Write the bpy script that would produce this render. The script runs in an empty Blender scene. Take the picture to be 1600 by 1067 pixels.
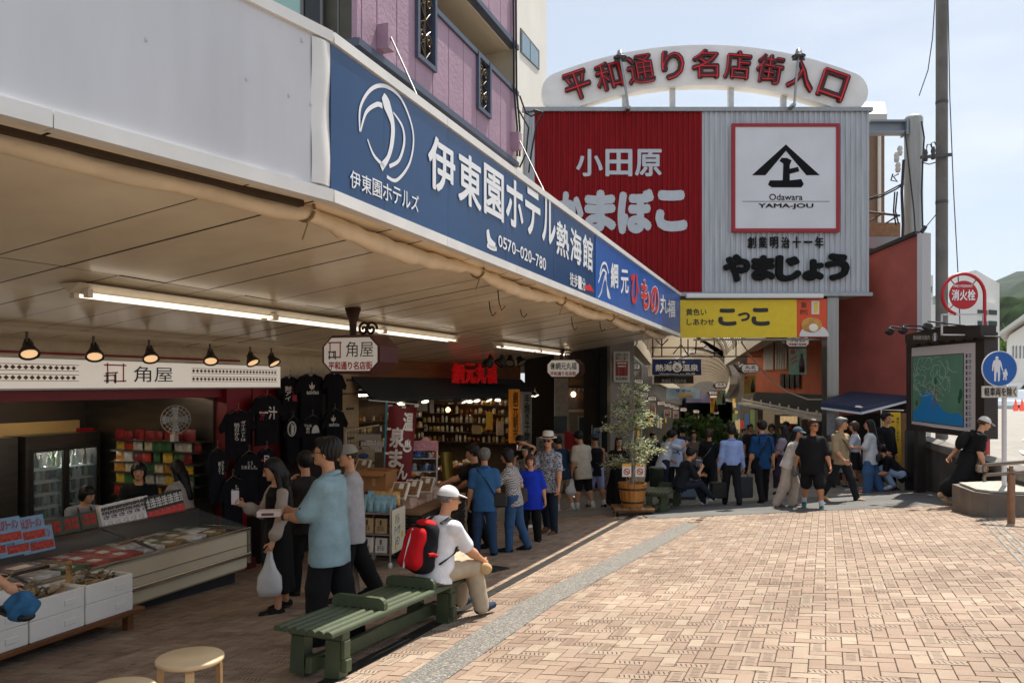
import bpy, math, random
import numpy as np
from mathutils import Vector as V, Matrix, Euler
random.seed(7); np.random.seed(7)
SC = bpy.context.scene
COL = SC.collection
# ---------------------------------------------------------------- camera
F, HX, HY, CZ = 1244.0, 800.0, 600.0, 1.61       # focal length and horizon in pixels of the 1600 px photograph, eye height
cd = bpy.data.cameras.new('camera'); cam = bpy.data.objects.new('camera', cd); COL.objects.link(cam)
cam.location = (0, 0, CZ); cam.rotation_euler = (math.pi/2, 0, 0)
cd.sensor_width = 36; cd.lens = 36*F/1600; cd.shift_y = (HY-533.5)/1600; cd.clip_end = 20000; cd.clip_start = .05
SC.camera = cam
# ---------------------------------------------------------------- sky and sun
SUN_AZ, SUN_EL = math.radians(35), math.radians(64)
w = bpy.data.worlds.new('World'); SC.world = w; w.use_nodes = True
nt = w.node_tree; bg = nt.nodes['Background']
sky = nt.nodes.new('ShaderNodeTexSky'); sky.sky_type = 'NISHITA'; sky.sun_disc = False
sky.sun_elevation = SUN_EL; sky.sun_rotation = SUN_AZ; sky.air_density = 1.0; sky.dust_density = 1.2; sky.ozone_density = 1.5
tc = nt.nodes.new('ShaderNodeTexCoord'); mp = nt.nodes.new('ShaderNodeMapping'); mp.inputs['Scale'].default_value = (1.2, 1.2, 5.0)
nz = nt.nodes.new('ShaderNodeTexNoise'); nz.inputs['Scale'].default_value = 2.2; nz.inputs['Detail'].default_value = 7; nz.inputs['Roughness'].default_value = .55
rp = nt.nodes.new('ShaderNodeValToRGB'); rp.color_ramp.elements[0].position = .42; rp.color_ramp.elements[1].position = .78; rp.color_ramp.elements[0].color = (.5, .5, .5, 1); rp.color_ramp.elements[1].color = (.92, .92, .92, 1)
mx = nt.nodes.new('ShaderNodeMix'); mx.data_type = 'RGBA'; mx.inputs['B'].default_value = (7.2, 7.7, 8.2, 1)
nt.links.new(tc.outputs['Generated'], mp.inputs['Vector']); nt.links.new(mp.outputs[0], nz.inputs['Vector'])
nt.links.new(nz.outputs['Fac'], rp.inputs[0]); nt.links.new(rp.outputs[0], mx.inputs['Factor'])
nt.links.new(sky.outputs[0], mx.inputs['A']); nt.links.new(mx.outputs['Result'], bg.inputs['Color'])
bg.inputs['Strength'].default_value = .08
sd = bpy.data.lights.new('sun', 'SUN'); sd.energy = 4.6; sd.angle = math.radians(.5); sd.color = (1, .94, .84)
so = bpy.data.objects.new('sun', sd); COL.objects.link(so); so.location = (20, 30, 60)
SUND = V((math.sin(SUN_AZ)*math.cos(SUN_EL), math.cos(SUN_AZ)*math.cos(SUN_EL), math.sin(SUN_EL)))
so.rotation_euler = SUND.to_track_quat('Z', 'Y').to_euler()
vs = SC.view_settings; vs.view_transform = 'Standard'; vs.look = 'None'; vs.gamma = 1; vs.exposure = .68; vs.use_curve_mapping = False
SC.render.engine = 'CYCLES'; SC.cycles.use_denoising = True; SC.cycles.max_bounces = 8; SC.cycles.diffuse_bounces = 5
SC.cycles.glossy_bounces = 4; SC.cycles.transparent_max_bounces = 12; SC.cycles.sample_clamp_indirect = 4; SC.cycles.caustics_reflective = False; SC.cycles.caustics_refractive = False
# ---------------------------------------------------------------- geometry helpers
def gz(X, Y):                       # the plaza falls away from the viewer and rises to the right
    return .06*min(max(X, -14), 16) - .0719*min(max(Y, -12), 46)
def P(x, y, Y): return V(((x-HX)/F*Y, Y, CZ+(HY-y)/F*Y))
def G(x, y):
    Y = CZ/((y-HY)/F + .06*(x-HX)/F - .0719)
    X = (x-HX)/F*Y
    return V((X, Y, CZ-(y-HY)/F*Y))
def GX(x, Y):                       # ground point at depth Y in picture column x
    X = (x-HX)/F*Y; return V((X, Y, gz(X, Y)))
TH = math.radians(20.0); ST, CT = math.sin(TH), math.cos(TH)
def S(t, s, z): return V((t*CT+s*ST, -t*ST+s*CT, z))   # street frame: t to the right of the shop fronts, s along the street
MS = Matrix.Rotation(-TH, 4, 'Z')
def TP(x, y, t):                    # point seen at pixel (x,y) on the vertical plane t = const parallel to the street
    k = (x-HX)/F                    # X = kY ; t = X*CT - Y*ST
    Y = t/(k*CT-ST); return P(x, y, Y)
def sof(p): return p.x*ST+p.y*CT
def tof(p): return p.x*CT-p.y*ST
def lin(h):
    h = h.lstrip('#'); o = []
    for i in (0, 2, 4):
        c = int(h[i:i+2], 16)/255; o.append(c/12.92 if c <= .04045 else ((c+.055)/1.055)**2.4)
    return (o[0], o[1], o[2], 1)
MATS = {}
def mat(hexc, rough=.6, metal=0, nz=0, sc=8, bump=0, bsc=None, emit=0, spec=.5, stretch=None, name=None, alpha=1, trans=0):
    key = (hexc, rough, metal, nz, sc, bump, bsc, emit, spec, stretch, alpha, trans)
    if key in MATS: return MATS[key]
    m = bpy.data.materials.new(name or 'mat_'+hexc.lstrip('#')); m.use_nodes = True; n = m.node_tree; b = n.nodes['Principled BSDF']
    c = lin(hexc); b.inputs['Base Color'].default_value = c; b.inputs['Roughness'].default_value = rough; b.inputs['Metallic'].default_value = metal
    b.inputs['Specular IOR Level'].default_value = spec
    if alpha < 1: b.inputs['Alpha'].default_value = alpha
    if trans: b.inputs['Transmission Weight'].default_value = trans
    if emit: b.inputs['Emission Color'].default_value = c; b.inputs['Emission Strength'].default_value = emit
    if nz or bump:
        t = n.nodes.new('ShaderNodeTexCoord'); mpn = n.nodes.new('ShaderNodeMapping')
        if stretch: mpn.inputs['Scale'].default_value = stretch
        n.links.new(t.outputs['Object'], mpn.inputs[0])
    if nz:
        x = n.nodes.new('ShaderNodeTexNoise'); x.inputs['Scale'].default_value = sc; x.inputs['Detail'].default_value = 6
        n.links.new(mpn.outputs[0], x.inputs['Vector'])
        r = n.nodes.new('ShaderNodeValToRGB'); r.color_ramp.elements[0].position = .3; r.color_ramp.elements[1].position = .7
        r.color_ramp.elements[0].color = tuple(v*(1-nz) for v in c[:3])+(1,); r.color_ramp.elements[1].color = tuple(min(1, v*(1+nz)) for v in c[:3])+(1,)
        n.links.new(x.outputs['Fac'], r.inputs[0]); n.links.new(r.outputs[0], b.inputs['Base Color'])
    if bump:
        x = n.nodes.new('ShaderNodeTexNoise'); x.inputs['Scale'].default_value = bsc or sc; x.inputs['Detail'].default_value = 4
        n.links.new(mpn.outputs[0], x.inputs['Vector'])
        bp = n.nodes.new('ShaderNodeBump'); bp.inputs['Strength'].default_value = bump; bp.inputs['Distance'].default_value = .02
        n.links.new(x.outputs['Fac'], bp.inputs['Height']); n.links.new(bp.outputs[0], b.inputs['Normal'])
    MATS[key] = m; return m
def ramp_mat(name, build):
    if name in MATS: return MATS[name]
    m = bpy.data.materials.new(name); m.use_nodes = True; build(m.node_tree, m.node_tree.nodes['Principled BSDF']); MATS[name] = m; return m

TXT = {}
def text_mesh(s, off=0, ls=1.0, ext=0):
    k = (s, off, ls, ext)
    if k not in TXT:
        c = bpy.data.curves.new('lettering', 'FONT'); c.body = s; c.size = 1; c.resolution_u = 3; c.offset = off; c.align_x = 'CENTER'; c.space_line = ls; c.extrude = ext
        o = bpy.data.objects.new('lettering', c); COL.objects.link(o)
        me = bpy.data.meshes.new_from_object(o)
        vv = np.empty(len(me.vertices)*3); me.vertices.foreach_get('co', vv); vv = vv.reshape(-1, 3)
        ff = [tuple(p.vertices) for p in me.polygons]
        bpy.data.objects.remove(o); bpy.data.curves.remove(c); bpy.data.meshes.remove(me)
        TXT[k] = (vv, ff)
    return TXT[k]

class MB:
    """collects shapes in world (or local) coordinates; build() links them as one mesh object"""
    def __init__(s, M=None): s.v = []; s.f = []; s.m = []; s.sm = []; s.M = M; s.mi = 0; s.uv = None
    def add(s, vs, fs, smooth=False):
        o = len(s.v)
        if s.M is not None: vs = [s.M @ V(v) for v in vs]
        s.v += [tuple(v) for v in vs]
        for f in fs: s.f.append(tuple(i+o for i in f)); s.m.append(s.mi); s.sm.append(smooth)
        return s
    def box(s, c, d, rz=0, R=None, b=0):
        x, y, z = d[0]/2, d[1]/2, d[2]/2; c = V(c)
        if R is None and rz: R = Matrix.Rotation(rz, 3, 'Z')
        if b <= 0:
            vs = [V((i*x, j*y, k*z)) for i in (-1, 1) for j in (-1, 1) for k in (-1, 1)]
            fs = [(0, 1, 3, 2), (4, 6, 7, 5), (0, 4, 5, 1), (2, 3, 7, 6), (0, 2, 6, 4), (1, 5, 7, 3)]
        else:
            b = min(b, x*.49, y*.49, z*.49); vs = []; 
            for i in (-1, 1):
                for j in (-1, 1):
                    for k in (-1, 1):
                        vs += [V((i*x, j*(y-b), k*(z-b))), V((i*(x-b), j*y, k*(z-b))), V((i*(x-b), j*(y-b), k*z))]
            I = lambda i, j, k, a: (i*4+j*2+k)*3+a
            fs = [(I(0,0,0,0), I(0,0,1,0), I(0,1,1,0), I(0,1,0,0)), (I(1,0,0,0), I(1,1,0,0), I(1,1,1,0), I(1,0,1,0)),
                  (I(0,0,0,1), I(1,0,0,1), I(1,0,1,1), I(0,0,1,1)), (I(0,1,0,1), I(0,1,1,1), I(1,1,1,1), I(1,1,0,1)),
                  (I(0,0,0,2), I(0,1,0,2), I(1,1,0,2), I(1,0,0,2)), (I(0,0,1,2), I(1,0,1,2), I(1,1,1,2), I(0,1,1,2))]
            for p in (0, 1):
                for q in (0, 1):
                    fs += [(I(p,q,0,0), I(p,q,1,0), I(p,q,1,1), I(p,q,0,1)), (I(p,0,q,0), I(p,1,q,0), I(p,1,q,2), I(p,0,q,2)), (I(0,p,q,1), I(1,p,q,1), I(1,p,q,2), I(0,p,q,2))]
            fs += [(I(i,j,k,0), I(i,j,k,1), I(i,j,k,2)) for i in (0,1) for j in (0,1) for k in (0,1)]
        if R is not None: vs = [R @ v for v in vs]
        return s.add([v+c for v in vs], fs)
    def tube(s, path, r, n=8, caps=True, flat=1.0):
        path = [V(p) for p in path]; k = len(path); rr = r if isinstance(r, (list, tuple)) else [r]*k
        t0 = (path[1]-path[0]).normalized(); up = V((0, 0, 1)) if abs(t0.z) < .9 else V((1, 0, 0))
        a = t0.cross(up).normalized(); vs = []
        for i, p in enumerate(path):
            t = (path[min(i+1, k-1)]-path[max(i-1, 0)]).normalized()
            a = (a-t*a.dot(t)).normalized(); b = t.cross(a)
            vs += [p+(a*math.cos(q)+b*math.sin(q)*flat)*rr[i] for q in (2*math.pi*j/n for j in range(n))]
        fs = [(i*n+j, i*n+(j+1) % n, (i+1)*n+(j+1) % n, (i+1)*n+j) for i in range(k-1) for j in range(n)]
        s.add(vs, fs, n > 5)
        if caps: o = len(vs); s.add(vs[:n], [tuple(range(n-1, -1, -1))]); s.add(vs[-n:], [tuple(range(n))])
        return s
    def bar(s, p0, p1, wd, hd=None, up=(0, 0, 1)):
        p0, p1 = V(p0), V(p1); d = (p1-p0); L = d.length; d.normalize(); up = V(up)
        if abs(d.dot(up)) > .98: up = V((0, 1, 0)) if abs(d.y) < .9 else V((1, 0, 0))
        x = d.cross(up).normalized(); z = x.cross(d)
        R = Matrix((x, d, z)).transposed()
        return s.box((p0+p1)/2, (wd, L, hd or wd), R=R)
    def lathe(s, prof, c=(0, 0, 0), n=20, sx=1, sy=1, smooth=True):
        c = V(c); vs = []
        for r, z in prof: vs += [c+V((r*math.cos(2*math.pi*j/n)*sx, r*math.sin(2*math.pi*j/n)*sy, z)) for j in range(n)]
        k = len(prof)
        fs = [(i*n+j, i*n+(j+1) % n, (i+1)*n+(j+1) % n, (i+1)*n+j) for i in range(k-1) for j in range(n)]
        s.add(vs, fs, smooth)
        if prof[0][0] > 1e-6: s.add(vs[:n], [tuple(range(n-1, -1, -1))])
        if prof[-1][0] > 1e-6: s.add(vs[-n:], [tuple(range(n))])
        return s
    def prism(s, poly, o, ux, uy, d):
        o, ux, uy = V(o), V(ux), V(uy); n = ux.cross(uy).normalized()*d; k = len(poly)
        a = [o+ux*x+uy*y for x, y in poly]
        s.add(a+[p+n for p in a], [tuple(range(k-1, -1, -1)), tuple(range(k, 2*k))]+[(i, (i+1) % k, k+(i+1) % k, k+i) for i in range(k)]); return s
    def ell(s, c, r, R=None, nu=14, nv=9, v0=-90, v1=90):
        c = V(c); vs = []
        for i in range(nv+1):
            a = math.radians(v0+(v1-v0)*i/nv)
            for j in range(nu):
                q = 2*math.pi*j/nu; p = V((math.cos(a)*math.cos(q)*r[0], math.cos(a)*math.sin(q)*r[1], math.sin(a)*r[2]))
                vs.append(c+(R @ p if R is not None else p))
        return s.add(vs, [(i*nu+j, i*nu+(j+1) % nu, (i+1)*nu+(j+1) % nu, (i+1)*nu+j) for i in range(nv) for j in range(nu)], True)
    def quad(s, a, b, c, d): return s.add([a, b, c, d], [(0, 1, 2, 3)])
    def grid(s, fn, nu, nv, smooth=True):
        vs = [fn(i/nu, j/nv) for j in range(nv+1) for i in range(nu+1)]
        return s.add(vs, [(j*(nu+1)+i, j*(nu+1)+i+1, (j+1)*(nu+1)+i+1, (j+1)*(nu+1)+i) for j in range(nv) for i in range(nu)], smooth)
    def text(s, t, o, ux, uy, wd, ht, off=0, ls=1.0, ext=0, fit=True, rot=0):
        """lettering fitted into the rectangle whose lower left corner is o, wd along ux and ht along uy"""
        vv, ff = text_mesh(t, min(off, 0), ls, ext); lo, hi = vv.min(0), vv.max(0); sz = np.maximum(hi-lo, 1e-6)
        ux, uy, o = V(ux).normalized(), V(uy).normalized(), V(o); n = ux.cross(uy); r = max(off, 0)*.8
        kx, ky = wd/(sz[0]+2*r), ht/(sz[1]+2*r)
        if not fit: kx = ky = min(kx, ky)
        m = (8 if r > .035 else 6) if r else 0
        sh = [(0, 0)]+[(r*math.cos(2*math.pi*j/m), r*math.sin(2*math.pi*j/m)) for j in range(m)]
        for i, (dx, dy) in enumerate(sh):          # bold strokes: shifted copies, each a hair in front of the last
            pts = [o+ux*((v[0]-lo[0]-sz[0]/2+dx)*kx+wd/2)+uy*((v[1]-lo[1]-sz[1]/2+dy)*ky+ht/2)+n*(v[2]*(kx+ky)/2+i*.0004) for v in vv]
            s.add(pts, ff)
        return s
    def build(s, name, mats, parent=None, local=False, base=None):
        me = bpy.data.meshes.new(name); ob = bpy.data.objects.new(name, me); COL.objects.link(ob)
        off = V((0, 0, 0))
        if parent is not None:
            ob.parent = parent
            if not local:
                q = parent
                while q is not None: off = off+q.location; q = q.parent
        elif not local:
            a = np.array(s.v); off = V(base) if base is not None else V(((a[:, 0].min()+a[:, 0].max())/2, (a[:, 1].min()+a[:, 1].max())/2, a[:, 2].min()))
            ob.location = off
        me.from_pydata([tuple(V(v)-off) for v in s.v], [], s.f)
        mats = mats if isinstance(mats, (list, tuple)) else [mats]
        for m in mats: me.materials.append(m)
        me.polygons.foreach_set('material_index', s.m); me.polygons.foreach_set('use_smooth', s.sm)
        me.update(); return ob
def tag(o, label=None, cat=None, group=None, kind=None):
    if label: o['label'] = label
    if cat: o['category'] = cat
    if group: o['group'] = group
    if kind: o['kind'] = kind
    return o
def thing(name, label, cat, loc=(0, 0, 0), group=None, rz=0):
    o = bpy.data.objects.new(name, None); COL.objects.link(o); o.location = loc; o.rotation_euler = (0, 0, rz); o.empty_display_size = .1
    return tag(o, label, cat, group)
def dup(o, loc=None, rz=None, label=None, parent=None, group=None, scale=None):
    c = o.copy(); COL.objects.link(c)
    if parent is not None: c.parent = parent
    if loc is not None: c.location = loc
    if rz is not None: c.rotation_euler = (0, 0, rz)
    if scale is not None: c.scale = (scale,)*3 if not isinstance(scale, tuple) else scale
    if label: c['label'] = label
    if group: c['group'] = group
    for ch in list(o.children): dup(ch, parent=c)
    return c
def arc(c, r, a0, a1, n, ux=V((1, 0, 0)), uy=V((0, 0, 1))):
    c = V(c); return [c+ux*(r*math.cos(math.radians(a0+(a1-a0)*i/n)))+uy*(r*math.sin(math.radians(a0+(a1-a0)*i/n))) for i in range(n+1)]
ZU = V((0, 0, 1)); XR = V((1, 0, 0)); UT = V((CT, -ST, 0)); US = V((ST, CT, 0))
# shared colours
WHITE = mat('e4e2dc', .5, nz=.06, sc=3); STEEL = mat('9a9a98', .32, .9, nz=.1, sc=6); DARKM = mat('2a2724', .5, .3); BLACK = mat('141414', .55)
GLASS = mat('8fa3a8', .06, alpha=.22, spec=.6, name='clear_glass'); RED = mat('a5121c', .5, nz=.06, sc=4); CREAM = mat('d9cdb4', .55, nz=.08, sc=3)
# ================================================================ ground
def m_asphalt(nt, b):
    t = nt.nodes.new('ShaderNodeTexCoord'); n1 = nt.nodes.new('ShaderNodeTexNoise'); n1.inputs['Scale'].default_value = 130; n1.inputs['Detail'].default_value = 3
    n2 = nt.nodes.new('ShaderNodeTexNoise'); n2.inputs['Scale'].default_value = .9; n2.inputs['Detail'].default_value = 6
    for n in (n1, n2): nt.links.new(t.outputs['Object'], n.inputs['Vector'])
    r = nt.nodes.new('ShaderNodeValToRGB'); r.color_ramp.elements[0].position = .3; r.color_ramp.elements[1].position = .75
    r.color_ramp.elements[0].color = (.075, .073, .07, 1); r.color_ramp.elements[1].color = (.19, .185, .175, 1)
    a = nt.nodes.new('ShaderNodeMath'); a.operation = 'MULTIPLY_ADD'; a.inputs[1].default_value = .5
    s2 = nt.nodes.new('ShaderNodeMath'); s2.operation = 'MULTIPLY'; s2.inputs[1].default_value = .5
    nt.links.new(n1.outputs['Fac'], a.inputs[0]); nt.links.new(n2.outputs['Fac'], s2.inputs[0]); nt.links.new(s2.outputs[0], a.inputs[2])
    nt.links.new(a.outputs[0], r.inputs[0]); nt.links.new(r.outputs[0], b.inputs['Base Color']); b.inputs['Roughness'].default_value = .85
    bp = nt.nodes.new('ShaderNodeBump'); bp.inputs['Strength'].default_value = .5; bp.inputs['Distance'].default_value = .01; nt.links.new(n1.outputs['Fac'], bp.inputs['Height']); nt.links.new(bp.outputs[0], b.inputs['Normal'])
ASPH = ramp_mat('asphalt', m_asphalt)
g = MB(); xs = [-3000, -14, 16, 3000]; ys = [-500, -12, 46, 6000]
g.add([(x, y, gz(x, y)) for y in ys for x in xs], [(j*4+i, j*4+i+1, (j+1)*4+i+1, (j+1)*4+i) for j in range(3) for i in range(3)])
tag(g.build('ground', ASPH, base=(0, 0, 0)), 'asphalt ground of the station plaza', 'ground', kind='structure')
def sheet(name, pts, m, dz, n=1):
    """flat sheet following the slope of the plaza, dz above it"""
    q = MB(); q.add([(p[0], p[1], gz(p[0], p[1])+dz) for p in pts], [tuple(range(len(pts)))]); return tag(q.build(name, m), kind='structure')
# ---- herringbone brick paving, one real tile per brick
def m_brick(nt, b):
    N, L = nt.nodes.new, nt.links.new
    at = N('ShaderNodeAttribute'); at.attribute_name = 'tint'; ag = N('ShaderNodeAttribute'); ag.attribute_name = 'groove'
    r = N('ShaderNodeValToRGB'); e = r.color_ramp.elements; e[0].color = (.30, .207, .15, 1); e[1].color = (.43, .338, .252, 1); e.new(.5).color = (.362, .26, .19, 1)
    L(at.outputs['Fac'], r.inputs[0])
    tc = N('ShaderNodeTexCoord'); n1 = N('ShaderNodeTexNoise'); n1.inputs['Scale'].default_value = 190; n1.inputs['Detail'].default_value = 2
    n2 = N('ShaderNodeTexNoise'); n2.inputs['Scale'].default_value = .7; n2.inputs['Detail'].default_value = 7; n2.inputs['Roughness'].default_value = .65
    for n in (n1, n2): L(tc.outputs['Object'], n.inputs['Vector'])
    s1 = N('ShaderNodeValToRGB'); s1.color_ramp.elements[0].position = .32; s1.color_ramp.elements[1].position = .44; s1.color_ramp.elements[0].color = (.5, .5, .5, 1)
    s2 = N('ShaderNodeValToRGB'); s2.color_ramp.elements[0].position = .28; s2.color_ramp.elements[1].position = .62; s2.color_ramp.elements[0].color = (.6, .575, .55, 1)
    L(n1.outputs['Fac'], s1.inputs[0]); L(n2.outputs['Fac'], s2.inputs[0])
    def mul(a, c):
        m = N('ShaderNodeMix'); m.data_type = 'RGBA'; m.blend_type = 'MULTIPLY'; m.inputs['Factor'].default_value = 1; L(a, m.inputs['A']); L(c, m.inputs['B']); return m.outputs['Result']
    n3 = N('ShaderNodeTexNoise'); n3.inputs['Scale'].default_value = 7; n3.inputs['Detail'].default_value = 1; L(tc.outputs['Object'], n3.inputs['Vector'])
    s3 = N('ShaderNodeValToRGB'); s3.color_ramp.elements[0].position = .69; s3.color_ramp.elements[1].position = .76; s3.color_ramp.elements[0].color = (1, 1, 1, 1); s3.color_ramp.elements[1].color = (.62, .58, .54, 1); L(n3.outputs['Fac'], s3.inputs[0])
    col = mul(mul(mul(r.outputs[0], s1.outputs[0]), s2.outputs[0]), s3.outputs[0])
    uv = N('ShaderNodeUVMap'); sx = N('ShaderNodeSeparateXYZ'); L(uv.outputs[0], sx.inputs[0])
    def M(op, a, c=None, d=None):
        m = N('ShaderNodeMath'); m.operation = op
        for i, v in enumerate((a, c, d)):
            if v is None: continue
            if isinstance(v, (int, float)): m.inputs[i].default_value = v
            else: L(v, m.inputs[i])
        return m.outputs[0]
    u, v = sx.outputs[0], sx.outputs[1]
    fr = M('FRACT', M('ADD', M('MULTIPLY', u, 3.0), M('MULTIPLY', v, .9)))
    line = M('LESS_THAN', M('ABSOLUTE', M('SUBTRACT', fr, .5)), .13)
    inside = M('LESS_THAN', M('ABSOLUTE', M('SUBTRACT', v, .5)), .3)
    k = M('MULTIPLY', M('MULTIPLY', line, inside), M('GREATER_THAN', ag.outputs['Fac'], .5))
    mx = N('ShaderNodeMix'); mx.data_type = 'RGBA'; L(k, mx.inputs['Factor']); L(col, mx.inputs['A']); mx.inputs['B'].default_value = (.022, .015, .012, 1)
    L(mx.outputs['Result'], b.inputs['Base Color']); b.inputs['Roughness'].default_value = .8
    bp = N('ShaderNodeBump'); bp.inputs['Strength'].default_value = .35; bp.inputs['Distance'].default_value = .004; L(n1.outputs['Fac'], bp.inputs['Height']); L(bp.outputs[0], b.inputs['Normal'])
BRICK = ramp_mat('paving_brick', m_brick)
JOINT = mat('3d3029', .9, nz=.3, sc=20)
far_a, far_b = G(1023, 811), G(1536, 787)
dirf = (far_b-far_a); 
BA = [(G(628, 1064), G(697, 1064)), (G(872-58, 942), G(872, 942)), (G(1029, 836), G(1060, 839))]   # left and right edge of the aggregate band
dv = (BA[1][0]-BA[0][0]); BA.insert(0, (BA[0][0]-dv*2.2, BA[0][1]-dv*2.2)); dv = (BA[3][1]-BA[2][1]).normalized(); BA.append((BA[3][0]+dv*1.6, BA[3][1]+dv*1.4))
def band_x(Y, side):
    for i in range(len(BA)-1):
        p, q = BA[i][side], BA[i+1][side]
        if Y <= q.y or i == len(BA)-2: return p.x+(q.x-p.x)*(Y-p.y)/(q.y-p.y)
D0, D1 = G(560, 1042), G(966, 819)                                    # drain line
def drain_x(Y): return D0.x+(D1.x-D0.x)*(Y-D0.y)/(D1.y-D0.y)
E0, E1 = G(1544, 812), G(1600, 869)                                   # drain at the right
def edge_y(X): return far_a.y+(far_b.y-far_a.y)*(X-far_a.x)/(far_b.x-far_a.x)
def build_bricks():
    U = .107; ang = math.radians(21.5); ca, sa = math.cos(ang), math.sin(ang); rnd = random.Random(3)
    vs, fs, tint, grv, uvs = [], [], [], [], []
    N0 = int(22/U)
    for i in range(-int(11/U), int(13/U)):
        for j in range(int(1.2/U), int(19.5/U)):
            k = (i-j) % 4
            if k == 0: x0, x1, y0, y1, hor = i, i+2, j, j+1, True
            elif k == 3: x0, x1, y0, y1, hor = i, i+1, j, j+2, False
            else: continue
            cx, cy = (x0+x1)/2*U, (y0+y1)/2*U
            X, Y = cx*ca+cy*sa, -cx*sa+cy*ca
            if Y < 1.5 or Y > 17.5: continue
            t = X*CT-Y*ST
            if t < -7.75 or X > 10.5 or X < -9: continue
            if Y > edge_y(X)+.15 and t > -2.9: continue
            if Y > 16.6: continue
            if band_x(Y, 0)+.14 < X < band_x(Y, 1)-.14: continue
            jt = .0016; b = .003; hz = .010+rnd.uniform(-.0015, .0015); tx, ty = rnd.uniform(-.006, .006), rnd.uniform(-.006, .006)
            o = len(vs)
            for ins, z in ((jt, .0), (jt+b, hz)):
                for (a, c) in ((x0*U+ins, y0*U+ins), (x1*U-ins, y0*U+ins), (x1*U-ins, y1*U-ins), (x0*U+ins, y1*U-ins)):
                    wx, wy = a*ca+c*sa, -a*sa+c*ca
                    vs.append((wx, wy, gz(wx, wy)+z+((a-cx)*tx+(c-cy)*ty if z else 0)))
            T = min(1, max(0, rnd.gauss(.52, .26))); gr = 1.0 if rnd.random() < .3 else 0.0
            fl = [(4, 5, 6, 7), (0, 1, 5, 4), (1, 2, 6, 5), (2, 3, 7, 6), (3, 0, 4, 7)]
            for n, f in enumerate(fl):
                fs.append(tuple(q+o for q in f)); tint.append(T); grv.append(gr if n == 0 else 0)
                if n == 0: uvs += [(0, 0), (2, 0), (2, 1), (0, 1)] if hor else [(0, 1), (0, 0), (2, 0), (2, 1)]
                else: uvs += [(0, 0)]*4
    me = bpy.data.meshes.new('brick_paving'); me.from_pydata(vs, [], fs); me.materials.append(BRICK)
    a = me.attributes.new('tint', 'FLOAT', 'FACE'); a.data.foreach_set('value', tint)
    a = me.attributes.new('groove', 'FLOAT', 'FACE'); a.data.foreach_set('value', grv)
    uvl = me.uv_layers.new(name='UVMap'); uvl.data.foreach_set('uv', [q for p in uvs for q in p])
    o = bpy.data.objects.new('brick_paving', me); COL.objects.link(o); tag(o, kind='structure')
build_bricks()
sheet('paving_joints', [(-9.2, 1.4), (10.6, 1.4), (10.6, edge_y(10.6)), (far_a.x, far_a.y), (far_a.x-.6, 16.3), (-3.2, 16.3), (-9.2, 3)], JOINT, .002)
def m_aggr(nt, b):
    N, L = nt.nodes.new, nt.links.new
    tc = N('ShaderNodeTexCoord'); v = N('ShaderNodeTexVoronoi'); v.inputs['Scale'].default_value = 95; L(tc.outputs['Object'], v.inputs['Vector'])
    sx = N('ShaderNodeSeparateColor'); L(v.outputs['Color'], sx.inputs[0])
    r = N('ShaderNodeValToRGB'); e = r.color_ramp.elements; e[0].color = (.07, .07, .07, 1); e[1].color = (.38, .35, .3, 1); e.new(.35).color = (.14, .132, .12, 1); e.new(.75).color = (.2, .185, .16, 1)
    L(sx.outputs[0], r.inputs[0]); L(r.outputs[0], b.inputs['Base Color']); b.inputs['Roughness'].default_value = .75
    bp = N('ShaderNodeBump'); bp.inputs['Strength'].default_value = .6; bp.inputs['Distance'].default_value = .004; bp.invert = True; L(v.outputs['Distance'], bp.inputs['Height']); L(bp.outputs[0], b.inputs['Normal'])
AGG = ramp_mat('exposed_aggregate', m_aggr)
for i in range(len(BA)-1):
    pass
q = MB(); n = len(BA)
q.add([(p.x, p.y, gz(p.x, p.y)+.0145) for a in BA for p in a], [(2*i, 2*i+1, 2*i+3, 2*i+2) for i in range(n-1)]); tag(q.build('aggregate_strip', AGG), kind='structure')
# drain channel with slotted covers
q = MB(); dd = (D1-D0).normalized(); nn = V((dd.y, -dd.x, 0)); pit = math.atan(gz(*(D0+dd).xy)-gz(*D0.xy)); L0 = -3.2; L1 = (D1-D0).length+.9; k = L0
while k < L1:
    a = D0+dd*k; bq = D0+dd*(min(L1, k+.985)); c = (a+bq)/2; ang = math.atan2(dd.x, dd.y)
    for off in (-.032, .032):
        m = c+nn*off; q.box((m.x, m.y, gz(m.x, m.y)+.012), (.058, .985, .012), R=Matrix.Rotation(-ang, 3, 'Z') @ Matrix.Rotation(pit, 3, 'X'))
    k += 1.0
tag(q.build('drain_cover', mat('35332f', .5, .5, nz=.3, sc=12)), kind='structure')
q = MB(); dd = (E1-E0).normalized(); nn = V((dd.y, -dd.x, 0)); pit = math.atan(gz(*(E0+dd).xy)-gz(*E0.xy))
for k in range(-1, 6):
    c = E0+dd*(k+.5)
    if c.y < 2: break
    for off in (-.09, .0, .09): m = c+nn*off; q.box((m.x, m.y, gz(m.x, m.y)+.008), (.03, .97, .016), R=Matrix.Rotation(-math.atan2(dd.x, dd.y), 3, 'Z') @ Matrix.Rotation(pit, 3, 'X'))
tag(q.build('side_drain', mat('8d8a84', .45, .6, nz=.2, sc=10)), kind='structure')
p = G(767, 893); q = MB(); q.lathe([(.0, .02), (.26, .02), (.28, .008)], p, 28); q.M = None
tag(q.build('manhole_cover', mat('2b2926', .5, .6, nz=.3, sc=30)), kind='structure')
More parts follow.
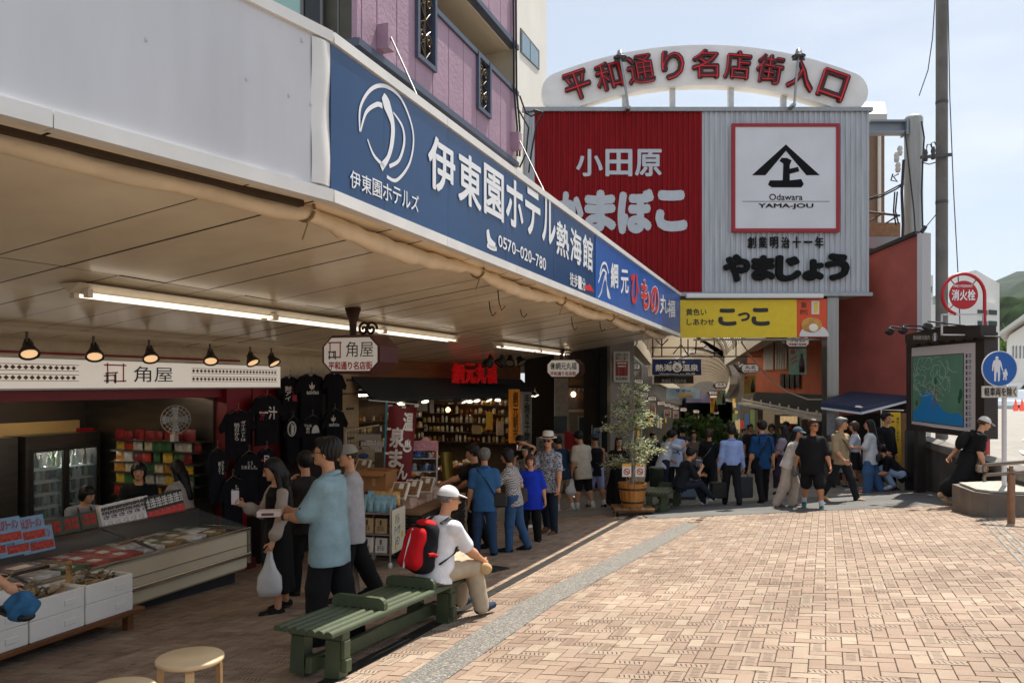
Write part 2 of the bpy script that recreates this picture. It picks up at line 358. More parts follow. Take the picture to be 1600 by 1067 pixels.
# arcade floor (paler paving in the shopping street) 
sheet('arcade_paving', [(-9, 16.3), (far_a.x-.1, 16.3), (far_a.x-.1, 17.1), (10.8, 17.5), (9.2, 21), (17.5, 60), (11, 60), (-1, 24), (-9, 24)], mat('7d776e', .75, nz=.2, sc=3), .0165)
sheet('asphalt_apron', [(far_a.x-.1, far_a.y), (10.8, edge_y(10.8)), (10.8, 17.6), (far_a.x-.1, 17.2)], ASPH, .0145)
# ================================================================ road and car park on the right, behind a retaining wall
WA, WB = P(1442, 690, 18.2), P(1640, 757, 12.6)
WF = P(1395, 672, 21.0)
road = MB(); RA = [V((WF.x, WF.y, WF.z)), WA, WB, V((14, 6, WB.z-.25)), V((40, 6, WB.z+.3)), V((80, 60, .2)), V((70, 150, .5)), V((22, 150, .5)), V((17, 60, .2))]
road.add(RA, [tuple(range(len(RA)))]); road.add([V((40, 6, WB.z+.3)), V((400, 6, 4)), V((400, 150, 4)), V((70, 150, .5)), V((80, 60, .2))], [(0, 1, 2, 3, 4)])
ROADM = mat('8f8b84', .85, nz=.12, sc=3); tag(road.build('road', ROADM), kind='structure')
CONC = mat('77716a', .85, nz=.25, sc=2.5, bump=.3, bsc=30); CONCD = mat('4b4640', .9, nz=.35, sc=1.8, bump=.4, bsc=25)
def rw(a, b, nm):
    q = MB(); d = (b-a); d.z = 0; d.normalize(); n = V((-d.y, d.x, 0))  # n points to the far side
    if n.y < 0: n = -n
    vs = []
    for p in (a, b):
        g0 = gz(p.x, p.y)-.1
        for off, z in ((-.02, g0), (0, p.z+.02), (.3, p.z+.02), (.3, g0)): vs.append((p.x+n.x*off, p.y+n.y*off, z))
    q.add(vs, [(0, 1, 5, 4), (1, 2, 6, 5), (2, 3, 7, 6), (3, 2, 1, 0), (4, 5, 6, 7)])
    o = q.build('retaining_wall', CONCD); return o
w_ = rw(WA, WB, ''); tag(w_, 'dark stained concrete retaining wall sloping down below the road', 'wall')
w2 = MB()
for a, b in ((WA, WB),):
    d = (b-a); n = V((-d.y, d.x, 0)).normalized(); n = n if n.y > 0 else -n
    w2.bar(a+ZU*.09+n*.15, b+ZU*.09+n*.15, .36, .14)
w2.build('coping', CONC, w_)
# lane markings on the road
q = MB()
def lane(x0, y0, x1, y1, wd):
    """painted line between two picture points lying on the road sheet (z between WA and the car park)"""
    pts = []
    for x, y in ((x0, y0), (x1, y1)):
        z0 = None; Y = 20
        for _ in range(30):
            z = np.interp(Y, [12.6, 18.2, 60, 150], [WB.z, WA.z, .2, .5]); Y = max(11, min(140, (z-CZ)*F/(HY-y)))
        pts.append(P(x, y, Y)+ZU*.03)
    q.bar(pts[0], pts[1], wd, .012)
lane(1538, 640, 1605, 690, .16); lane(1548, 665, 1605, 712, .16); lane(1590, 640, 1604, 647, .14)
tag(q.build('lane_marking', mat('d8d6d0', .7)), kind='structure')
# ================================================================ far hills
def hill(name, m, Y0, pts, depth, amp, seed, nu=120, nv=26):
    rs = np.random.RandomState(seed); ph = rs.rand(12)*7
    px = [p[0] for p in pts]; py = [p[1] for p in pts]
    x0, x1 = px[0], px[-1]
    def fn(u, v):
        x = x0+(x1-x0)*u; zr = (HY-np.interp(x, px, py))/F*Y0+CZ; Y = Y0-depth+depth*1.6*v
        k = math.sin(min(1, v/.625)*math.pi/2) if v < .625 else math.cos((v-.625)/.375*math.pi/2)
        X = (x-HX)/F*Y0
        n = sum(math.sin(X*f+Y*f*1.3+ph[i]+2*math.sin(Y*f*.7+ph[i+4]))/(i+1) for i, f in enumerate((9/Y0*3, 22/Y0*3, 55/Y0*3)))
        return V((X, Y, -3+(zr+3)*k+amp*n*(.25+k)))
    q = MB(); q.grid(fn, nu, nv); return tag(q.build(name, m), kind='structure')
FOREST = mat('22301a', .95, spec=.05, nz=.75, sc=.16, bump=1, bsc=.2, name='forest'); FOREST2 = mat('2c3822', .95, spec=.05, nz=.4, sc=.02, bump=1, bsc=.03, name='far_forest')
hill('far_hill', FOREST2, 3800, [(900, 560), (1300, 500), (1440, 470), (1520, 450), (1565, 440), (1602, 430), (1700, 400), (1900, 420), (2400, 500)], 1200, 14, 1)
hill('middle_hill', FOREST2, 2100, [(1300, 560), (1480, 490), (1540, 465), (1570, 452), (1602, 437), (1700, 410), (1900, 400), (2500, 480)], 700, 10, 2)
hill('near_hill', FOREST, 330, [(1380, 600), (1500, 560), (1550, 497), (1570, 478), (1602, 470), (1680, 430), (1850, 400), (2600, 420)], 120, 2.2, 3, 200, 40)
class VP:
    """vertical plane through two points on plan; at(x, y) gives the point seen at a picture position"""
    def __init__(s, a, b):
        s.a = V((a[0], a[1], 0)); d = V((b[0]-a[0], b[1]-a[1], 0)); s.u = d.normalized(); s.n = V((s.u.y, -s.u.x, 0))
    def at(s, x, y, out=0):
        r = V(((x-HX)/F, 1, (HY-y)/F)); k = (s.a+s.n*out).dot(s.n)/r.dot(s.n); return r*k+V((0, 0, CZ))
    def poly(s, mb, pts, out=0):
        mb.add([s.at(x, y, out) for x, y in pts], [tuple(range(len(pts)))])
    def slab(s, mb, x0, yt0, yb0, x1, yt1, yb1, out=0, th=.03):
        """board whose front stands `out` in front of the plane, th thick (towards the back)"""
        a, b, c, d = s.at(x0, yt0, out), s.at(x1, yt1, out), s.at(x1, yb1, out), s.at(x0, yb0, out)
        n = s.n*-th; q = [a, b, c, d]; mb.add(q+[p+n for p in q], [(3, 2, 1, 0), (4, 5, 6, 7), (0, 1, 5, 4), (1, 2, 6, 5), (2, 3, 7, 6), (3, 0, 4, 7)])
    def text(s, mb, t, x0, yt, yb, x1, off=0, ls=1.0, ext=0, out=.006, fit=True):
        """lettering from column x0 to x1; yt, yb measured at column x0"""
        a, b, c = s.at(x0, yb, out), s.at(x0, yt, out), s.at(x1, yb, out)
        mb.text(t, a, (c-a) if abs((c-a).dot(s.u)) > 0 else s.u, ZU, abs((c-a).dot(s.u)), (b-a).z, off, ls, ext, fit)
def chars(pl, mb, s, x0, yt0, yb0, x1, yt1, yb1, off=0, ext=0, out=.018, gap=.1):
    """one glyph after another along a slanting line of lettering, each fitted to its own cell"""
    n = len(s); A, B = pl.at(x0, yb0, out), pl.at(x1, yb1, out); At, Bt = pl.at(x0, yt0, out), pl.at(x1, yt1, out)
    u = (B-A); L = V((u.x, u.y, 0)).length; uh = V((u.x, u.y, 0)).normalized(); cw = L/n
    for i, ch in enumerate(s):
        o = A+(B-A)*((i+gap/2)/n); h = (At-A).z*(1-i/n)+(Bt-B).z*(i/n)
        hh = h*(.62 if ch in 'っょゃゅッ' else 1.0)
        if ch == 'ー' or ch == '一': hh = h*.14; o = o+ZU*h*.42
        if ch == '-': hh = h*.12; o = o+ZU*h*.4
        mb.text(ch, o, uh, ZU, cw*(1-gap), hh, off, 1.0, ext)
# ================================================================ the long canopy over the shop fronts
Tf, Zf0, Zf1, Tsf, Zsf = -2.84, CZ+1.24, CZ+2.19, -8.0, CZ+.496
FP = VP(S(Tf, 0, 0), S(Tf, 10, 0)); FP.n = UT.copy()
C0 = FP.at(517, 298); GD = V((math.sin(math.radians(32.7)), math.cos(math.radians(32.7)), 0))
C1 = C0-GD*7.0; GP = VP(C1, C0)
s_c, s_end = sof(C0), 20.0
def t_edge(s):
    if s >= s_c: return Tf
    d = (s_c-s)/GD.dot(US); p = C0-GD*d; return tof(p)
def soffit(s, v):                         # v: 0 at the fascia, 1 at the shop front
    te = t_edge(s); return S(te+(Tsf-te)*v, s, Zf0+(Zsf-Zf0)*v)
canopy = thing('shop_canopy', 'long cream panelled canopy along the shop fronts, edged by the blue sign boards', 'canopy', S(-5, 8, Zf0))
SOF = mat('f8e8ce', .2, nz=.14, sc=1.3, bump=.05, bsc=.8, spec=.55, name='soffit_panel')
q = MB(); rnd = random.Random(5); s = 4.0
while s < s_end-.05:
    w_ = .52; s1 = min(s+w_-.012, s_end); dz0, dz1 = rnd.uniform(-.004, .004), rnd.uniform(-.004, .004)
    for v0, v1 in ((.03, .47), (.473, 1.0)):
        e = rnd.uniform(-.003, .003)
        q.grid(lambda u, v: soffit(s+(s1-s)*u, v0+(v1-v0)*v)+ZU*(dz0+(dz1-dz0)*u+e), 1, 4, False)
    s += w_
# near zone: wide panels running back from the edge
for k in range(-5, 2):
    a0, a1 = 4.0+(k-1)*1.15, 4.0+k*1.15-.02
    q.grid(lambda u, v: (lambda ss, vv: soffit(min(ss, 3.985), vv))(a0+(a1-a0)*u-(1-v)*0+1.0*v*0, .03+.97*v), 2, 6, False) if k < 1 else None
q.build('soffit', SOF, canopy)
q = MB(); q.grid(lambda u, v: soffit(-4+(s_end+3.9)*u, v)+ZU*.03, 30, 6, False); q.build('soffit_backing', mat('2a231c', .9), canopy)
q = MB(); q.grid(lambda u, v: S(t_edge(-4+(s_end+4)*u)*(1-v)+Tsf*v, -4+(s_end+4)*u, Zf1-.05-.4*v), 30, 4, False); q.build('roof_sheet', mat('8b8680', .6, nz=.2), canopy)
# fascia: white edge trims top and bottom, plain grey panel at the near end
TRIM = mat('e6e4df', .4, nz=.08, sc=2.5, name='white_metal_trim')
for z, h in ((Zf1+.03, .07), (Zf0-.035, .08)):
    q = MB()
    for a, b in ((C1, C0), (C0+US*.003, S(Tf, s_end, 0))):
        a, b = V((a.x, a.y, z)), V((b.x, b.y, z)); L = (b-a).length; n = max(1, round(L/1.8)); d = (b-a).normalized(); nn = V((d.y, -d.x, 0))
        for i in range(n): q.bar(a+d*(L*i/n+.003)-nn*.02, a+d*(L*(i+1)/n-.003)-nn*.02, .09, h)
    q.build('edge_trim', TRIM, canopy)
GREY = mat('cfcfd2', .26, nz=.1, sc=2, stretch=(1, 1, .25), bump=.12, bsc=1.1, spec=.5, name='grey_painted_sheet')
q = MB(); n = 3
for i in range(n):
    a, b = C1+(C0-C1)*(i/n), C1+(C0-C1)*((i+1)/n); d = GD; nn = V((d.y, -d.x, 0))
    a, b = a+d*.003, b-d*.003
    q.add([V((a.x, a.y, Zf0)), V((b.x, b.y, Zf0)), V((b.x, b.y, Zf1)), V((a.x, a.y, Zf1)), V((a.x, a.y, Zf0))-nn*.04, V((b.x, b.y, Zf0))-nn*.04, V((b.x, b.y, Zf1))-nn*.04, V((a.x, a.y, Zf1))-nn*.04],
          [(0, 1, 2, 3), (7, 6, 5, 4), (0, 4, 5, 1), (1, 5, 6, 2), (2, 6, 7, 3), (3, 7, 4, 0)])
q.build('plain_fascia', GREY, canopy)
q = MB()
for i in range(14):
    p = C1+(C0-C1)*(rnd.uniform(.35, .99)); nn = GP.n
    q.ell(V((p.x, p.y, rnd.choice([Zf0+.06, Zf0+.5, Zf1-.08])))+nn*.001, (.012, .006, .012), nu=8, nv=4)
q.build('rivet', mat('c9c8cc', .35, .5), canopy)
q = MB(); a, b = C0-GD*.17, C0-GD*.01; q.grid(lambda u, v: V((a.x+(b.x-a.x)*u, a.y+(b.y-a.y)*u, Zf0+.02+(Zf1-Zf0-.04)*v))+GP.n*(.004+.02*math.sin(math.pi*u)+.006*math.sin(v*9)), 6, 10); q.build('joint_strip', TRIM, canopy)
q = MB(); q.bar(V((C1.x, C1.y, Zf0-.02))-GP.n*.27, V((C0.x, C0.y, Zf0-.02))-GP.n*.27, .05, .1); q.build('dark_slot', mat('3a2a1c', .6), canopy)  # dark brown bar stands in for the dark slot above the rolled curtain
# inner return of the fascia and the rolled rain curtain that hangs under the edge
q = MB()
for a, b in ((C1, C0), (C0, S(Tf, s_end, 0))):
    d = V((b.x-a.x, b.y-a.y, 0)).normalized(); nn = V((d.y, -d.x, 0))
    a, b = V((a.x, a.y, Zf0+.02))-nn*.16, V((b.x, b.y, Zf0+.02))-nn*.16; q.bar(a, b, .2, .03)
q.build('edge_return', mat('d8bd97', .5, nz=.1), canopy)
CLOTH = mat('e4d0b0', .8, nz=.12, sc=3, bump=.5, bsc=14, name='curtain_cloth')
roll = MB(); path = []; R = []
pts = [C1-V((GP.n.x*.34, GP.n.y*.34, 0))]+[C0+(-GP.n*.34)]
for i in range(41):
    a = pts[0]+(pts[1]-pts[0])*(i/40); path.append(V((a.x, a.y, Zf0-.10+.008*math.sin(i*1.1)))); R.append(.058+.005*math.sin(i*2.3))
for i in range(1, 100):
    ss = s_c+(s_end-.6-s_c)*i/99; k = (i % 20)/20; sag = .09*math.sin(k*math.pi); path.append(S(Tf-.3, ss, Zf0-.07-sag*.8+.006*math.sin(i*2.7))); R.append(.045+.03*math.sin(k*math.pi)+.008*math.sin(i*1.9))
roll.tube(path, R, 12); 
o = roll.build('rain_curtain', CLOTH); tag(o, 'rolled beige rain curtain tied along the underside of the canopy edge', 'curtain')
q = MB()
for i in range(0, 5):
    p = S(Tf-.3, s_c+(s_end-.6-s_c)*(i*20+1)/99, Zf0-.07)
    q.tube(arc(p, .075, 0, 350, 12, UT, ZU), .012, 5); q.tube([p+ZU*.06, p+ZU*-.1+UT*.02, p+ZU*-.2-UT*.02], .006, 5)
q.build('tie', mat('8c7650', .8), o)
q = MB()
for x, y, l in ((765, 470, .2), (775, 452, .25), (890, 492, .22), (935, 500, .18), (812, 480, .12)):
    p = None
    for v in np.linspace(.02, .9, 60):
        for ss in np.linspace(6, 19.5, 120):
            c = soffit(ss, v); px, py = HX+F*c.x/c.y, HY-F*(c.z-CZ)/c.y
            if abs(px-x) < 4 and abs(py-y) < 4: p = c
    if p: q.tube([p, p-ZU*l*.6+US*.04, p-ZU*l+UT*.05, p-ZU*(l-.05)+UT*.1], .007, 5)
if q.v: q.build('cable_end', mat('1d1a18', .7), canopy)
# ================================================================ fluorescent battens under the canopy
TUBE = mat('fff4e0', .4, emit=.85, name='lit_tube'); HOUS = mat('d8cdb9', .45, nz=.08)
def batten(s0, s1, n, t, lab):
    f = lambda s, dt=0, dz=0: (lambda v: S(t+dt, s, (Zf0+(Zsf-Zf0)*v)-.06+dz))((t-Tf)/(Tsf-Tf))
    r = thing('tube_light', lab, 'light fitting', f((s0+s1)/2), group='tube lights under the canopy')
    q = MB(); a, b = f(s0-.1), f(s1+.1)
    for (t0, z0), (t1, z1) in (((-.12, .04), (0, -.035)), ((0, -.035), (.12, .04))):
        q.add([f(s0-.1, t0, z0), f(s1+.1, t0, z0), f(s1+.1, t1, z1), f(s0-.1, t1, z1)], [(0, 1, 2, 3)])
    q.add([f(s0-.1, -.12, .04), f(s0-.1, 0, -.035), f(s0-.1, .12, .04)], [(0, 1, 2)]); q.add([f(s1+.1, -.12, .04), f(s1+.1, 0, -.035), f(s1+.1, .12, .04)], [(2, 1, 0)])
    q.build('housing', HOUS, r); L = (s1-s0)/n
    for i in range(n):
        for dt in (-.075, .075):
            q = MB(); q.tube([f(s0+L*i+.05, dt, -.045), f(s0+L*(i+1)-.05, dt, -.045)], .016, 8); q.build('tube', TUBE, r)
            for sp in (s0+L*i+.02, s0+L*(i+1)-.02): q = MB(); q.box(f(sp, dt, -.035), (.05, .05, .07), rz=-TH); q.build('lamp_holder', HOUS, r)
batten(4.95, 12.4, 3, -5.6, 'long twin fluorescent fitting on the cream canopy, the one nearer the viewer')
batten(14.6, 19.5, 2, -5.6, 'shorter twin fluorescent fitting under the far end of the canopy')
# ================================================================ blue sign boards on the fascia
BLUE = mat('10406f', .28, nz=.12, sc=.9, bump=.06, bsc=1.2, spec=.45, name='blue_sign_sheet'); SIGNW = mat('eef0f2', .4, name='sign_white')
sb = thing('hotel_sign_board', 'dark blue sign board with a white swirl emblem and large white lettering', 'sign', FP.at(720, 330))
q = MB(); x = [517, 600, 700, 790, 865, 929]
def fz(x, z):                              # picture row of height z on the fascia plane in column x
    p = FP.at(x, 600); return HY-(z-CZ)*F/p.y
for a, b in zip(x[:-1], x[1:]): FP.slab(q, a+.15, fz(a, Zf1-.01), fz(a, Zf0+.01), b-.1, fz(b, Zf1-.01), fz(b, Zf0+.01), out=.012, th=.03)
q.build('panel', BLUE, sb)
q = MB(); o_ = .017
def fpt(u, v): return FP.at(517, 600, o_)+US*u+ZU*(Zf0-CZ+v*(Zf1-Zf0))
def su(x): return sof(FP.at(x, 600))-s_c
def stroke(pts, wd, n=30):
    """flat brush stroke on the fascia through (u, height) points, wd: width at each point"""
    pts = np.array(pts, float); k = len(pts); tt = np.linspace(0, k-1, n)
    def cr(t):
        i = min(int(t), k-2); f = t-i; p0, p1, p2, p3 = pts[max(i-1, 0)], pts[i], pts[i+1], pts[min(i+2, k-1)]
        return .5*((2*p1)+(p2-p0)*f+(2*p0-5*p1+4*p2-p3)*f*f+(3*p1-p0-3*p2+p3)*f**3)
    c = [cr(t) for t in tt]; wv = np.interp(tt, range(k), wd); vs = []
    for i in range(n):
        d = c[min(i+1, n-1)]-c[max(i-1, 0)]; d = d/max(1e-9, np.linalg.norm(d)); nrm = np.array((-d[1], d[0]))
        for sg in (1, -1):
            p = c[i]+nrm*wv[i]*sg; vs.append(FP.at(517, 600, o_)+US*p[0]+ZU*(p[1]+CZ*0))
    q.add(vs, [(2*i, 2*i+1, 2*i+3, 2*i+2) for i in range(n-1)])
def fl(x, y): p = FP.at(x, y); return (sof(p)-s_c, p.z-CZ)
stroke([fl(*p) for p in ((562, 208), (563, 170), (580, 142), (603, 138), (628, 160), (645, 210), (640, 255), (620, 283), (604, 278))], [.008, .012, .014, .014, .012, .012, .012, .013, .012], 50)
stroke([fl(*p) for p in ((574, 220), (584, 245), (600, 262))], [.006, .012, .014])
stroke([fl(*p) for p in ((563, 208), (572, 178), (588, 166), (597, 168))], [.006, .014, .016, .02])
stroke([fl(*p) for p in ((598, 152), (604, 166), (613, 196), (612, 225), (606, 248), (595, 264))], [.03, .055, .03, .026, .02, .03], 40)
stroke([fl(*p) for p in ((614, 178), (628, 200), (631, 225), (623, 252), (608, 262))], [.006, .014, .016, .014, .014], 40)
chars(FP, q, '伊東園ホテルズ', 546, 264, 292, 655, 306, 332, off=.012)
chars(FP, q, '伊東園ホテル', 666, 203, 290, 869, 315, 386, off=.03)
chars(FP, q, '熱海館', 868, 341, 396, 927, 372, 426, off=.03)
chars(FP, q, '0570-020-780', 778, 366, 385, 853, 404, 424, off=.02)
chars(FP, q, '徒歩1分', 890, 424, 445, 915, 436, 456, off=.02)
stroke([fl(761, 360), fl(764, 378), fl(773, 386)], [.03, .05, .03]); stroke([fl(760, 384), fl(768, 389), fl(775, 390)], [.02, .02, .02])
q.build('lettering', SIGNW, sb)
q = MB(); a = FP.at(914, 450, o_); q.add([FP.at(914, 447, o_), FP.at(914, 453, o_), FP.at(928, 456, o_), FP.at(922, 444, o_)], [(0, 1, 2, 3)]); q.build('arrow', mat('d42020', .4), sb)
sb2 = thing('fish_shop_sign_board', 'bright blue sign board with waves and red brush lettering at the end of canopy', 'sign', FP.at(1000, 450))
q = MB(); x = [930.5, 965, 1000, 1030, 1063]
for a, b in zip(x[:-1], x[1:]): FP.slab(q, a+.1, fz(a, Zf1-.01), fz(a, Zf0+.01), b-.08, fz(b, Zf1-.01), fz(b, Zf0+.01), out=.012, th=.03)
q.build('panel', mat('155aae', .35, nz=.15, sc=.8, bump=.1, bsc=1.5), sb2)
q = MB()
for cx, txt, off in ((960, '網', .04), (976, '元', .03), (1037, '丸', .03), (1049, '福', .03)):
    yt, yb = fz(cx, Zf0+.72), fz(cx, Zf0+.3); FP.text(q, txt, cx-6, yt, yb, cx+6, off=off, out=.018)
for i in range(5):
    stroke([(su(933)+.03+.05*i, 1.28+.02*i), (su(938)+.04*i, 1.36+.05*i), (su(944)+.02*i, 1.6+.02*i), (su(948), 1.5-.03*i), (su(953), 1.34)], [.012]*5)
stroke([(su(936), 1.62), (su(940), 1.8), (su(946), 1.84), (su(950), 1.72)], [.02]*4); stroke([(su(934), 1.5), (su(941), 1.72), (su(947), 1.7)], [.02]*3)
q.build('white_lettering', SIGNW, sb2)
q = MB()
for cx, txt in ((1008, 'も'), (1023, 'の')): FP.text(q, txt, cx-7, fz(cx, Zf0+.8), fz(cx, Zf0+.18), cx+7, off=.075, out=.0165)
q.build('letter_outline', SIGNW, sb2)
q = MB()
for cx, txt in ((992, 'ひ'), (1008, 'も'), (1023, 'の')): FP.text(q, txt, cx-6.5, fz(cx, Zf0+.78), fz(cx, Zf0+.2), cx+6.5, off=.05, out=.021)
q.build('red_lettering', mat('cf2b2b', .4), sb2)
# ================================================================ gateway over the street
GY = 20.0; GPL = VP((4, GY), (10, GY)); Wp = GPL.at
gate = thing('gateway_building', 'corrugated red and silver building bridging the entrance of the shopping street', 'building', V((7, GY, CZ+2.25)))
RIB, SIL = mat('840b13', .6, nz=.2, sc=2, spec=.2, stretch=(6, 1, .5), name='red_corrugated_sheet'), mat('b2b6bc', .5, .15, nz=.16, sc=2.2, stretch=(5, 1, .35), name='silver_corrugated_sheet')
def corr(x0, x1, yt, yb, m, nm):
    q = MB(); a, b = Wp(x0, yt), Wp(x1, yb); W = b.x-a.x; n = max(1, round(W/.13)); vs = []; 
    for i in range(n):
        for f, d in ((0, 0), (.35, 0), (.5, .028), (.85, .028)): vs.append((a.x+W*(i+f)/n, GY-d))
    vs.append((b.x, GY)); pts = [V((x, y, b.z)) for x, y in vs]+[V((x, y, a.z)) for x, y in vs]; k = len(vs)
    q.add(pts, [(i, i+1, k+i+1, k+i) for i in range(k-1)]); return q.build(nm, m, gate)
corr(820, 835.5, 176, 459, SIL, 'side_cladding'); corr(835.5, 1097, 174, 459, RIB, 'red_cladding'); corr(1097, 1358, 172, 458, SIL, 'silver_cladding')
q = MB(); a, b = Wp(819, 174), Wp(1359, 459); q.box(((a.x+b.x)/2, GY+1.55, (a.z+b.z)/2), (b.x-a.x, 3.0, a.z-b.z)); q.build('wall', mat('a5a29b', .7, nz=.15), gate)
q = MB(); q.box(((a.x+b.x)/2, GY-.0, a.z+.03), (b.x-a.x+.1, .16, .1)); q.box(((a.x+b.x)/2, GY-.03, b.z-.02), (b.x-a.x+.06, .14, .09)); q.build('edge_flashing', mat('989a9c', .4, .5, nz=.1), gate)
# lettering on the red half
LG = mat('b9c0c8', .5, nz=.05)
ks = thing('painted_sign', 'white brush lettering painted on the red corrugated half of the gateway', 'sign', Wp(970, 300))
q = MB(); 
for i, ch in enumerate('小田原'): GPL.text(q, ch, 900+46*i, 233+i*0, 276, 942+46*i, off=.035, out=.036)
for i, (ch, x0, x1, yt, yb) in enumerate((('か', 868, 912, 299, 362), ('ま', 913, 963, 297, 364), ('ぼ', 965, 1022, 295, 366), ('こ', 1024, 1074, 297, 362))): GPL.text(q, ch, x0, yt, yb, x1, off=.08, out=.036)
q.build('lettering', LG, ks)
bd = thing('emblem_board', 'white board in a red frame with a black roof emblem on the silver gateway wall', 'sign', Wp(1228, 278))
q = MB(); GPL.slab(q, 1147, 197, 360, 1309, 197, 360, out=.10, th=.06); q.build('board', mat('d4d6dc', .45, nz=.05, sc=1.5), bd)
q = MB()
for x0, x1, y0, y1 in ((1144, 1312, 193, 198), (1144, 1312, 357, 362.5), (1144, 1149, 198, 357), (1307, 1312, 198, 357)): GPL.slab(q, x0, y0, y1, x1, y0, y1, out=.125, th=.1)
q.build('frame', mat('9c1420', .45), bd)
q = MB(); o_ = .107
GPL.poly(q, [(1228, 226), (1281, 274), (1260, 274), (1228, 236), (1196, 274), (1175, 274)], o_)
GPL.poly(q, [(1221, 247), (1230, 247), (1237, 251), (1234, 258), (1234, 264), (1247, 261), (1249, 268), (1234, 272), (1234, 282), (1252, 280), (1256, 288), (1252, 293), (1206, 293), (1200, 289), (1203, 282), (1223, 282), (1224, 256), (1218, 252)], o_)
GPL.text(q, 'Odawara', 1202, 303, 313, 1254, off=.012, out=o_); GPL.text(q, 'YAMA-JOU', 1185, 318, 327, 1271, off=.035, out=o_)
GPL.slab(q, 1160, 314.6, 315.2, 1296, 314.6, 315.2, out=o_, th=.004)
q.build('emblem', mat('101013', .6, spec=.15), bd)
kj = thing('raised_lettering', 'bulging black lettering mounted on the lower silver gateway wall', 'sign', Wp(1228, 410))
q = MB()
for i, ch in enumerate('創業明治十一年'):
    x = 1168+17.6*i
    if ch == '一': GPL.text(q, ch, x, 377, 379.5, x+13, off=.03, ext=.1, out=.05)
    else: GPL.text(q, ch, x, 370, 388, x+13, off=.02, ext=.05, out=.05)
q.build('small_lettering', mat('1a1a1c', .6, spec=.15), kj)
q = MB()
for ch, x0, x1, yt, yb in (('や', 1130, 1172, 397, 441), ('ま', 1174, 1211, 399, 439), ('じ', 1212, 1252, 399, 440), ('ょ', 1254, 1287, 405, 439), ('う', 1289, 1327, 396, 439)): GPL.text(q, ch, x0, yt, yb, x1, off=.085, ext=.06, out=.07)
q.build('large_lettering', mat('101012', .6, spec=.15), kj)
# arch sign on top
aw = thing('arch_sign', 'white arched sign with red neon lettering standing on the gateway roof', 'sign', Wp(1101, 172))
k = F/GY; AC = Wp(1101, 713); Ri, Ro, Rm = 580/k, 642/k, 611/k
def ap(r, a): return V((AC.x+r*math.sin(math.radians(a)), 0, AC.z+r*math.cos(math.radians(a))))
out = [ap(Ro, -21.5+43*i/40) for i in range(41)]; ce = ap(Rm, 21.5)
rc = (Ro-Ri)/2
def capp(a0, sg):
    c = ap(Rm, a0); e = V((math.sin(math.radians(a0)), 0, math.cos(math.radians(a0)))); f = V((e.z, 0, -e.x))*sg
    return [c+e*(rc*math.cos(math.pi*i/12))+f*(rc*math.sin(math.pi*i/12)) for i in range(1, 12)]
poly = out+capp(21.5, 1)+[ap(Ri, 21.5-43*i/40) for i in range(41)]+list(reversed(capp(-21.5, -1)))
q = MB(); n = len(poly); yf, yb = GY-.02, GY+.33
vs = [V((p.x, yf, p.z)) for p in poly]+[V((p.x, yb, p.z)) for p in poly]
q.add(vs, [tuple(range(n-1, -1, -1)), tuple(range(n, 2*n))]+[(i, (i+1) % n, n+(i+1) % n, n+i) for i in range(n)]); q.build('body', mat('eeecea', .45, nz=.09, sc=1.6, name='white_sign_paint'), aw)
q1, q2 = MB(), MB()
for i, ch in enumerate('平和通り名店街入口'):
    a = -19.0+38.0*i/8; e = V((math.sin(math.radians(a)), 0, math.cos(math.radians(a)))); f = V((e.z, 0, -e.x)); c = ap(Rm, a); sz = 45/k
    wd = sz*(.8 if ch in 'り' else .95)
    o = V((c.x, 0, c.z))-f*(wd/2)-e*(sz/2); o.y = yf-.05; q1.text(ch, o, f, e, wd, sz, off=.055, ext=.06)
    o = o.copy(); o.y = yf-.115; q2.text(ch, o, f, e, wd*.93, sz*.95, off=-.022, ext=.01)
q1.build('letter', mat('480a10', .5), aw); q2.build('neon_tube', mat('c4141c', .3, emit=.12), aw)
q = MB()
for px in (978, 1053, 1145, 1228): q = MB(); q.box(Wp(px, 155)+V((0, .2, 0)), (.13, .13, .85)); q.build('post', mat('cfd0d0', .5, nz=.1), aw)
for (x0, y0, x1, y1, lb) in ((979, 172, 966, 98, 'left'), (1233, 168, 1240, 96, 'right')):
    a, b = Wp(x0, y0), Wp(x1, y1); a.y = b.y = GY-.35
    r = thing('floodlight', 'grey floodlight on a thin pole in front of the %s part of the arched sign' % lb, 'lamp', a, group='floodlights at the arch sign')
    q = MB(); q.tube([a-ZU*.1, a+(b-a)*.5, b], .03, 8); q.box(a-ZU*.05+V((0, .2, 0)), (.1, .4, .06)); q.build('pole', STEEL, r)
    q = MB(); q.lathe([(.0, .16), (.06, .15), (.09, .05), (.15, -.02), (.15, -.05), (.12, -.05), (.0, -.03)], b, 14); q.build('lamp_head', mat('6d7073', .35, .7), r)
    q = MB(); q.tube(arc(b-ZU*.02, .16, 0, 360, 16, XR, V((0, 1, 0))), .012, 6); q.box(b-ZU*.1, (.3, .05, .04)); q.build('bracket', mat('44474a', .4, .6), r)
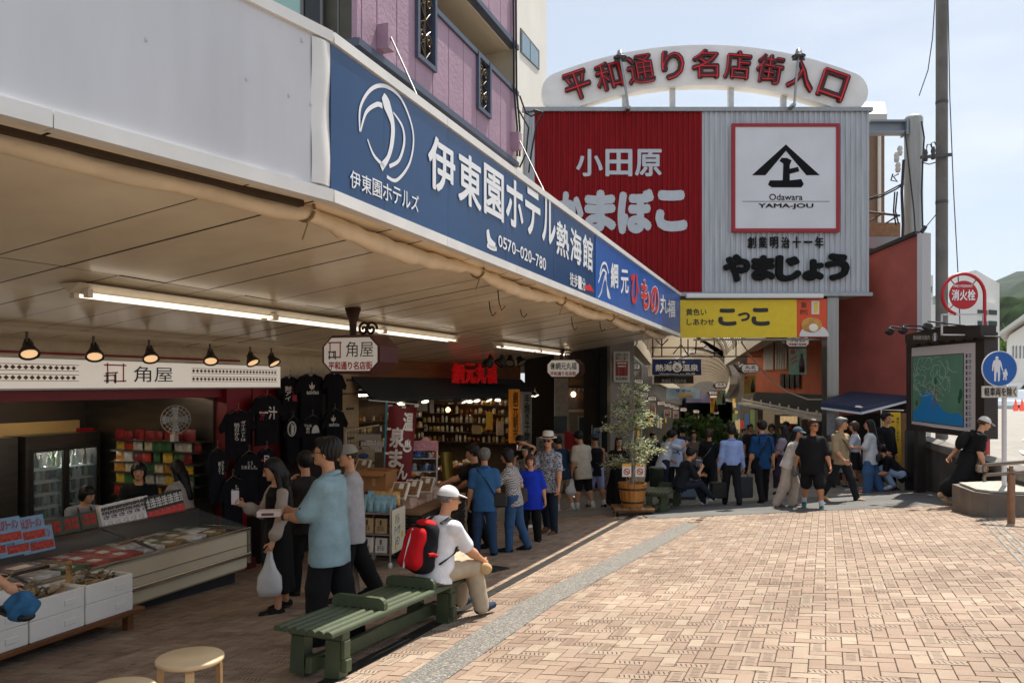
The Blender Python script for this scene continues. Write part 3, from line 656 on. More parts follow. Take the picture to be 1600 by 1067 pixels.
# yellow banner under the gateway
yb_ = thing('yellow_banner_sign', 'yellow sweet shop sign with black lettering hanging under the gateway', 'sign', Wp(1150, 527))
q = MB(); GPL.slab(q, 1063, 469, 527.5, 1245, 468, 527, out=.05, th=.06); q.build('panel', mat('e6c51c', .45, nz=.04), yb_)
q = MB(); GPL.slab(q, 1245.3, 468, 527, 1292, 467, 526.5, out=.05, th=.06); q.build('orange_panel', mat('dd4d1c', .45), yb_)
q = MB()
c = GPL.at(1272, 517, .06); q.prism([(.37*math.cos(math.radians(a)), .3*math.sin(math.radians(a))) for a in range(0, 181, 12)], V((c.x, c.y, Wp(0, 526.5).z+.01)), XR, ZU, .004); GPL.slab(q, 1268, 470, 491, 1280, 470, 491, out=.056, th=.005)
q.build('plate', mat('d9d6d4', .4), yb_)
q = MB(); c = GPL.at(1268, 509, .062); q.ell(c+V((0, 0, .02)), (.27, .02, .19), nu=18); q.build('cake_roll', mat('c58f45', .6, nz=.2), yb_)
q = MB(); c = GPL.at(1271, 512, .085); q.ell(c, (.12, .012, .1), nu=14); q.build('cream_filling', mat('efe6d4', .5), yb_)
q = MB(); GPL.text(q, '黄色い', 1072, 482, 493, 1104, off=.02, out=.057); GPL.text(q, 'しあわせ', 1073, 498, 508, 1116, off=.02, out=.057)
GPL.text(q, 'こ', 1122, 482, 509, 1151, off=.07, out=.057); GPL.text(q, 'っ', 1153, 488, 502, 1172, off=.05, out=.057); GPL.text(q, 'こ', 1174, 481, 509, 1203, off=.07, out=.057)
GPL.text(q, '静岡の\n幸せやさに', 1250, 472, 492, 1263, off=.01, out=.057, ls=1.1)
q.build('lettering', mat('23201c', .5), yb_)
q = MB(); GPL.slab(q, 1272, 472, 488, 1278, 472, 488, out=.062, th=.004); q.build('pack_picture', mat('e7c73a', .5), yb_)
q = MB(); a, b = Wp(1070, 463), Wp(1283, 463); q.box(((a.x+b.x)/2, GY-.12, Wp(0, 463.5).z), (b.x-a.x, .14, .11), b=.02); q.build('light_strip', mat('e0e0de', .4), yb_)
# stainless pillar carrying the gateway on the right
def pillar(name, x0, x1, Y, yt, m, lab, dep=.4):
    a, b = P(x0, yt, Y), P(x1, yt, Y); cx = (a.x+b.x)/2; z0 = gz(cx, Y)
    q = MB(); q.box((cx, Y+dep/2, (z0+a.z)/2), (b.x-a.x, dep, a.z-z0), b=.01); h = .25
    o = q.build(name, m); tag(o, lab, 'pillar'); q = MB(); q.box((cx, Y+dep/2, z0+h/2), (b.x-a.x+.05, dep+.05, h)); q.build('base', mat('55524e', .6), o); return o
pillar('steel_pillar', 1292, 1311, 20.1, 459, mat('8e8a86', .28, .85, nz=.12, sc=2, stretch=(8, 8, .4)), 'stainless steel pillar under the right end of the gateway', .35)
pillar('stone_pillar', 953, 991, 21.0, 520, mat('8d8378', .5, nz=.2, sc=2), 'grey pillar with cracks and shrine posters beside the potted tree', .6)
# ================================================================ purple building over the canopy
PUR = mat('a8899b', .6, nz=.1, sc=2.5, bump=.35, bsc=22, name='purple_panel'); PTRIM = mat('4c5568', .5, nz=.1); OLIVE = mat('55524a', .7, nz=.15); DKW = mat('1f1d1b', .15, spec=.6)
PT = -3.9; PP = VP(S(PT, 0, 0), S(PT, 10, 0)); zl, zp, zu, ztop = CZ+3.17, CZ+4.24, CZ+4.87, CZ+6.6
def ps(x): return sof(PP.at(x, 600))
s0, s1 = ps(557), ps(808)
pb = thing('purple_building', 'purple panelled building with balconies and ornamental grilles above the canopy', 'building', S(-6, 9, zl))
q = MB()
js = [557, 565, 589, 620, 649, 676, 701, 724, 745, 764, 782, 797, 808]
def ppan(a, b, za, zb): q.M = MS; q.box((PT-.03, (a+b)/2, (za+zb)/2), (.06, b-a-.012, zb-za), b=.006); q.M = None
gr1, gr2 = (650, 677), (745, 763)
for a, b in zip(js[:-1], js[1:]):
    if a < 649: ppan(ps(a), ps(b), zl+.06, ztop)
    elif a in (649, 745): ppan(ps(a), ps(b), zl+.06, CZ+3.55); ppan(ps(a), ps(b), zu+.06, ztop)
    else: ppan(ps(a), ps(b), zl+.06, zp-.05); ppan(ps(a), ps(b), zu+.06, ztop)
q.build('cladding', PUR, pb)
q = MB(MS); L = s1-s0
q.box((PT-.05, (s0+s1)/2, zl+.02), (.16, L, .07)); q.box((PT-.03, (ps(677)+s1)/2, zp-.02), (.12, s1-ps(677), .06)); q.box((PT-.05, (ps(655)+s1)/2, zu+.02), (.16, s1-ps(655), .07))
for x0, x1, za, zb in ((650, 677, CZ+3.55, CZ+4.85), (745, 763, CZ+3.55, CZ+4.24)):
    a, b = ps(x0), ps(x1)
    q.box((PT-.02, a, (za+zb)/2), (.12, .05, zb-za)); q.box((PT-.02, b, (za+zb)/2), (.12, .05, zb-za)); q.box((PT-.02, (a+b)/2, za-.02), (.12, b-a+.05, .05))
q.build('blue_trim', PTRIM, pb)
for x0, x1, za, zb in ((650, 677, CZ+3.57, CZ+4.85), (745, 763, CZ+3.57, CZ+4.2)):
    q = MB(); a, b = ps(x0)+.06, ps(x1)-.06; n = 3 if zb-za > 1 else 2
    for i in range(n):
        zc = za+(zb-za)*(i+.5)/n; hh = (zb-za)/n/2
        for sg in (-1, 1):
            c = (a+b)/2+sg*(b-a)*.24; pth = []
            for k in range(30):
                th = k/29*4.6*math.pi/2*1.3; r = (b-a)*.22*(1-k/34); pth.append(S(PT+.01, c+r*math.cos(th)*sg, zc-.0+r*1.3*math.sin(th)))
            q.tube(pth, .011, 5)
            q.tube([S(PT+.01, (a+b)/2, zc-hh), S(PT+.01, c+sg*(b-a)*.15, zc-hh*.4), S(PT+.01, (a+b)/2, zc+hh*.2), S(PT+.01, c+sg*(b-a)*.18, zc+hh*.7), S(PT+.01, (a+b)/2, zc+hh)], .009, 5)
    q.build('grille', mat('55452f', .4, .6), pb)
    q = MB(MS); q.box((PT-.12, (a+b)/2, (za+zb)/2), (.04, b-a+.04, zb-za)); q.build('grille_backing', mat('12100f', .8), pb)
CREAMW = mat('cfc4ae', .7, nz=.08, sc=1.5)
q = MB(MS); q.box((PT-.75, (s0+s1)/2, zu+.0), (1.34, L-.02, .08)); q.build('balcony_soffit', mat('d5cab2', .7), pb)
q = MB(MS); q.box((PT-1.6, (s0+s1)/2+.02, (zl+ztop)/2), (.2, L-.1, ztop-zl-.2)); q.box((PT-.7, s1-.05, (zp+zu)/2), (1.4, .08, ztop-zl-.3)); q.build('balcony_wall', CREAMW, pb)
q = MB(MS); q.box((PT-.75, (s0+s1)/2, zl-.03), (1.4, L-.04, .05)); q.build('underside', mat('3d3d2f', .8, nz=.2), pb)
# near end wall: grey panels, dark window, pale green glass
EP = VP(S(-9, s0, 0), S(PT, s0, 0)); 
q = MB(MS); q.box((PT-2.6, s0+.12, (zl+ztop)/2-.3), (5.1, .14, ztop-zl+.6)); q.build('end_wall', OLIVE, pb)
q = MB(); EP.slab(q, 473, -40, 60, 500, -40, 80, out=.02, th=.02); q.build('dark_window', DKW, pb)
q = MB(); EP.slab(q, 426, -40, 30, 470, -40, 55, out=.02, th=.02); q.build('green_window', mat('9fc4bd', .12, spec=.6), pb)
q = MB(); EP.slab(q, 469, -40, 60, 474, -40, 60, out=.035, th=.03); EP.slab(q, 500, -40, 62, 504, -40, 80, out=.035, th=.03); EP.slab(q, 527, -40, 75, 529, -40, 75, out=.03, th=.02); q.build('window_frame', mat('6e6c68', .4, .6), pb)
# wall brackets and stay wires down to the canopy edge
for x, y, x2, y2 in ((594, 62, 676, 164), (800, 222, 868, 300)):
    a = PP.at(x, y); q = MB(); q.box(a+UT*.06, (.13, .13, .24), rz=-TH); q.build('bracket', PUR, pb)
    e = FP.at(x2, y2); q = MB(); e2 = S(Tf-.08, sof(e), Zf1+.05); q.tube([a+UT*.12, e2], .010, 6); q.build('stay_wire', mat('8e8c88', .35, .8), pb)
q = MB(); 
for i, (x, dx) in enumerate(((799, 0), (803, 1))):
    q.tube([PP.at(x, -20)+UT*.03, PP.at(x, 140)+UT*.04, PP.at(x+3, 200)+UT*.06, PP.at(x+4, 245)+UT*.05], .016, 6)
q.build('wall_cable', mat('26242a', .6), pb)
q = MB()
for pts in (((812, 150), (822, 178), (836, 172), (850, 176)), ((808, 168), (826, 200), (822, 240), (812, 262)), ((850, 174), (838, 195), (830, 240), (826, 270)), ((846, 174), (830, 182), (820, 176))): q.tube([P(x, y, 19.4) for x, y in pts], .022, 5)
q.build('drooping_cable', mat('1c1b1d', .6), gate)
# ================================================================ tall white building behind
a, b = P(808, 0, 25), P(854, 0, 28.5); WPl = VP(a, b)
wb = thing('white_building', 'tall plain white building with a sliding window behind the purple one', 'building', V((0, 27, 3)))
q = MB(); u = WPl.u; n = WPl.n
A = V((a.x, a.y, 0)); B = V((b.x, b.y, 0)); A = A-u*6
for z0, z1 in ((2, 18),):
    pts = [A, B, B-n*8, A-n*8]; k = [V((p.x, p.y, z0)) for p in pts]+[V((p.x, p.y, z1)) for p in pts]
    q.add(k, [(0, 1, 5, 4), (1, 2, 6, 5), (2, 3, 7, 6), (3, 0, 4, 7), (4, 5, 6, 7)])
q.build('wall', mat('e3dfd6', .75, nz=.05, sc=.8), wb)
q = MB(); WPl.slab(q, 814, 44, 82, 843, 80, 110, out=.03, th=.05); q.build('window_frame', mat('57534d', .4, .5), wb)
q = MB(); WPl.slab(q, 816, 50, 82, 828, 64, 94, out=.04, th=.03); WPl.slab(q, 829, 66, 95, 841, 82, 107, out=.04, th=.03); q.build('pane', mat('5f7d8a', .08, spec=.7), wb)
# ================================================================ arcade behind the gateway
ar = thing('arcade_roof', 'translucent ribbed barrel roof over the shopping street behind the gateway', 'roof', V((6, 30, 3)))
def acx(Y): return np.interp(Y, [21, 42, 44, 90], [4.95, 9.3, 10.2, 22.0])
def azs(Y): return CZ+np.interp(Y, [21, 42, 43, 90], [1.75, 1.42, .45, -1.2])
def arr(Y): return np.interp(Y, [21, 42, 43, 90], [2.0, 2.0, 2.0, 2.0])
def m_poly(nt, b):
    b.inputs['Base Color'].default_value = (.9, .85, .75, 1); b.inputs['Roughness'].default_value = .5
    tr = nt.nodes.new('ShaderNodeBsdfTranslucent'); tr.inputs[0].default_value = (.95, .9, .8, 1); ms = nt.nodes.new('ShaderNodeMixShader'); ms.inputs[0].default_value = .85
    nt.links.new(b.outputs[0], ms.inputs[1]); nt.links.new(tr.outputs[0], ms.inputs[2]); nt.links.new(ms.outputs[0], nt.nodes['Material Output'].inputs[0])
POLYC = ramp_mat('translucent_roof', m_poly); RIBM = mat('7c6f60', .6, nz=.1)
def vault(Y0, Y1, nseg):
    q = MB(); q.grid(lambda u, v: (lambda Y, th: V((acx(Y)-arr(Y)*math.cos(th), Y, azs(Y)+arr(Y)*.78*math.sin(th))))(Y0+(Y1-Y0)*v, math.pi*u), 18, nseg); q.build('vault_sheet', POLYC, ar)
    q = MB(); n = int((Y1-Y0)/.75)
    for i in range(n+1):
        Y = Y0+(Y1-Y0)*i/n; r = arr(Y)-.05; big = i % 6 == 0 or i == n
        q.tube([V((acx(Y)-r*math.cos(math.pi*k/16), Y, azs(Y)+r*.78*math.sin(math.pi*k/16))) for k in range(17)], .09 if big else .028, 5)
    q.build('rib', RIBM, ar)
    for sg in (-1, 1):
        q = MB(); pts = [V((acx(Y)+sg*(arr(Y)+.12), Y, azs(Y)-.18)) for Y in np.linspace(Y0, Y1, 6)]
        for p, k in zip(pts[:-1], pts[1:]): q.bar(p, k, .4, .5)
        q.build('eave_beam', mat('c3b8a8', .6, nz=.1), ar)
vault(21.2, 42, 12); vault(43.5, 88, 16)
q = MB(); a = V((acx(42), 42.2, azs(42)))
q.prism([(2.1*math.cos(math.radians(t)), 1.64*math.sin(math.radians(t))) for t in range(0, 181, 10)]+[(-2.1, -1)]+[(.9+1.95*math.cos(math.radians(t)), -.97+1.5*math.sin(math.radians(t))) for t in range(180, -1, -10)]+[(2.95, -1)], a, XR, ZU, .05); q.build('gable_sheet', mat('b9ab97', .6), ar)
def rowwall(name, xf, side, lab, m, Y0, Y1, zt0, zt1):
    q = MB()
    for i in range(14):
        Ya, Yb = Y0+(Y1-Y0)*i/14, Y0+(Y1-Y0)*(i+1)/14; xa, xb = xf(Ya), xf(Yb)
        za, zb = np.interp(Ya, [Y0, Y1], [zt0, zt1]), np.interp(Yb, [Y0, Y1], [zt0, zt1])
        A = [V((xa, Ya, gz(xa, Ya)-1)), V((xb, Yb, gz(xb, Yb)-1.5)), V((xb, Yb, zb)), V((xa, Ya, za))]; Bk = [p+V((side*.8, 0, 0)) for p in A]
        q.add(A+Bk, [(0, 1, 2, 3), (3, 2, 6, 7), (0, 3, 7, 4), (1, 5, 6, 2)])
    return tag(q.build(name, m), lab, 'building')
lw = lambda Y: acx(Y)-arr(Y)-.55
rwf = lambda Y: acx(Y)+arr(Y)+.5
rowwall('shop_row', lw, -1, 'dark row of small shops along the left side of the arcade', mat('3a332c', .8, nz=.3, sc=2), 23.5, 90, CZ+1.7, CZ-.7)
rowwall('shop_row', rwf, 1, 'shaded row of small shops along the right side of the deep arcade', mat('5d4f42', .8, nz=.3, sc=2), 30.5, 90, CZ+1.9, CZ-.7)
q = MB(); q.box((24.3, 91, .5), (16, 1, 9)); tag(q.build('end_building', mat('8a7f72', .8, nz=.3)), 'tan building closing the far end of the arcade', 'building')
for x0, x1, Y0, Y1, z in ((-3.2, 3.0, 21.5, 31, CZ+2.35), (6.95, 9.4, 23.0, 30, CZ+3.02)):  # roof slabs added to keep sun strips off the arcade floor
    q = MB(); q.box(((x0+x1)/2, (Y0+Y1)/2, z), (x1-x0, Y1-Y0, .12)); q.build('sun_block_roof', mat('8d8377', .7), ar)
rs_ = random.Random(8)
for i in range(26):  # added glowing panels stand in for small bright bits along the rows
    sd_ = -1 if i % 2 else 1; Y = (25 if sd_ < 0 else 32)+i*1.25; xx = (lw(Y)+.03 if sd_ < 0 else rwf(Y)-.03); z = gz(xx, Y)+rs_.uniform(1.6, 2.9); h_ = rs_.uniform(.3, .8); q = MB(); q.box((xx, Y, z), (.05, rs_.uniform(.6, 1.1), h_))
    tag(q.build('glow_panel', mat(rs_.choice(['d9b98a', 'c9c2b2', 'b33a2a', '3a5a7a', 'd9a83a', '6a7a4a']), .5, nz=.4, sc=7, emit=.18)), 'small lit shop sign panel on the %s row of the arcade' % ('left' if sd_ < 0 else 'right'), 'sign', 'lit signs on the %s arcade row' % ('left' if sd_ < 0 else 'right'))
# orange walled restaurant on the right side of the arcade
oa, ob = P(1296, 600, 22.3), P(1168, 600, 30); OP = VP(ob, oa)
orr = thing('orange_restaurant', 'terracotta walled restaurant with slatted windows inside the arcade', 'building', V((8.7, 26, 0)))
TER = mat('b35a38', .8, nz=.12, sc=2)
q = MB(); A, B = V((ob.x, ob.y, 0)), V((oa.x, oa.y, 0)); nb = -OP.n if OP.n.dot(V((-1, -1, 0))) > 0 else OP.n
zt = CZ+3.0
k = []
for z0, z1 in ((CZ-.35, zt),):
    pts = [A, B, B+V((.5, 1, 0)), A+V((3, 0, 0))]; k = [V((p.x, p.y, z0)) for p in pts]+[V((p.x, p.y, z1)) for p in pts]; q.add(k, [(0, 1, 5, 4), (1, 2, 6, 5), (3, 0, 4, 7), (4, 5, 6, 7), (3, 2, 1, 0)])
q.build('wall', TER, orr)
so_ = .04 if OP.n.dot(V((-1, -1, 0))) > 0 else -.04
for x0, x1, ya, yb in ((1194, 1206, 534, 577), (1212, 1227, 533, 576)):
    q = MB(); OP.slab(q, x0, ya, yb, x1, ya-1, yb-1, out=so_, th=.02); q.build('window', mat('4a4a48', .3), orr)
    q = MB(); n = 4
    for i in range(n+1): xx = x0+(x1-x0)*i/n; OP.slab(q, xx-.7, ya-1, yb+1, xx+.7, ya-1, yb+1, out=so_*2, th=.04)
    q.build('slat', mat('d2cdc4', .6), orr)
q = MB(); OP.slab(q, 1177, 612, 640, 1291, 617, 648, out=so_*1.5, th=.05); q.build('dark_fascia', mat('25262a', .6), orr)
q = MB()
for x in (1219, 1227, 1235, 1243): OP.slab(q, x, 584, 605, x+5.5, 584, 606, out=so_*2, th=.04)
q.build('menu_board', mat('241d18', .5), orr)
# lower shop front of the restaurant
LP = VP(P(1172, 600, 29), P(1297, 600, 22.0))
so2 = .05 if LP.n.dot(V((-1, -1, 0))) > 0 else -.05
q = MB(); LP.slab(q, 1192, 640, 775, 1297, 645, 775, out=0, th=.2*(1 if so2 > 0 else -1)); q.build('shop_front', mat('b7a68c', .7, nz=.15), orr)
q = MB(); LP.slab(q, 1210, 648, 735, 1247, 648, 740, out=so2, th=.03); LP.slab(q, 1252, 655, 770, 1290, 655, 775, out=so2, th=.03); q.build('doorway', mat('231c17', .4), orr)
q = MB(); LP.slab(q, 1219, 650, 661, 1245, 650, 662, out=so2*1.6, th=.02); q.build('menu_sign', mat('d9b98a', .5, nz=.3, sc=9, emit=.25), orr)
q = MB(); LP.slab(q, 1220, 664, 668, 1236, 664, 669, out=so2*1.6, th=.02); q.build('red_sign', RED, orr)
q = MB()
for i in range(9):
    a, b = P(1160+14.5*i, 630+2.9*i, 25.2-.38*i), P(1160+14.5*(i+1)-1.2, 630+2.9*(i+1), 25.2-.38*(i+1)); q.bar(a, b, .35, .07); 
    q.bar(a+ZU*.22, a-ZU*.02, .04)
q.bar(P(1160, 624, 25.2), P(1290, 650, 21.8), .05); q.build('awning_frame', mat('d7d2c8', .5), orr)
# ================================================================ red building on the right with sloping parapet
ra, rb = P(1310, 600, 21.6), P(1437, 600, 19.3); RP = VP(ra, rb)
rd = thing('red_building', 'plain brick red building with a sloping black parapet beside the gateway', 'building', V((10, 20.5, 0)))
RW = mat('a5544a', .75, nz=.16, sc=1.5, bump=.15, bsc=9)
bk = V((1.2, 4.5, 0))
def wallprism(mb, P3, x0, yt0, yb0, x1, yt1, yb1, back):
    a, b, c, d = P3.at(x0, yt0), P3.at(x1, yt1), P3.at(x1, yb1), P3.at(x0, yb0); q = [a, b, c, d]
    mb.add(q+[p+back for p in q], [(3, 2, 1, 0), (4, 5, 6, 7), (0, 1, 5, 4), (1, 2, 6, 5), (2, 3, 7, 6), (3, 0, 4, 7)])
q = MB(); wallprism(q, RP, 1311, 418, 800, 1433, 366, 775, bk); q.build('wall', RW, rd)
q = MB(); a, b = RP.at(1309, 417), RP.at(1434, 364); q.bar(a, b, .16, .09); q.build('parapet_cap', mat('2a2a2c', .5), rd)
q = MB(); RP.slab(q, 1433, 366, 775, 1441, 363, 775, out=.03, th=.3); q.build('corner_trim', mat('d0cfd2', .5), rd)
q = MB(); RP.slab(q, 1290, 628, 640, 1437, 622, 640, out=.02, th=.05); q.build('dark_band', mat('3a2a26', .8), rd)  # plain dark brown band across the foot of the red wall
# lower shop front: dark opening and shutters below the red wall
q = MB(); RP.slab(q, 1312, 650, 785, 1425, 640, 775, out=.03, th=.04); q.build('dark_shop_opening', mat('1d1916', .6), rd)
q = MB(); RP.slab(q, 1385, 645, 770, 1424, 645, 770, out=.05, th=.04); q.build('tan_panel', mat('c49a72', .7, nz=.1), rd)
# navy awning over that shop
av = thing('navy_awning', 'small navy blue fabric awning over the shop beside the gateway pillar', 'awning', P(1350, 640, 19.6))
q = MB(); a, b, c, d = P(1283, 629, 19.0), P(1345, 637, 18.6), P(1420, 618, 19.6), P(1330, 611, 20.6)
q.add([a, b, c, d, a-ZU*.12, b-ZU*.12, c-ZU*.12, d-ZU*.12], [(0, 1, 2, 3), (0, 4, 5, 1), (1, 5, 6, 2), (3, 7, 4, 0), (2, 6, 7, 3), (4, 7, 6, 5)]); q.build('fabric', mat('222a44', .7, nz=.1), av)
q = MB(); q.bar(a-ZU*.13, b-ZU*.13, .05); q.bar(b-ZU*.13, c-ZU*.13, .05); q.build('valance', mat('c9ccd2', .5), av)
# ================================================================ round steel column, beam, brown building, utility pole
def column(name, x0, x1, Y, yt, m, lab, yb=None, cat='column', r1=None):
    a, b = P(x0, yt, Y), P(x1, yt, Y); r = (b.x-a.x)/2; c = V(((a.x+b.x)/2, Y, 0)); z0 = gz(c.x, Y)-.3 if yb is None else P(0, yb, Y).z
    q = MB(); q.lathe([(r*(r1 or 1), z0), (r, a.z), (r*.85, a.z+.06), (0, a.z+.09)], c, 24); return tag(q.build(name, m), lab, cat), c, r, a.z
sc_, cc, cr_, cz_ = column('steel_column', 1414, 1441, 20.6, 186, mat('a3a19c', .45, .35, nz=.12, sc=2, stretch=(6, 6, .5)), 'thick round grey steel column carrying the beam of the gateway')
q = MB(); a, b = P(1357, 200, 20.6), P(1415, 200, 20.6); 
for dz, h, dp in ((.14, .05, .3), (-.14, .05, .3), (0, .26, .04)): q.box(((a.x+b.x)/2, 20.6, a.z+dz), (b.x-a.x, dp, h))
q.box((b.x-.03, 20.6, a.z), (.05, .34, .42)); q.build('beam', mat('8f98a3', .5, .3), sc_)
q = MB()
for k, (pts) in enumerate((((1440, 190), (1444, 215), (1442, 250), (1440, 300), (1442, 360)), ((1412, 250), (1409, 300), (1411, 350), (1408, 420)))):
    q.tube([P(x, y, 20.3) for x, y in pts], .035 if k else .02, 6)
q.build('cable', mat('2c2b2d', .6), sc_)
q = MB()
for x, y in ((1401, 246), (1403, 262), (1406, 236)): q.lathe([(.0, -.12), (.05, -.12), (.07, -.03), (.05, 0), (.07, .05), (.04, .12), (0, .12)], P(x, y, 20.3), 10)
q.build('insulator', mat('cfcbc4', .35), sc_)
q = MB(); 
for pts in (((1358, 312), (1376, 308), (1400, 296), (1412, 288)), ((1358, 310), (1380, 303), (1412, 286)), ((1398, 300), (1396, 330), (1400, 352)), ((1402, 300), (1399, 330), (1404, 350)), ((1395, 272), (1392, 282), (1402, 284), (1396, 276), (1404, 272))): q.tube([P(x, y, 20.4) for x, y in pts], .02, 5)
q.tube([P(1414, 205, 20.1), P(1428, 330, 19.9), P(1437, 470, 19.6), P(1440, 560, 19.4)], .018, 5); q.build('loose_cable', mat('242325', .6), sc_)
bb = thing('brown_building', 'narrow brown building with a white downpipe seen behind the gateway', 'building', P(1370, 300, 27))
def bx(mb, x0, x1, yt, yb, Y, dep):
    a, b = P(x0, yt, Y), P(x1, yb, Y); mb.box(((a.x+b.x)/2, Y+dep/2, (a.z+b.z)/2), (b.x-a.x, dep, a.z-b.z))
q = MB(); bx(q, 1300, 1382, 190, 620, 27, 5); q.build('wall', mat('7d6350', .75, nz=.1), bb)
q = MB(); bx(q, 1300, 1386, 178, 191, 26.8, 5.4); q.build('eave', mat('b7b4ae', .5), bb)
q = MB(); a, b, c, d = P(1300, 178, 26.8), P(1385, 178, 26.8), P(1382, 160, 29.5), P(1300, 160, 29.5); q.add([a, b, c, d], [(0, 1, 2, 3)]); q.build('roof', mat('d8d4d2', .5, nz=.1), bb)
q = MB(); q.tube([P(1374, 192, 26.9), P(1374, 400, 26.9)], .06, 8); q.build('downpipe', mat('d6d2ca', .5), bb)
cw = thing('service_balcony', 'rusty brown service balcony between the gateway and the steel column', 'balcony', P(1382, 370, 22))
q = MB(); bx(q, 1352, 1407, 348, 370, 22, 1.2); q.build('floor', mat('8a6a4c', .7, nz=.2), cw)
q = MB(); bx(q, 1352, 1407, 370, 388, 21.95, 1.3); q.build('beam', mat('8e9196', .5), cw)
q = MB(); q.tube([P(1352, 331, 22), P(1406, 337, 22)], .035, 6); q.tube([P(1356, 347, 22), P(1382, 332, 22)], .025, 6); q.tube([P(1384, 349, 22), P(1405, 336, 22)], .025, 6); q.build('rail', mat('4a3226', .6), cw)
up, uc, ur, uz = column('utility_pole', 1463, 1480, 19.0, -30, mat('6f6b65', .75, nz=.18, sc=3), 'tall concrete utility pole rising behind the map board', r1=1.06, cat='pole')
q = MB()
for y, m in ((160, 1), (316, 1)): 
    c = P(1471.5, y, 19.0); q.lathe([(ur*1.04, -.04), (ur*1.08, -.03), (ur*1.08, .03), (ur*1.04, .04)], c, 20)
q.build('band', mat('55534f', .4, .6), up)
q = MB(); q.bar(P(1439, 246, 18.8), P(1487, 242, 18.8), .07, .07); q.build('crossarm', mat('55585a', .5, .5), up)
for x, y in ((1446, 243), (1458, 240)):
    q = MB(); q.lathe([(0, -.14), (.045, -.14), (.06, -.05), (.04, 0), (.055, .05), (.03, .16), (0, .16)], P(x, y, 18.8), 10); q.build('insulator', mat('3c3a3a', .4), up)
q = MB()
for pts in (((1446, 240), (1449, 226), (1454, 226), (1458, 236)), ((1457, 236), (1455, 224), (1460, 222), (1463, 228)), ((1440, 254), (1452, 257), (1462, 254))): q.tube([P(x, y, 18.8) for x, y in pts], .014, 5)
q.build('jumper_cable', mat('2a292b', .6), up)
q = MB()
for pts in (((1481, -20), (1484, 150), (1490, 300), (1497, 430), (1502, 560)), ((1462, -20), (1457, 60), (1450, 110), (1436, 150))): q.tube([P(x, y, 18.7) for x, y in pts], .012, 5)
q.tube([P(1463, 335, 18.7), P(1444, 358, 18.7)], .012, 5); q.build('stay_wire', mat('3a3a3c', .5), up)
q = MB(); q.tube([P(1446, 354, 18.7), P(1440, 363, 18.7)], .05, 8); q.build('stay_guard', mat('26262a', .6), up)
# ================================================================ background buildings, car park
ob_ = thing('office_building', 'white concrete office block with rows of strip windows below the hill', 'building', P(1515, 560, 95))
OW = mat('dcdad6', .75, nz=.07, sc=.25); Yo = 95
a0, a1, a2 = P(1478, 600, 96), P(1525, 600, 90), P(1561, 600, 99)
P1, P2 = VP(a0, a1), VP(a1, a2)
q = MB(); wallprism(q, P1, 1478, 434, 610, 1525, 422, 610, V((10, 12, 0))); q.build('tower', OW, ob_)
q = MB(); wallprism(q, P2, 1525, 468, 610, 1561, 475, 610, V((-5, 15, 0))); q.build('wing', OW, ob_)
q = MB()
for r in range(4):
    for x0, x1 in ((1529, 1543), (1546, 1558)): q = MB(); y = 484+17.3*r; P2.slab(q, x0, y, y+7.5, x1, y+.8, y+8.3, out=.12, th=.1); q.build('window', mat('3e4d54', .15, spec=.7), ob_)
q = MB(); bx(q, 1438, 1458, 430, 600, 120, 8); 
sl = tag(q.build('slab_building', mat('c7c9cc', .6, nz=.05, sc=.3)), 'pale grey panelled slab building behind the utility pole', 'building')
q = MB()
for i in range(1, 9): bx(q, 1438, 1458.1, 430+18*i, 431+18*i, 119.9, .1)
q.build('panel_joint', mat('9c9ea1', .6), sl)
q = MB(); bx(q, 1449, 1456, 448, 457, 119.8, .1); q.build('window', mat('60686c', .2), sl)
lo = thing('low_white_building', 'white gabled building with narrow windows at the right edge of the car park', 'building', P(1590, 570, 62))
l0, l1 = P(1577, 600, 66), P(1625, 600, 55); LPl = VP(l0, l1)
q = MB(); wallprism(q, LPl, 1577, 524, 606, 1625, 492, 606, V((6, 10, 0))); q.build('wall', mat('e6e3dd', .7, nz=.05, sc=.4), lo)
q = MB(); a, b = LPl.at(1574, 524), LPl.at(1630, 487); k = [a-LPl.n*-.6, b-LPl.n*-.6, b+V((6, 10, 0)), a+V((6, 10, 0))]; q.add(k+[p+ZU*.3 for p in k], [(3, 2, 1, 0), (4, 5, 6, 7), (0, 1, 5, 4), (1, 2, 6, 5), (3, 0, 4, 7)]); q.build('roof', mat('c9c7c2', .6), lo)
for x in (1581, 1586, 1592, 1598): q = MB(); LPl.slab(q, x, 541, 560, x+2, 540, 559.5, out=.06, th=.05); q.build('window', mat('8a8f92', .2), lo)
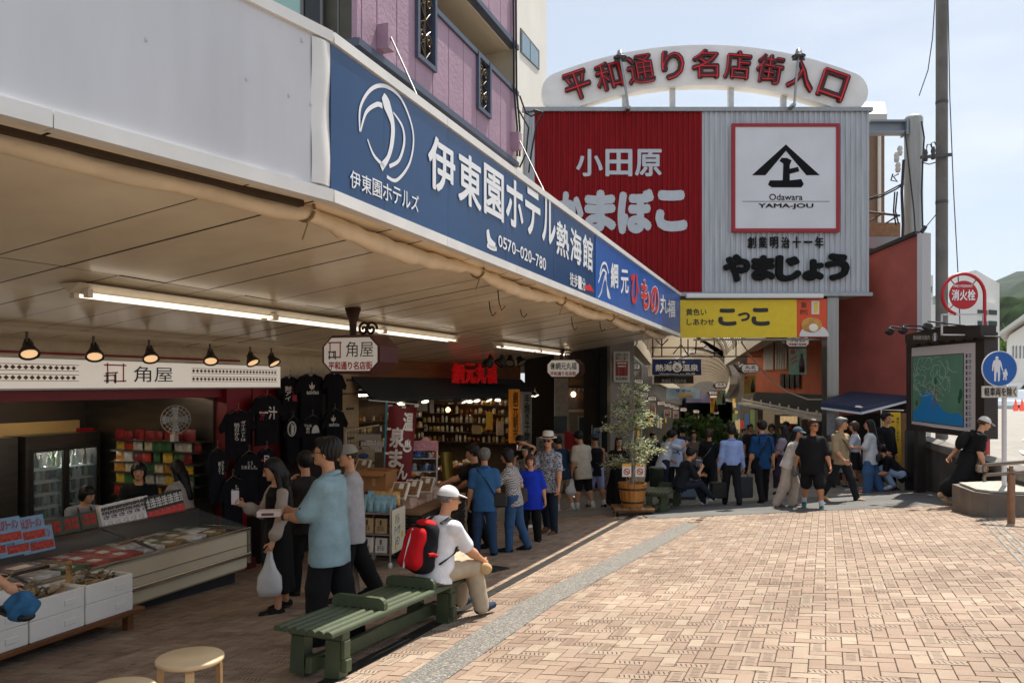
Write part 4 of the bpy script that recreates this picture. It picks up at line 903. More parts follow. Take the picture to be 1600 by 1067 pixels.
# tree clumps round the car park
def leafmat(name, c, k=.45, sc=1.2):
    m = mat(c, .5, nz=.5, sc=sc, name=name); n = m.node_tree; b = n.nodes['Principled BSDF']; t = n.nodes.new('ShaderNodeBsdfTranslucent'); x = n.nodes.new('ShaderNodeMixShader'); x.inputs[0].default_value = k
    cc = lin(c); t.inputs[0].default_value = (min(1, cc[0]*1.5), min(1, cc[1]*1.5), cc[2], 1); n.links.new(b.outputs[0], x.inputs[1]); n.links.new(t.outputs[0], x.inputs[2]); n.links.new(x.outputs[0], n.nodes['Material Output'].inputs[0]); return m
LEAF = leafmat('leaf_green', '4a5f2c'); LEAF2 = leafmat('leaf_dark_green', '3a5224', sc=1.5); BARK = mat('4a3b2c', .9, nz=.3)
def tree(name, lab, base, h, r, n, leaf, m, seed, cat='tree', trunk=.12, zc=.62, group=None, flat=.8):
    rs = random.Random(seed); t = thing(name, lab, cat, base, group)
    q = MB(); top = base+ZU*h*.8
    q.tube([base-ZU*.1, base+ZU*h*.35+V((rs.uniform(-.05, .05)*h, 0, 0)), top], [trunk, trunk*.7, trunk*.2], 8)
    cl = []
    for i in range(max(6, n//60)):
        a, e = rs.uniform(0, 6.28), rs.uniform(-.7, 1); rr = r*rs.uniform(.35, .95); c = base+V((math.cos(a)*rr*math.cos(e), math.sin(a)*rr*math.cos(e), h*zc+rr*flat*math.sin(e)))
        cl.append((c, r*rs.uniform(.18, .36))); q.tube([base+ZU*h*rs.uniform(.3, .6), (base+ZU*h*.55+c)/2, c], [trunk*.35, trunk*.22, .01+trunk*.05], 5)
    q.build('trunk', BARK, t); q = MB(); fs = []
    for i in range(n):
        c, cr = rs.choice(cl); d = V((rs.gauss(0, 1), rs.gauss(0, 1), rs.gauss(0, .8))); d = d.normalized()*cr*rs.random()**.4; p = c+d
        u = V((rs.uniform(-1, 1), rs.uniform(-1, 1), rs.uniform(-1, 1))).normalized(); v = u.cross(V((rs.uniform(-1, 1), rs.uniform(-1, 1), rs.uniform(-1, 1)))).normalized(); l = leaf*rs.uniform(.6, 1.3)
        q.add([p-u*l, p+v*l*.45, p+u*l, p-v*l*.45], [(0, 1, 2, 3)])
    q.build('crown', m, t); return t
for i, (x, Y, h, r) in enumerate(((1566, 110, 9, 3.6), (1580, 118, 11, 4.2), (1598, 90, 5.5, 3), (1612, 80, 6, 3), (1573, 78, 3.2, 1.8))):
    b = P(x, 600, Y); b.z = .3
    tree('broadleaf_tree', ['dense green tree beside the white office block', 'taller dark tree behind the gabled building', 'round bushy tree at the right edge under the hill', 'bushy tree just outside the car park at the far right', 'low green shrub behind the parked cars'][i], b, h, r, 2600, .28, [LEAF, LEAF2][i % 2], 40+i, group='trees round the car park')
# parked cars on the upper level
def car(loc, rz, body, lab):
    r = thing('parked_car', lab, 'car', loc, rz=rz, group='cars parked above the plaza'); q = MB()
    side = [(-2.05, .35), (-2.1, .75), (-1.9, .95), (-1.2, 1.02), (-.75, 1.45), (.75, 1.5), (1.45, 1.05), (1.95, .95), (2.1, .6), (2.05, .3)]
    q.prism([(x, z) for x, z in side], (0, .82, 0), (1, 0, 0), (0, 0, 1), 1.64); q.build('body', body, r, local=True)
    q = MB(); 
    for y in (-.835, .83): q.prism([(-1.05, 1.05), (-.7, 1.4), (.7, 1.44), (1.25, 1.07)], (0, y+.005, 0), (1, 0, 0), (0, 0, 1), .01)
    q.build('side_window', DKW, r, local=True)
    for x in (-1.3, 1.3):
        for y in (-.75, .75):
            q = MB(Matrix.Translation((x, y, .31)) @ Matrix.Rotation(math.pi/2, 4, 'X')); q.lathe([(.0, -.11), (.29, -.11), (.31, -.08), (.31, .08), (.29, .11), (0, .11)], n=18); w = q.build('wheel', mat('1a1a1a', .7), r, local=True)
            q = MB(Matrix.Translation((x, y, .31)) @ Matrix.Rotation(math.pi/2, 4, 'X')); q.lathe([(.0, -.12), (.18, -.12), (.18, .12), (0, .12)], n=14); q.build('rim', STEEL, w, local=True)
    for y in (-.6, .6): q = MB(); q.box((-2.07, y, .72), (.08, .3, .14)); q.build('tail_light', RED, r, local=True)
    return r
b = P(1588, 605, 40); car(V((b.x+.6, 40, -.18)), .5, mat('b9c4cc', .25, .3), 'silver blue car parked above the plaza with its side turned')
b = P(1592, 600, 60); car(V((b.x+.5, 60, .22)), .1, mat('e3e3e2', .3), 'white car parked further back on the upper level')
for x in (1587, 1597):
    b = P(x, 611, 36); z = float(np.interp(36, [17.2, 60], [WA.z, .2]))
    r = thing('traffic_cone', 'orange red traffic cone standing on the road by the parked cars', 'cone', V((b.x, 36, z)), group='traffic cones')
    q = MB(); q.lathe([(.15, .03), (.13, .04), (.02, .68), (0, .69)], r.location, 14); q.build('body', mat('e2431e', .5), r)
    q = MB(); q.box(r.location+ZU*.02, (.38, .38, .03)); q.build('foot', mat('2a2523', .7), r)
# ================================================================ souvenir and dried fish shop (left)
DWALL = mat('3a322b', .7, nz=.15, sc=2); REDP = mat('7d0f1a', .45, nz=.08, sc=2, name='red_panel'); SSTL = mat('6d6760', .3, .85, nz=.15, sc=2, stretch=(1, 1, 6), name='shop_steel')
zo = CZ-.2                                                         # head of the shop opening
sh = thing('souvenir_shop', 'open fronted souvenir shop with a white sign band, red beam and steel back room', 'shop', S(-9, 5, -1))
def sb_(mb, t0, t1, s0, s1, z0, z1, b=0): mb.M = MS; mb.box(((t0+t1)/2, (s0+s1)/2, (z0+z1)/2), (abs(t1-t0), abs(s1-s0), abs(z1-z0)), b=b); mb.M = None; return mb
fl_ = MB(); 
fl_.add([(*S(t, s, 0).xy, gz(*S(t, s, 0).xy)+.008) for t, s in ((-7.7, -3), (-7.7, 24), (-10.8, 24), (-10.8, -3))], [(0, 1, 2, 3)]); tag(fl_.build('shop_floor', mat('4a4038', .5, nz=.2, sc=3)), kind='structure')
q = MB(); sb_(q, -10.7, -10.5, -3, 9.5, -2.2, zo+.3); q.build('back_wall', DWALL, sh)
q = MB(); sb_(q, -10.5, -8.05, 9.4, 9.5, -2.2, zo+.3); q.build('side_wall', SSTL, sh)
q = MB(); sb_(q, -10.5, -8.1, -3, 9.4, zo+.3, zo+.38); q.build('ceiling', mat('b9a88d', .6, nz=.1), sh)
q = MB(); sb_(q, -10.49, -10.4, -3, 9.2, CZ-.78, CZ-.55); q.build('cream_band', mat('bfa067', .6), sh)
q = MB(); sb_(q, -8.3, -7.94, -3, 9.9, zo+.01, CZ+.02); q.build('red_beam', REDP, sh)
q = MB(); sb_(q, -8.2, -8.02, -3, 12.6, CZ+.02, Zsf+.05); q.build('upper_wall', mat('cbb99c', .6, nz=.1), sh)
q = MB(); sb_(q, -8.03, -7.97, -3, 9.9, CZ+.335, CZ+.36); q.build('red_strip', REDP, sh)
q = MB(); sb_(q, -8.1, -7.85, 9.45, 10.0, -2.2, CZ+.02); q.build('red_post', REDP, sh)
# sign band
HP = VP(S(-7.84, 0, 0), S(-7.84, 10, 0)); HP.n = UT.copy()
hs = thing('shop_header_sign', 'white lit sign band with black lettering and brown diamond strips over the souvenir shop', 'sign', HP.at(220, 582))
sH = sof(HP.at(438, 590)); zh0, zh1 = HP.at(0, 607).z, HP.at(0, 558).z
q = MB(); sb_(q, -7.93, -7.84, -2.5, sH, zh0, zh1); q.build('panel', mat('d8cfc2', .5, emit=.32, nz=.06, sc=2, name='lit_panel'), hs)  # panel glow stands in for the light of the spotlights above
q = MB(); sb_(q, -7.93, -7.83, -2.5, sH, zh0-.02, zh0); sb_(q, -7.93, -7.83, -2.5, sH, zh1, zh1+.015); q.build('edge', STEEL, hs)
q = MB(); HP.text(q, '角屋', 209, 572, 597, 270, off=.0, out=.012); q.build('lettering', BLACK, hs)
q = MB(); R_ = lambda x0, y0, x1, y1, w: q.bar(HP.at(x0, y0, .014), HP.at(x1, y1, .014), .006, w, up=ZU) 
for x0, y0, x1, y1 in ((163, 570, 197, 571), (168, 567, 169, 598), (193, 568, 193, 597), (178, 596, 197, 595), (165, 583, 184, 582), (181, 581, 181, 598)): q.tube([HP.at(x0, y0, .014), HP.at(x1, y1, .014)], .008, 5)
q.build('red_emblem', mat('a01622', .5), hs); q = MB()
for x0, y0, x1, y1 in ((163, 587, 181, 586), (167, 584, 167, 599), (179, 585, 180, 599), (163, 595, 180, 594)): q.tube([HP.at(x0, y0, .02), HP.at(x1, y1, .02)], .007, 5)
q.build('black_emblem', BLACK, hs)
for xa, xb in ((-40, 123), (299, 433)):
    q = MB()
    sa, sb2_ = sof(HP.at(xa, 590)), sof(HP.at(xb, 590))
    for zc in (zh0+(zh1-zh0)*.36, zh0+(zh1-zh0)*.7):
        n = int((sb2_-sa)/.075)
        for i in range(n):
            c = S(-7.835, sa+.075*(i+.5), zc); q.add([c-US*.032, c-ZU*.026, c+US*.032, c+ZU*.026], [(0, 1, 2, 3)])
        for dz in (-.034, .034): a = S(-7.835, sa, zc+dz); b = S(-7.835, sb2_, zc+dz); q.add([a-ZU*.003, b-ZU*.003, b+ZU*.003, a+ZU*.003], [(0, 1, 2, 3)])
    q.build('diamond_strip', mat('6d3f1c', .5), hs)
# spotlights on a rail under the canopy
tr = -7.3; zr = Zf0+(Zsf-Zf0)*((tr-Tf)/(Tsf-Tf))-.05
q = MB(); sb_(q, tr-.025, tr+.025, -2, 12.4, zr-.02, zr+.02); rl = tag(q.build('lighting_rail', mat('b5a78f', .5)), 'long cream lighting rail with spotlights in front of the shop sign', 'rail')
LAMPH = mat('4a4540', .35, .6); LAMPE = mat('ffd09a', .4, emit=.5, name='lamp_face'); 
def spot(loc, aim, lab, grp, body=LAMPH, s=1.0, face=LAMPE, local_tilt=.5):
    r = thing('spotlight', lab, 'lamp', loc, grp); R = Matrix.Rotation(aim, 4, 'Z') @ Matrix.Rotation(local_tilt, 4, 'X')
    q = MB(Matrix.Scale(s, 4)); q.tube([(0, 0, 0), (0, 0, -.09)], .012, 6); q.tube([(0, 0, -.08), (.0, .05, -.11), (0, .05, -.16)], .03, 8); q.build('bracket', body, r, local=True)
    M = Matrix.Translation((0, .02*s, -.14*s)) @ R @ Matrix.Scale(s, 4)
    q = MB(M); q.lathe([(.0, .05), (.04, .045), (.05, 0), (.085, -.06), (.088, -.09), (.08, -.09), (.07, -.075), (0, -.07)], n=14); q.build('housing', body, r, local=True)
    q = MB(M); q.lathe([(.068, -.078), (.0, -.079)], n=14); q.build('lamp_face', face, r, local=True); return r
for i, x in enumerate((42, 146, 233, 328, 391, 424, 30-90)):
    p = TP(x, 540, tr); spot(V((p.x, p.y, zr-.02)), -2.6+[.2, 0, .1, -.1, .5, .7, 0][i], 'dark spotlight lit warm on the rail above the white shop sign', 'spotlights above the souvenir shop', s=1.1, local_tilt=.6)
# ---- inside: refrigerators with bottles, wall shelves with packets, fan
rnd = random.Random(11)
FR = thing('glass_door_fridge', 'tall steel drinks fridge with two glass doors full of bottles', 'fridge', S(-10.2, 8, -1.5))
BP = VP(S(-9.98, 0, 0), S(-9.98, 10, 0)); BP.n = UT.copy()
fs0, fs1 = sof(BP.at(40, 700)), sof(BP.at(157, 700)); fz0, fz1 = BP.at(100, 830).z, BP.at(100, 678).z
q = MB()
sb_(q, -10.48, -10.44, fs0, fs1, fz0, fz1); sb_(q, -10.44, -9.98, fs0, fs0+.05, fz0, fz1); sb_(q, -10.44, -9.98, fs1-.05, fs1, fz0, fz1); sb_(q, -10.44, -9.98, fs0+.05, fs1-.05, fz0, fz0+.12); sb_(q, -10.44, -9.98, fs0+.05, fs1-.05, fz1-.18, fz1); q.build('cabinet', SSTL, FR)
m_ = (fs0+fs1)/2
for a, b in ((fs0+.05, m_), (m_, fs1-.05)):
    q = MB()
    for z0, z1 in ((fz0+.12, fz0+.17), (fz1-.23, fz1-.18)): sb_(q, -9.99, -9.95, a+.005, b-.005, z0, z1)
    sb_(q, -9.99, -9.95, a+.005, a+.05, fz0+.17, fz1-.23); sb_(q, -9.99, -9.95, b-.05, b-.005, fz0+.17, fz1-.23); dr = q.build('door', mat('4a4744', .35, .7), FR)
    q = MB(); sb_(q, -9.975, -9.968, a+.05, b-.05, fz0+.17, fz1-.23); q.build('pane', GLASS, dr)
q = MB(); sb_(q, -10.42, -10.3, fs0+.1, fs1-.1, fz1-.2, fz1-.185); q.build('lamp', mat('e8f0f0', .4, emit=22), FR)
BG = [mat(c, .2, spec=.6) for c in ('d9d7cf', '8fa06a', '5a4a2a', 'c9c4b0', '9c5a2a')]
def bottle_mesh(m, h=.22, r=.035):
    q = MB(); q.lathe([(0, 0), (r, .0), (r, h*.58), (r*.4, h*.74), (r*.36, h*.95), (r*.42, h*.955), (r*.42, h), (0, h)], n=9); o = q.build('bottle', m, None, local=True); return o
protos = []
for i, m in enumerate(BG):
    o = bottle_mesh(m, .2+.02*i); tag(o, 'small bottle standing on a lit shelf of the glass door fridge', 'bottle', 'bottles in the fridge'); protos.append(o)
nsh = 5; first = [True]*len(protos)
for k in range(nsh):
    z = fz0+.2+(fz1-fz0-.5)*k/nsh
    q = MB(); sb_(q, -10.42, -10.02, fs0+.06, fs1-.06, z-.015, z); sb_(q, -10.03, -10.015, fs0+.1, fs0+.1+.35*(fs1-fs0), z-.02, z+.03); q.build('shelf', mat('c9c9c4', .4), FR)
    s = fs0+.1
    while s < fs1-.1:
        i = rnd.randrange(len(protos)); p = S(-10.12-rnd.random()*.1, s, z+.001)
        if first[i]: protos[i].location = p; first[i] = False
        else: dup(protos[i], p, scale=rnd.uniform(.85, 1.1))
        s += rnd.uniform(.07, .14)
# a second, darker shelf case at the far left
q = MB(); sb_(q, -10.48, -10.0, fs0-1.6, fs0-.1, fz0, fz1); dk = q.build('steel_cabinet', SSTL); tag(dk, 'plain dark steel cabinet left of the drinks fridge', 'cabinet')
q = MB(); a, b = BP.at(120, 669, -.38), BP.at(151, 674, -.38); q.bar(BP.at(120, 671, -.36), BP.at(151, 671, -.36), .02, .05); tag(q.build('red_sign_plate', RED), 'small red plate on the cream band over the fridge', 'sign')
# shelves on the side wall with hanging packets
SW = VP(S(-8, 9.38, 0), S(-10, 9.38, 0)); SW.n = -US.copy()
shf = thing('wall_shelf', 'steel wall shelves full of snack packets behind the counter', 'shelf', S(-8.8, 9.3, -.6))
PK = [mat(c, .35, nz=.35, sc=14) for c in ('c9862a', 'b33a22', 'd9c9a0', '3f6a3a', 'd8b23a', '8a2a2a', 'c9c2b2')]
pk_protos = []
for i, m in enumerate(PK):
    q = MB(); q.grid(lambda u, v: V(((u-.5)*.17, -.02*math.sin(math.pi*u)*math.sin(math.pi*v), v*.15)), 5, 5); q.grid(lambda u, v: V(((u-.5)*.17, .012, (1-v)*.15)), 2, 2)
    o = q.build('snack_packet', m, None, local=True); tag(o, 'colourful snack packet on the wall shelves behind the counter', 'packet', 'snack packets on the wall shelves'); pk_protos.append(o)
used_ = [False]*len(PK)
for k, y in enumerate((688, 704, 722, 738, 756, 775)):
    q = MB(); z = SW.at(300, y).z; sb_(q, -9.7, -8.05, 9.12, 9.36, z-.02, z); q.build('shelf', SSTL, shf)
    t = -9.6
    while t < -8.15:
        i = rnd.randrange(len(PK)) if k else 5; p = S(t, 9.17+rnd.random()*.05, z+.002)
        if not used_[i]: pk_protos[i].location = p; pk_protos[i].rotation_euler = (0, 0, -TH); used_[i] = True
        else: dup(pk_protos[i], p, -TH+rnd.uniform(-.15, .15), scale=rnd.uniform(.85, 1.15))
        t += rnd.uniform(.17, .2)
fan = thing('wall_fan', 'round clear wall fan hanging at the right of the shop opening', 'fan', TP(274, 655, -8.4)); c = fan.location.copy()
fx = (UT*.8-US*.6).normalized(); fu = ZU; fr = fx.cross(fu).normalized()
q = MB()
for rr in (.2, .15, .1, .06): q.tube(arc(c+fx*.03, rr, 0, 360, 24, fr, fu), .004, 4, caps=False)
for k in range(18): a = k*math.pi/9; q.tube([c+fx*.05, c+fx*.03+(fr*math.cos(a)+fu*math.sin(a))*.2], .003, 4)
q.build('guard', mat('cfcac2', .4, .3), fan)
q = MB()
for k in range(4):
    a = k*math.pi/2; d = fr*math.cos(a)+fu*math.sin(a); e = fr*-math.sin(a)+fu*math.cos(a); q.add([c+d*.03-e*.02, c+d*.17-e*.06+fx*.01, c+d*.18+e*.05-fx*.01, c+d*.04+e*.03], [(0, 1, 2, 3)])
q.build('blade', mat('9fa7a8', .3), fan)
q = MB(); q.ell(c, (.045, .045, .045)); q.tube([c, c-fx*.1, c-fx*.12-ZU*.2, c-fx*.1-ZU*.28], .02, 6); q.box(c-fx*.08-ZU*.27, (.08, .08, .1), rz=-TH); q.build('motor', mat('c4beb4', .4), fan)
FILL_TUBE = mat('fff0d8', .4, emit=16, name='fill_tube')  # added tubes, hidden from view, brighten the shop interiors
for t, sa, sb3, z, lab in ((-9.2, 2.5, 8.6, zo+.22, 'fluorescent tube on the ceiling inside the souvenir shop'), (-8.9, 13.6, 17.8, CZ-.24, 'fluorescent tube on the ceiling of the fish shop, near end'), (-8.9, 18.6, 22.8, CZ-.26, 'fluorescent tube on the ceiling of the fish shop, far end')):
    r = thing('tube_light', lab, 'light fitting', S(t, (sa+sb3)/2, z), 'tube lights inside the shops'); q = MB(); q.tube([S(t, sa, z), S(t, sb3, z)], .02, 8); q.build('tube', FILL_TUBE, r); q = MB(); sb_(q, t-.06, t+.06, sa-.05, sb3+.05, z+.022, z+.06); q.build('housing', HOUS, r)
# ---- the freezer counter
CRM = mat('d8cbae', .45, nz=.05, sc=2); CHR = mat('c9c7c3', .15, .95)
fz = thing('freezer_counter', 'long cream open topped freezer counter with chrome rails and sloping glass', 'freezer', S(-7.1, 6, -1.2))
f0, f1, zt0, zt1 = 2.2, 8.5, CZ-1.86, CZ-1.64
q = MB(); sb_(q, -7.6, -6.72, f0, f1, zt0-.52, zt0-.02, .03); q.build('body', CRM, fz)
for z, h, d in ((zt0, .035, .03), (zt0-.33, .05, .045), (zt0-.21, .012, .012)):
    q = MB(); sb_(q, -6.72-.01, -6.72+d, f0, f1+.01, z-h/2, z+h/2, .008); q.build('chrome_rail', CHR if h > .02 else mat('8f8672', .5), fz)
q = MB(); sb_(q, -7.6, -6.69, f1+.0, f1+.03, zt0-.45, zt0+.01, .01); q.build('end_cap', CHR, fz)
q = MB(); sb_(q, -7.5, -6.85, f0+.1, f1-.1, zt0-.75, zt0-.5); q.build('dark_base', mat('1f1f22', .6), fz)
q = MB(); sb_(q, -7.62, -7.5, f0, f1, zt0-.02, zt1, .01); q.build('back_ledge', SSTL, fz)
q = MB(); q.M = MS; q.add([(-6.72, f0, zt0+.02), (-6.72, f1, zt0+.02), (-7.5, f1, zt1-.02), (-7.5, f0, zt1-.02)], [(0, 1, 2, 3)]); q.add([(-6.72, f1, zt0+.02), (-7.5, f1, zt0), (-7.5, f1, zt1-.02)], [(0, 1, 2)]); q.build('glass_lid', mat('8fa3a8', .4, alpha=.1, spec=.3, name='lid_glass'), fz)
for s in (f0+1.6, f0+3.2, f0+4.75): q = MB(); q.bar(S(-6.72, s, zt0+.025), S(-7.5, s, zt1-.015), .03, .02); q.build('lid_bar', STEEL, fz)
q = MB(); q.M = MS; q.add([(-6.76, f0+.03, zt0-.015), (-6.76, f1-.03, zt0-.015), (-7.5, f1-.03, zt0-.015), (-7.5, f0+.03, zt0-.015)], [(0, 1, 2, 3)]); q.build('display_bed', mat('26282a', .6, nz=.3, sc=10), fz)
fp = []
for i, (c_, lab) in enumerate((('b0453a', 'vacuum packed red fish fillet lying in the freezer counter'), ('e3e1d8', 'white wrapped tray lying in the freezer counter'), ('94794a', 'brown dried fish pack lying in the freezer counter'), ('55663f', 'dark green seaweed pack lying in the freezer counter'))):
    q = MB(); q.box((0, 0, .02), (.23, .31, .05), b=.018); q.mi = 1; q.box((.02, -.06, .047), (.12, .1, .006)); o = q.build('fish_pack', [mat(c_, .25, nz=.5, sc=14), mat('d6d2c8', .5, nz=.25, sc=40)], None, local=True); tag(o, lab, 'fish pack', 'packs in the freezer counter'); fp.append([o, False])
s = f0+.4
while s < f1-.2:
    for t in (-6.92, -7.16, -7.38):
        i = 1 if 4.9 < s < 5.8 and t > -7.3 else (0 if 6 < s < 6.9 else rnd.choice([2, 3, 2, 1, 2])); o, u = fp[i]; p = S(t, s, zt0-.012)
        if not u: o.location = p; o.rotation_euler = (0, 0, -TH+.1); fp[i][1] = True
        else: dup(o, p, -TH+rnd.uniform(-.2, .2))
    s += .34
# boxes standing along the back ledge
def cardbox(x, y, w, h, cols, lab, grp, t=-7.55, lean=.25, txt=None, tcol='c8202a'):
    p = TP(x, y, t); r = thing('gift_box', lab, 'box', p, grp, rz=-TH); M = Matrix.Rotation(math.pi/2, 4, 'Z') @ Matrix.Rotation(-lean, 4, 'X')
    q = MB(M); q.box((0, .03, h/2), (w, .05, h), b=.004); q.build('carton', mat(cols[0], .45, nz=.08, sc=9), r, local=True)
    q = MB(M); q.add([(-w*.46, .003, h*.1), (w*.46, .003, h*.1), (w*.46, .003, h*.42), (-w*.46, .003, h*.42)], [(0, 1, 2, 3)]); q.ell((w*.1, .0035, h*.26), (w*.3, .003, h*.13), nu=12, nv=4); q.build('picture', mat(cols[1], .5, nz=.5, sc=30), r, local=True)
    if txt:
        q = MB(M); q.text(txt, (-w*.4, .002, h*.52), (1, 0, 0), (0, 0, 1), w*.8, h*.4, off=.03); q.build('lettering', mat(tcol, .5), r, local=True)
    return r
bxs = [(172, 838, .2, .26), (208, 829, .2, .26), (243, 820, .2, .26)]
for i, (x, y, w, h) in enumerate(((90+0, 858, .2, .24), (118, 851, .2, .24), (146, 843, .2, .24))): cardbox(x, y, .23, .33, ('3d4a30', '241a16'), 'green noodle carton with a bowl picture standing on the freezer ledge', 'green cartons on the freezer ledge', txt='海鮮\n味噌', tcol='c92a22')
for i, x in enumerate((172, 184, 196, 208, 220, 232)): cardbox(x, 836-i*3.3, .155, .36, ('e2ddd6', 'e2ddd6'), 'white carton with black brush writing standing on the freezer ledge', 'white cartons on the freezer ledge', txt='網\n焼\nき', tcol='33201c')
for i, x in enumerate((240, 249, 258, 267, 276, 285)): cardbox(x, 815-i*2.6, .145, .32, ('1f2421', 'd0423a'), 'black carton with red and white pictures standing on the freezer ledge', 'black cartons on the freezer ledge', txt='金目', tcol='e6e1da')
for i, (x, y) in enumerate(((12, 850), (50, 846), (-14, 872), (24, 868), (64, 862))): cardbox(x, y, .36, .26, ('7fa9c9', 'b9402f'), 'pale blue noodle carton with red lettering at the left end of the counter', 'blue cartons at the left end of the counter', t=-7.3, txt='伊勢えびラーメン', tcol='c8202a')
# ---- foam boxes of dried fish on a wooden table in front of the freezer
FOAM = mat('e9e6e0', .75, nz=.04, sc=3, bump=.12, bsc=60, name='white_foam'); WOODB = mat('6d4322', .6, nz=.25, sc=3, stretch=(1, 1, 6))
tb = thing('display_table', 'low brown wooden table carrying the white foam boxes', 'table', S(-6.4, 5, -1)); ztb = CZ-2.18
q = MB(); sb_(q, -6.75, -6.06, 2.6, 6.12, ztb-.045, ztb, .006); q.build('tabletop', WOODB, tb)
for s in (2.8, 4.4, 5.98):
    for t in (-6.14, -6.66):
        p = S(t, s, 0); g0 = gz(p.x, p.y); q = MB(); sb_(q, t-.035, t+.035, s-.035, s+.035, g0, ztb-.045); q.build('leg', WOODB, tb)
    q = MB(); q.M = MS; q.bar((-6.17, s, ztb-.25), (-6.63, s, ztb-.25), .04, .06); q.M = None; q.build('stretcher', WOODB, tb)
def foam(t, s, z, w, l, h, lab):
    r = thing('foam_box', lab, 'box', S(t, s, z), 'white foam boxes on the wooden table', rz=-TH); th = .03
    q = MB(); q.box((0, 0, .012), (w-.02, l-.02, .024)); q.box((w/2-th/2, 0, h/2), (th, l, h), b=.008); q.box((-w/2+th/2, 0, h/2), (th, l, h), b=.008); q.box((0, l/2-th/2, h/2), (w-2*th, th, h)); q.box((0, -l/2+th/2, h/2), (w-2*th, th, h))
    q.box((w/2+.004, l*.22, h*.45), (.01, .12, .05), b=.004); q.build('tray', FOAM, r, local=True); return r
for i in range(6):
    sc = 2.95+.555*i; foam(-6.3, sc, ztb, .42, .54, .175, 'lower white foam box in the front row on the wooden table'); r = foam(-6.3, sc, ztb+.177, .42, .54, .175, 'upper white foam box of dried fish in the front row of the stall')
    if i in (2, 3): foam(-6.3-.1, sc, ztb+.356, .4, .52, .12, 'third white foam box topping the front row of the stall')
FISH = [mat('7a6a50', .35, nz=.35, sc=20), mat('a8895a', .35, nz=.3, sc=20), mat('4f4636', .3, nz=.4, sc=18)]
fproto = []
for i, m in enumerate(FISH):
    q = MB(); q.ell((0, 0, .012), (.03, .10, .012), nu=8, nv=6); q.add([(0, .09, .012), (.03, .14, .014), (-.03, .14, .014)], [(0, 1, 2)]); o = q.build('dried_fish', m, None, local=True); tag(o, 'small split dried fish heaped in the foam boxes', 'fish', 'dried fish in the foam boxes'); fproto.append([o, False])
for k in range(110):
    i = rnd.randrange(3); sc = 2.95+.555*rnd.choice([2, 3, 4, 5, 5, 5, 5]); up = .13 if sc < 5 else .07
    p = S(-6.3+rnd.uniform(-.12, .08), sc+rnd.uniform(-.17, .17), ztb+.177+up+rnd.uniform(.0, .09)+(.15 if 4 < sc < 4.7 else 0)); o, u = fproto[i]
    if u: o = dup(o, p, rnd.uniform(0, 6.3), scale=rnd.uniform(.7, 1.15))
    else: o.location = p; fproto[i][1] = True
    o.rotation_euler = (rnd.uniform(-.5, .9), rnd.uniform(-.4, .4), rnd.uniform(0, 6.3))
q = MB(MS); q.box((-6.35, 5.5, ztb+.45), (.012, .06, .2), b=.003); pt_ = q.build('price_stick', mat('b98a52', .6, nz=.2)); tag(pt_, 'small upright wooden price tag among the dried fish', 'price tag')
q = MB(); a = S(-6.342, 5.475, ztb+.42); q.text('干物', a, US, ZU, .05, .11); q.build('lettering', BLACK, pt_)
for i, (t, s) in enumerate(((-6.55, 4.25), (-6.6, 4.75), (-6.6, 5.25))):
    q = MB(MS); q.box((t-.1, s, ztb+.50), (.34, .42, .03), b=.008); o = q.build('fish_tray', mat('3a2f22', .25, nz=.4, sc=12)); tag(o, ['dark glazed fish tray nearest the left edge', 'dark glazed fish tray in the middle of the stall', 'dark glazed fish tray beside the wooden price tag'][i], 'tray')
    q = MB(MS); q.box((t-.08, s+.02, ztb+.518), (.12, .2, .004)); q.build('paper', mat('cfc2ae', .6), o)
q = MB(MS); q.box((-6.95, 6.9, zt0+.14), (.26, .3, .006), R=Matrix.Rotation(-.27, 3, 'Y')); tag(q.build('notice_sheet', mat('c9a79a', .6)), 'pink printed notice lying on the glass of the freezer', 'notice')
# ---- T-shirts hung on the wall beside the shop
CLB = mat('17151a', .9, nz=.15, sc=6, bump=.4, bsc=10, spec=.15, name='black_cotton')
tw = MB(); sb_(tw, -8.2, -8.1, 9.9, 12.9, -2.2, CZ+.02); sw_ = tag(tw.build('shop_wall', mat('2b1f1d', .8)), 'dark wall behind the hanging black T-shirts', 'wall')
q = MB(); sb_(q, -8.1, -8.06, 10.3, 11.0, -.8, CZ+.3); q.build('red_board', REDP, sw_); q = MB(); sb_(q, -8.1, -8.06, 11.1, 12.2, CZ-.4, CZ+.3); q.build('tile_board', mat('b9ad9c', .5), sw_)
q = MB()
for i in range(12):
    sb_(q, -8.056, -8.045, 11.1+.1*i, 11.108+.1*i, CZ-.4, CZ+.3)
    if i < 8: sb_(q, -8.056, -8.045, 11.1, 12.2, CZ-.4+.09*i, CZ-.392+.09*i)
q.build('wire_grid', BLACK, sw_)
HGR = mat('8f8a84', .3, .8)
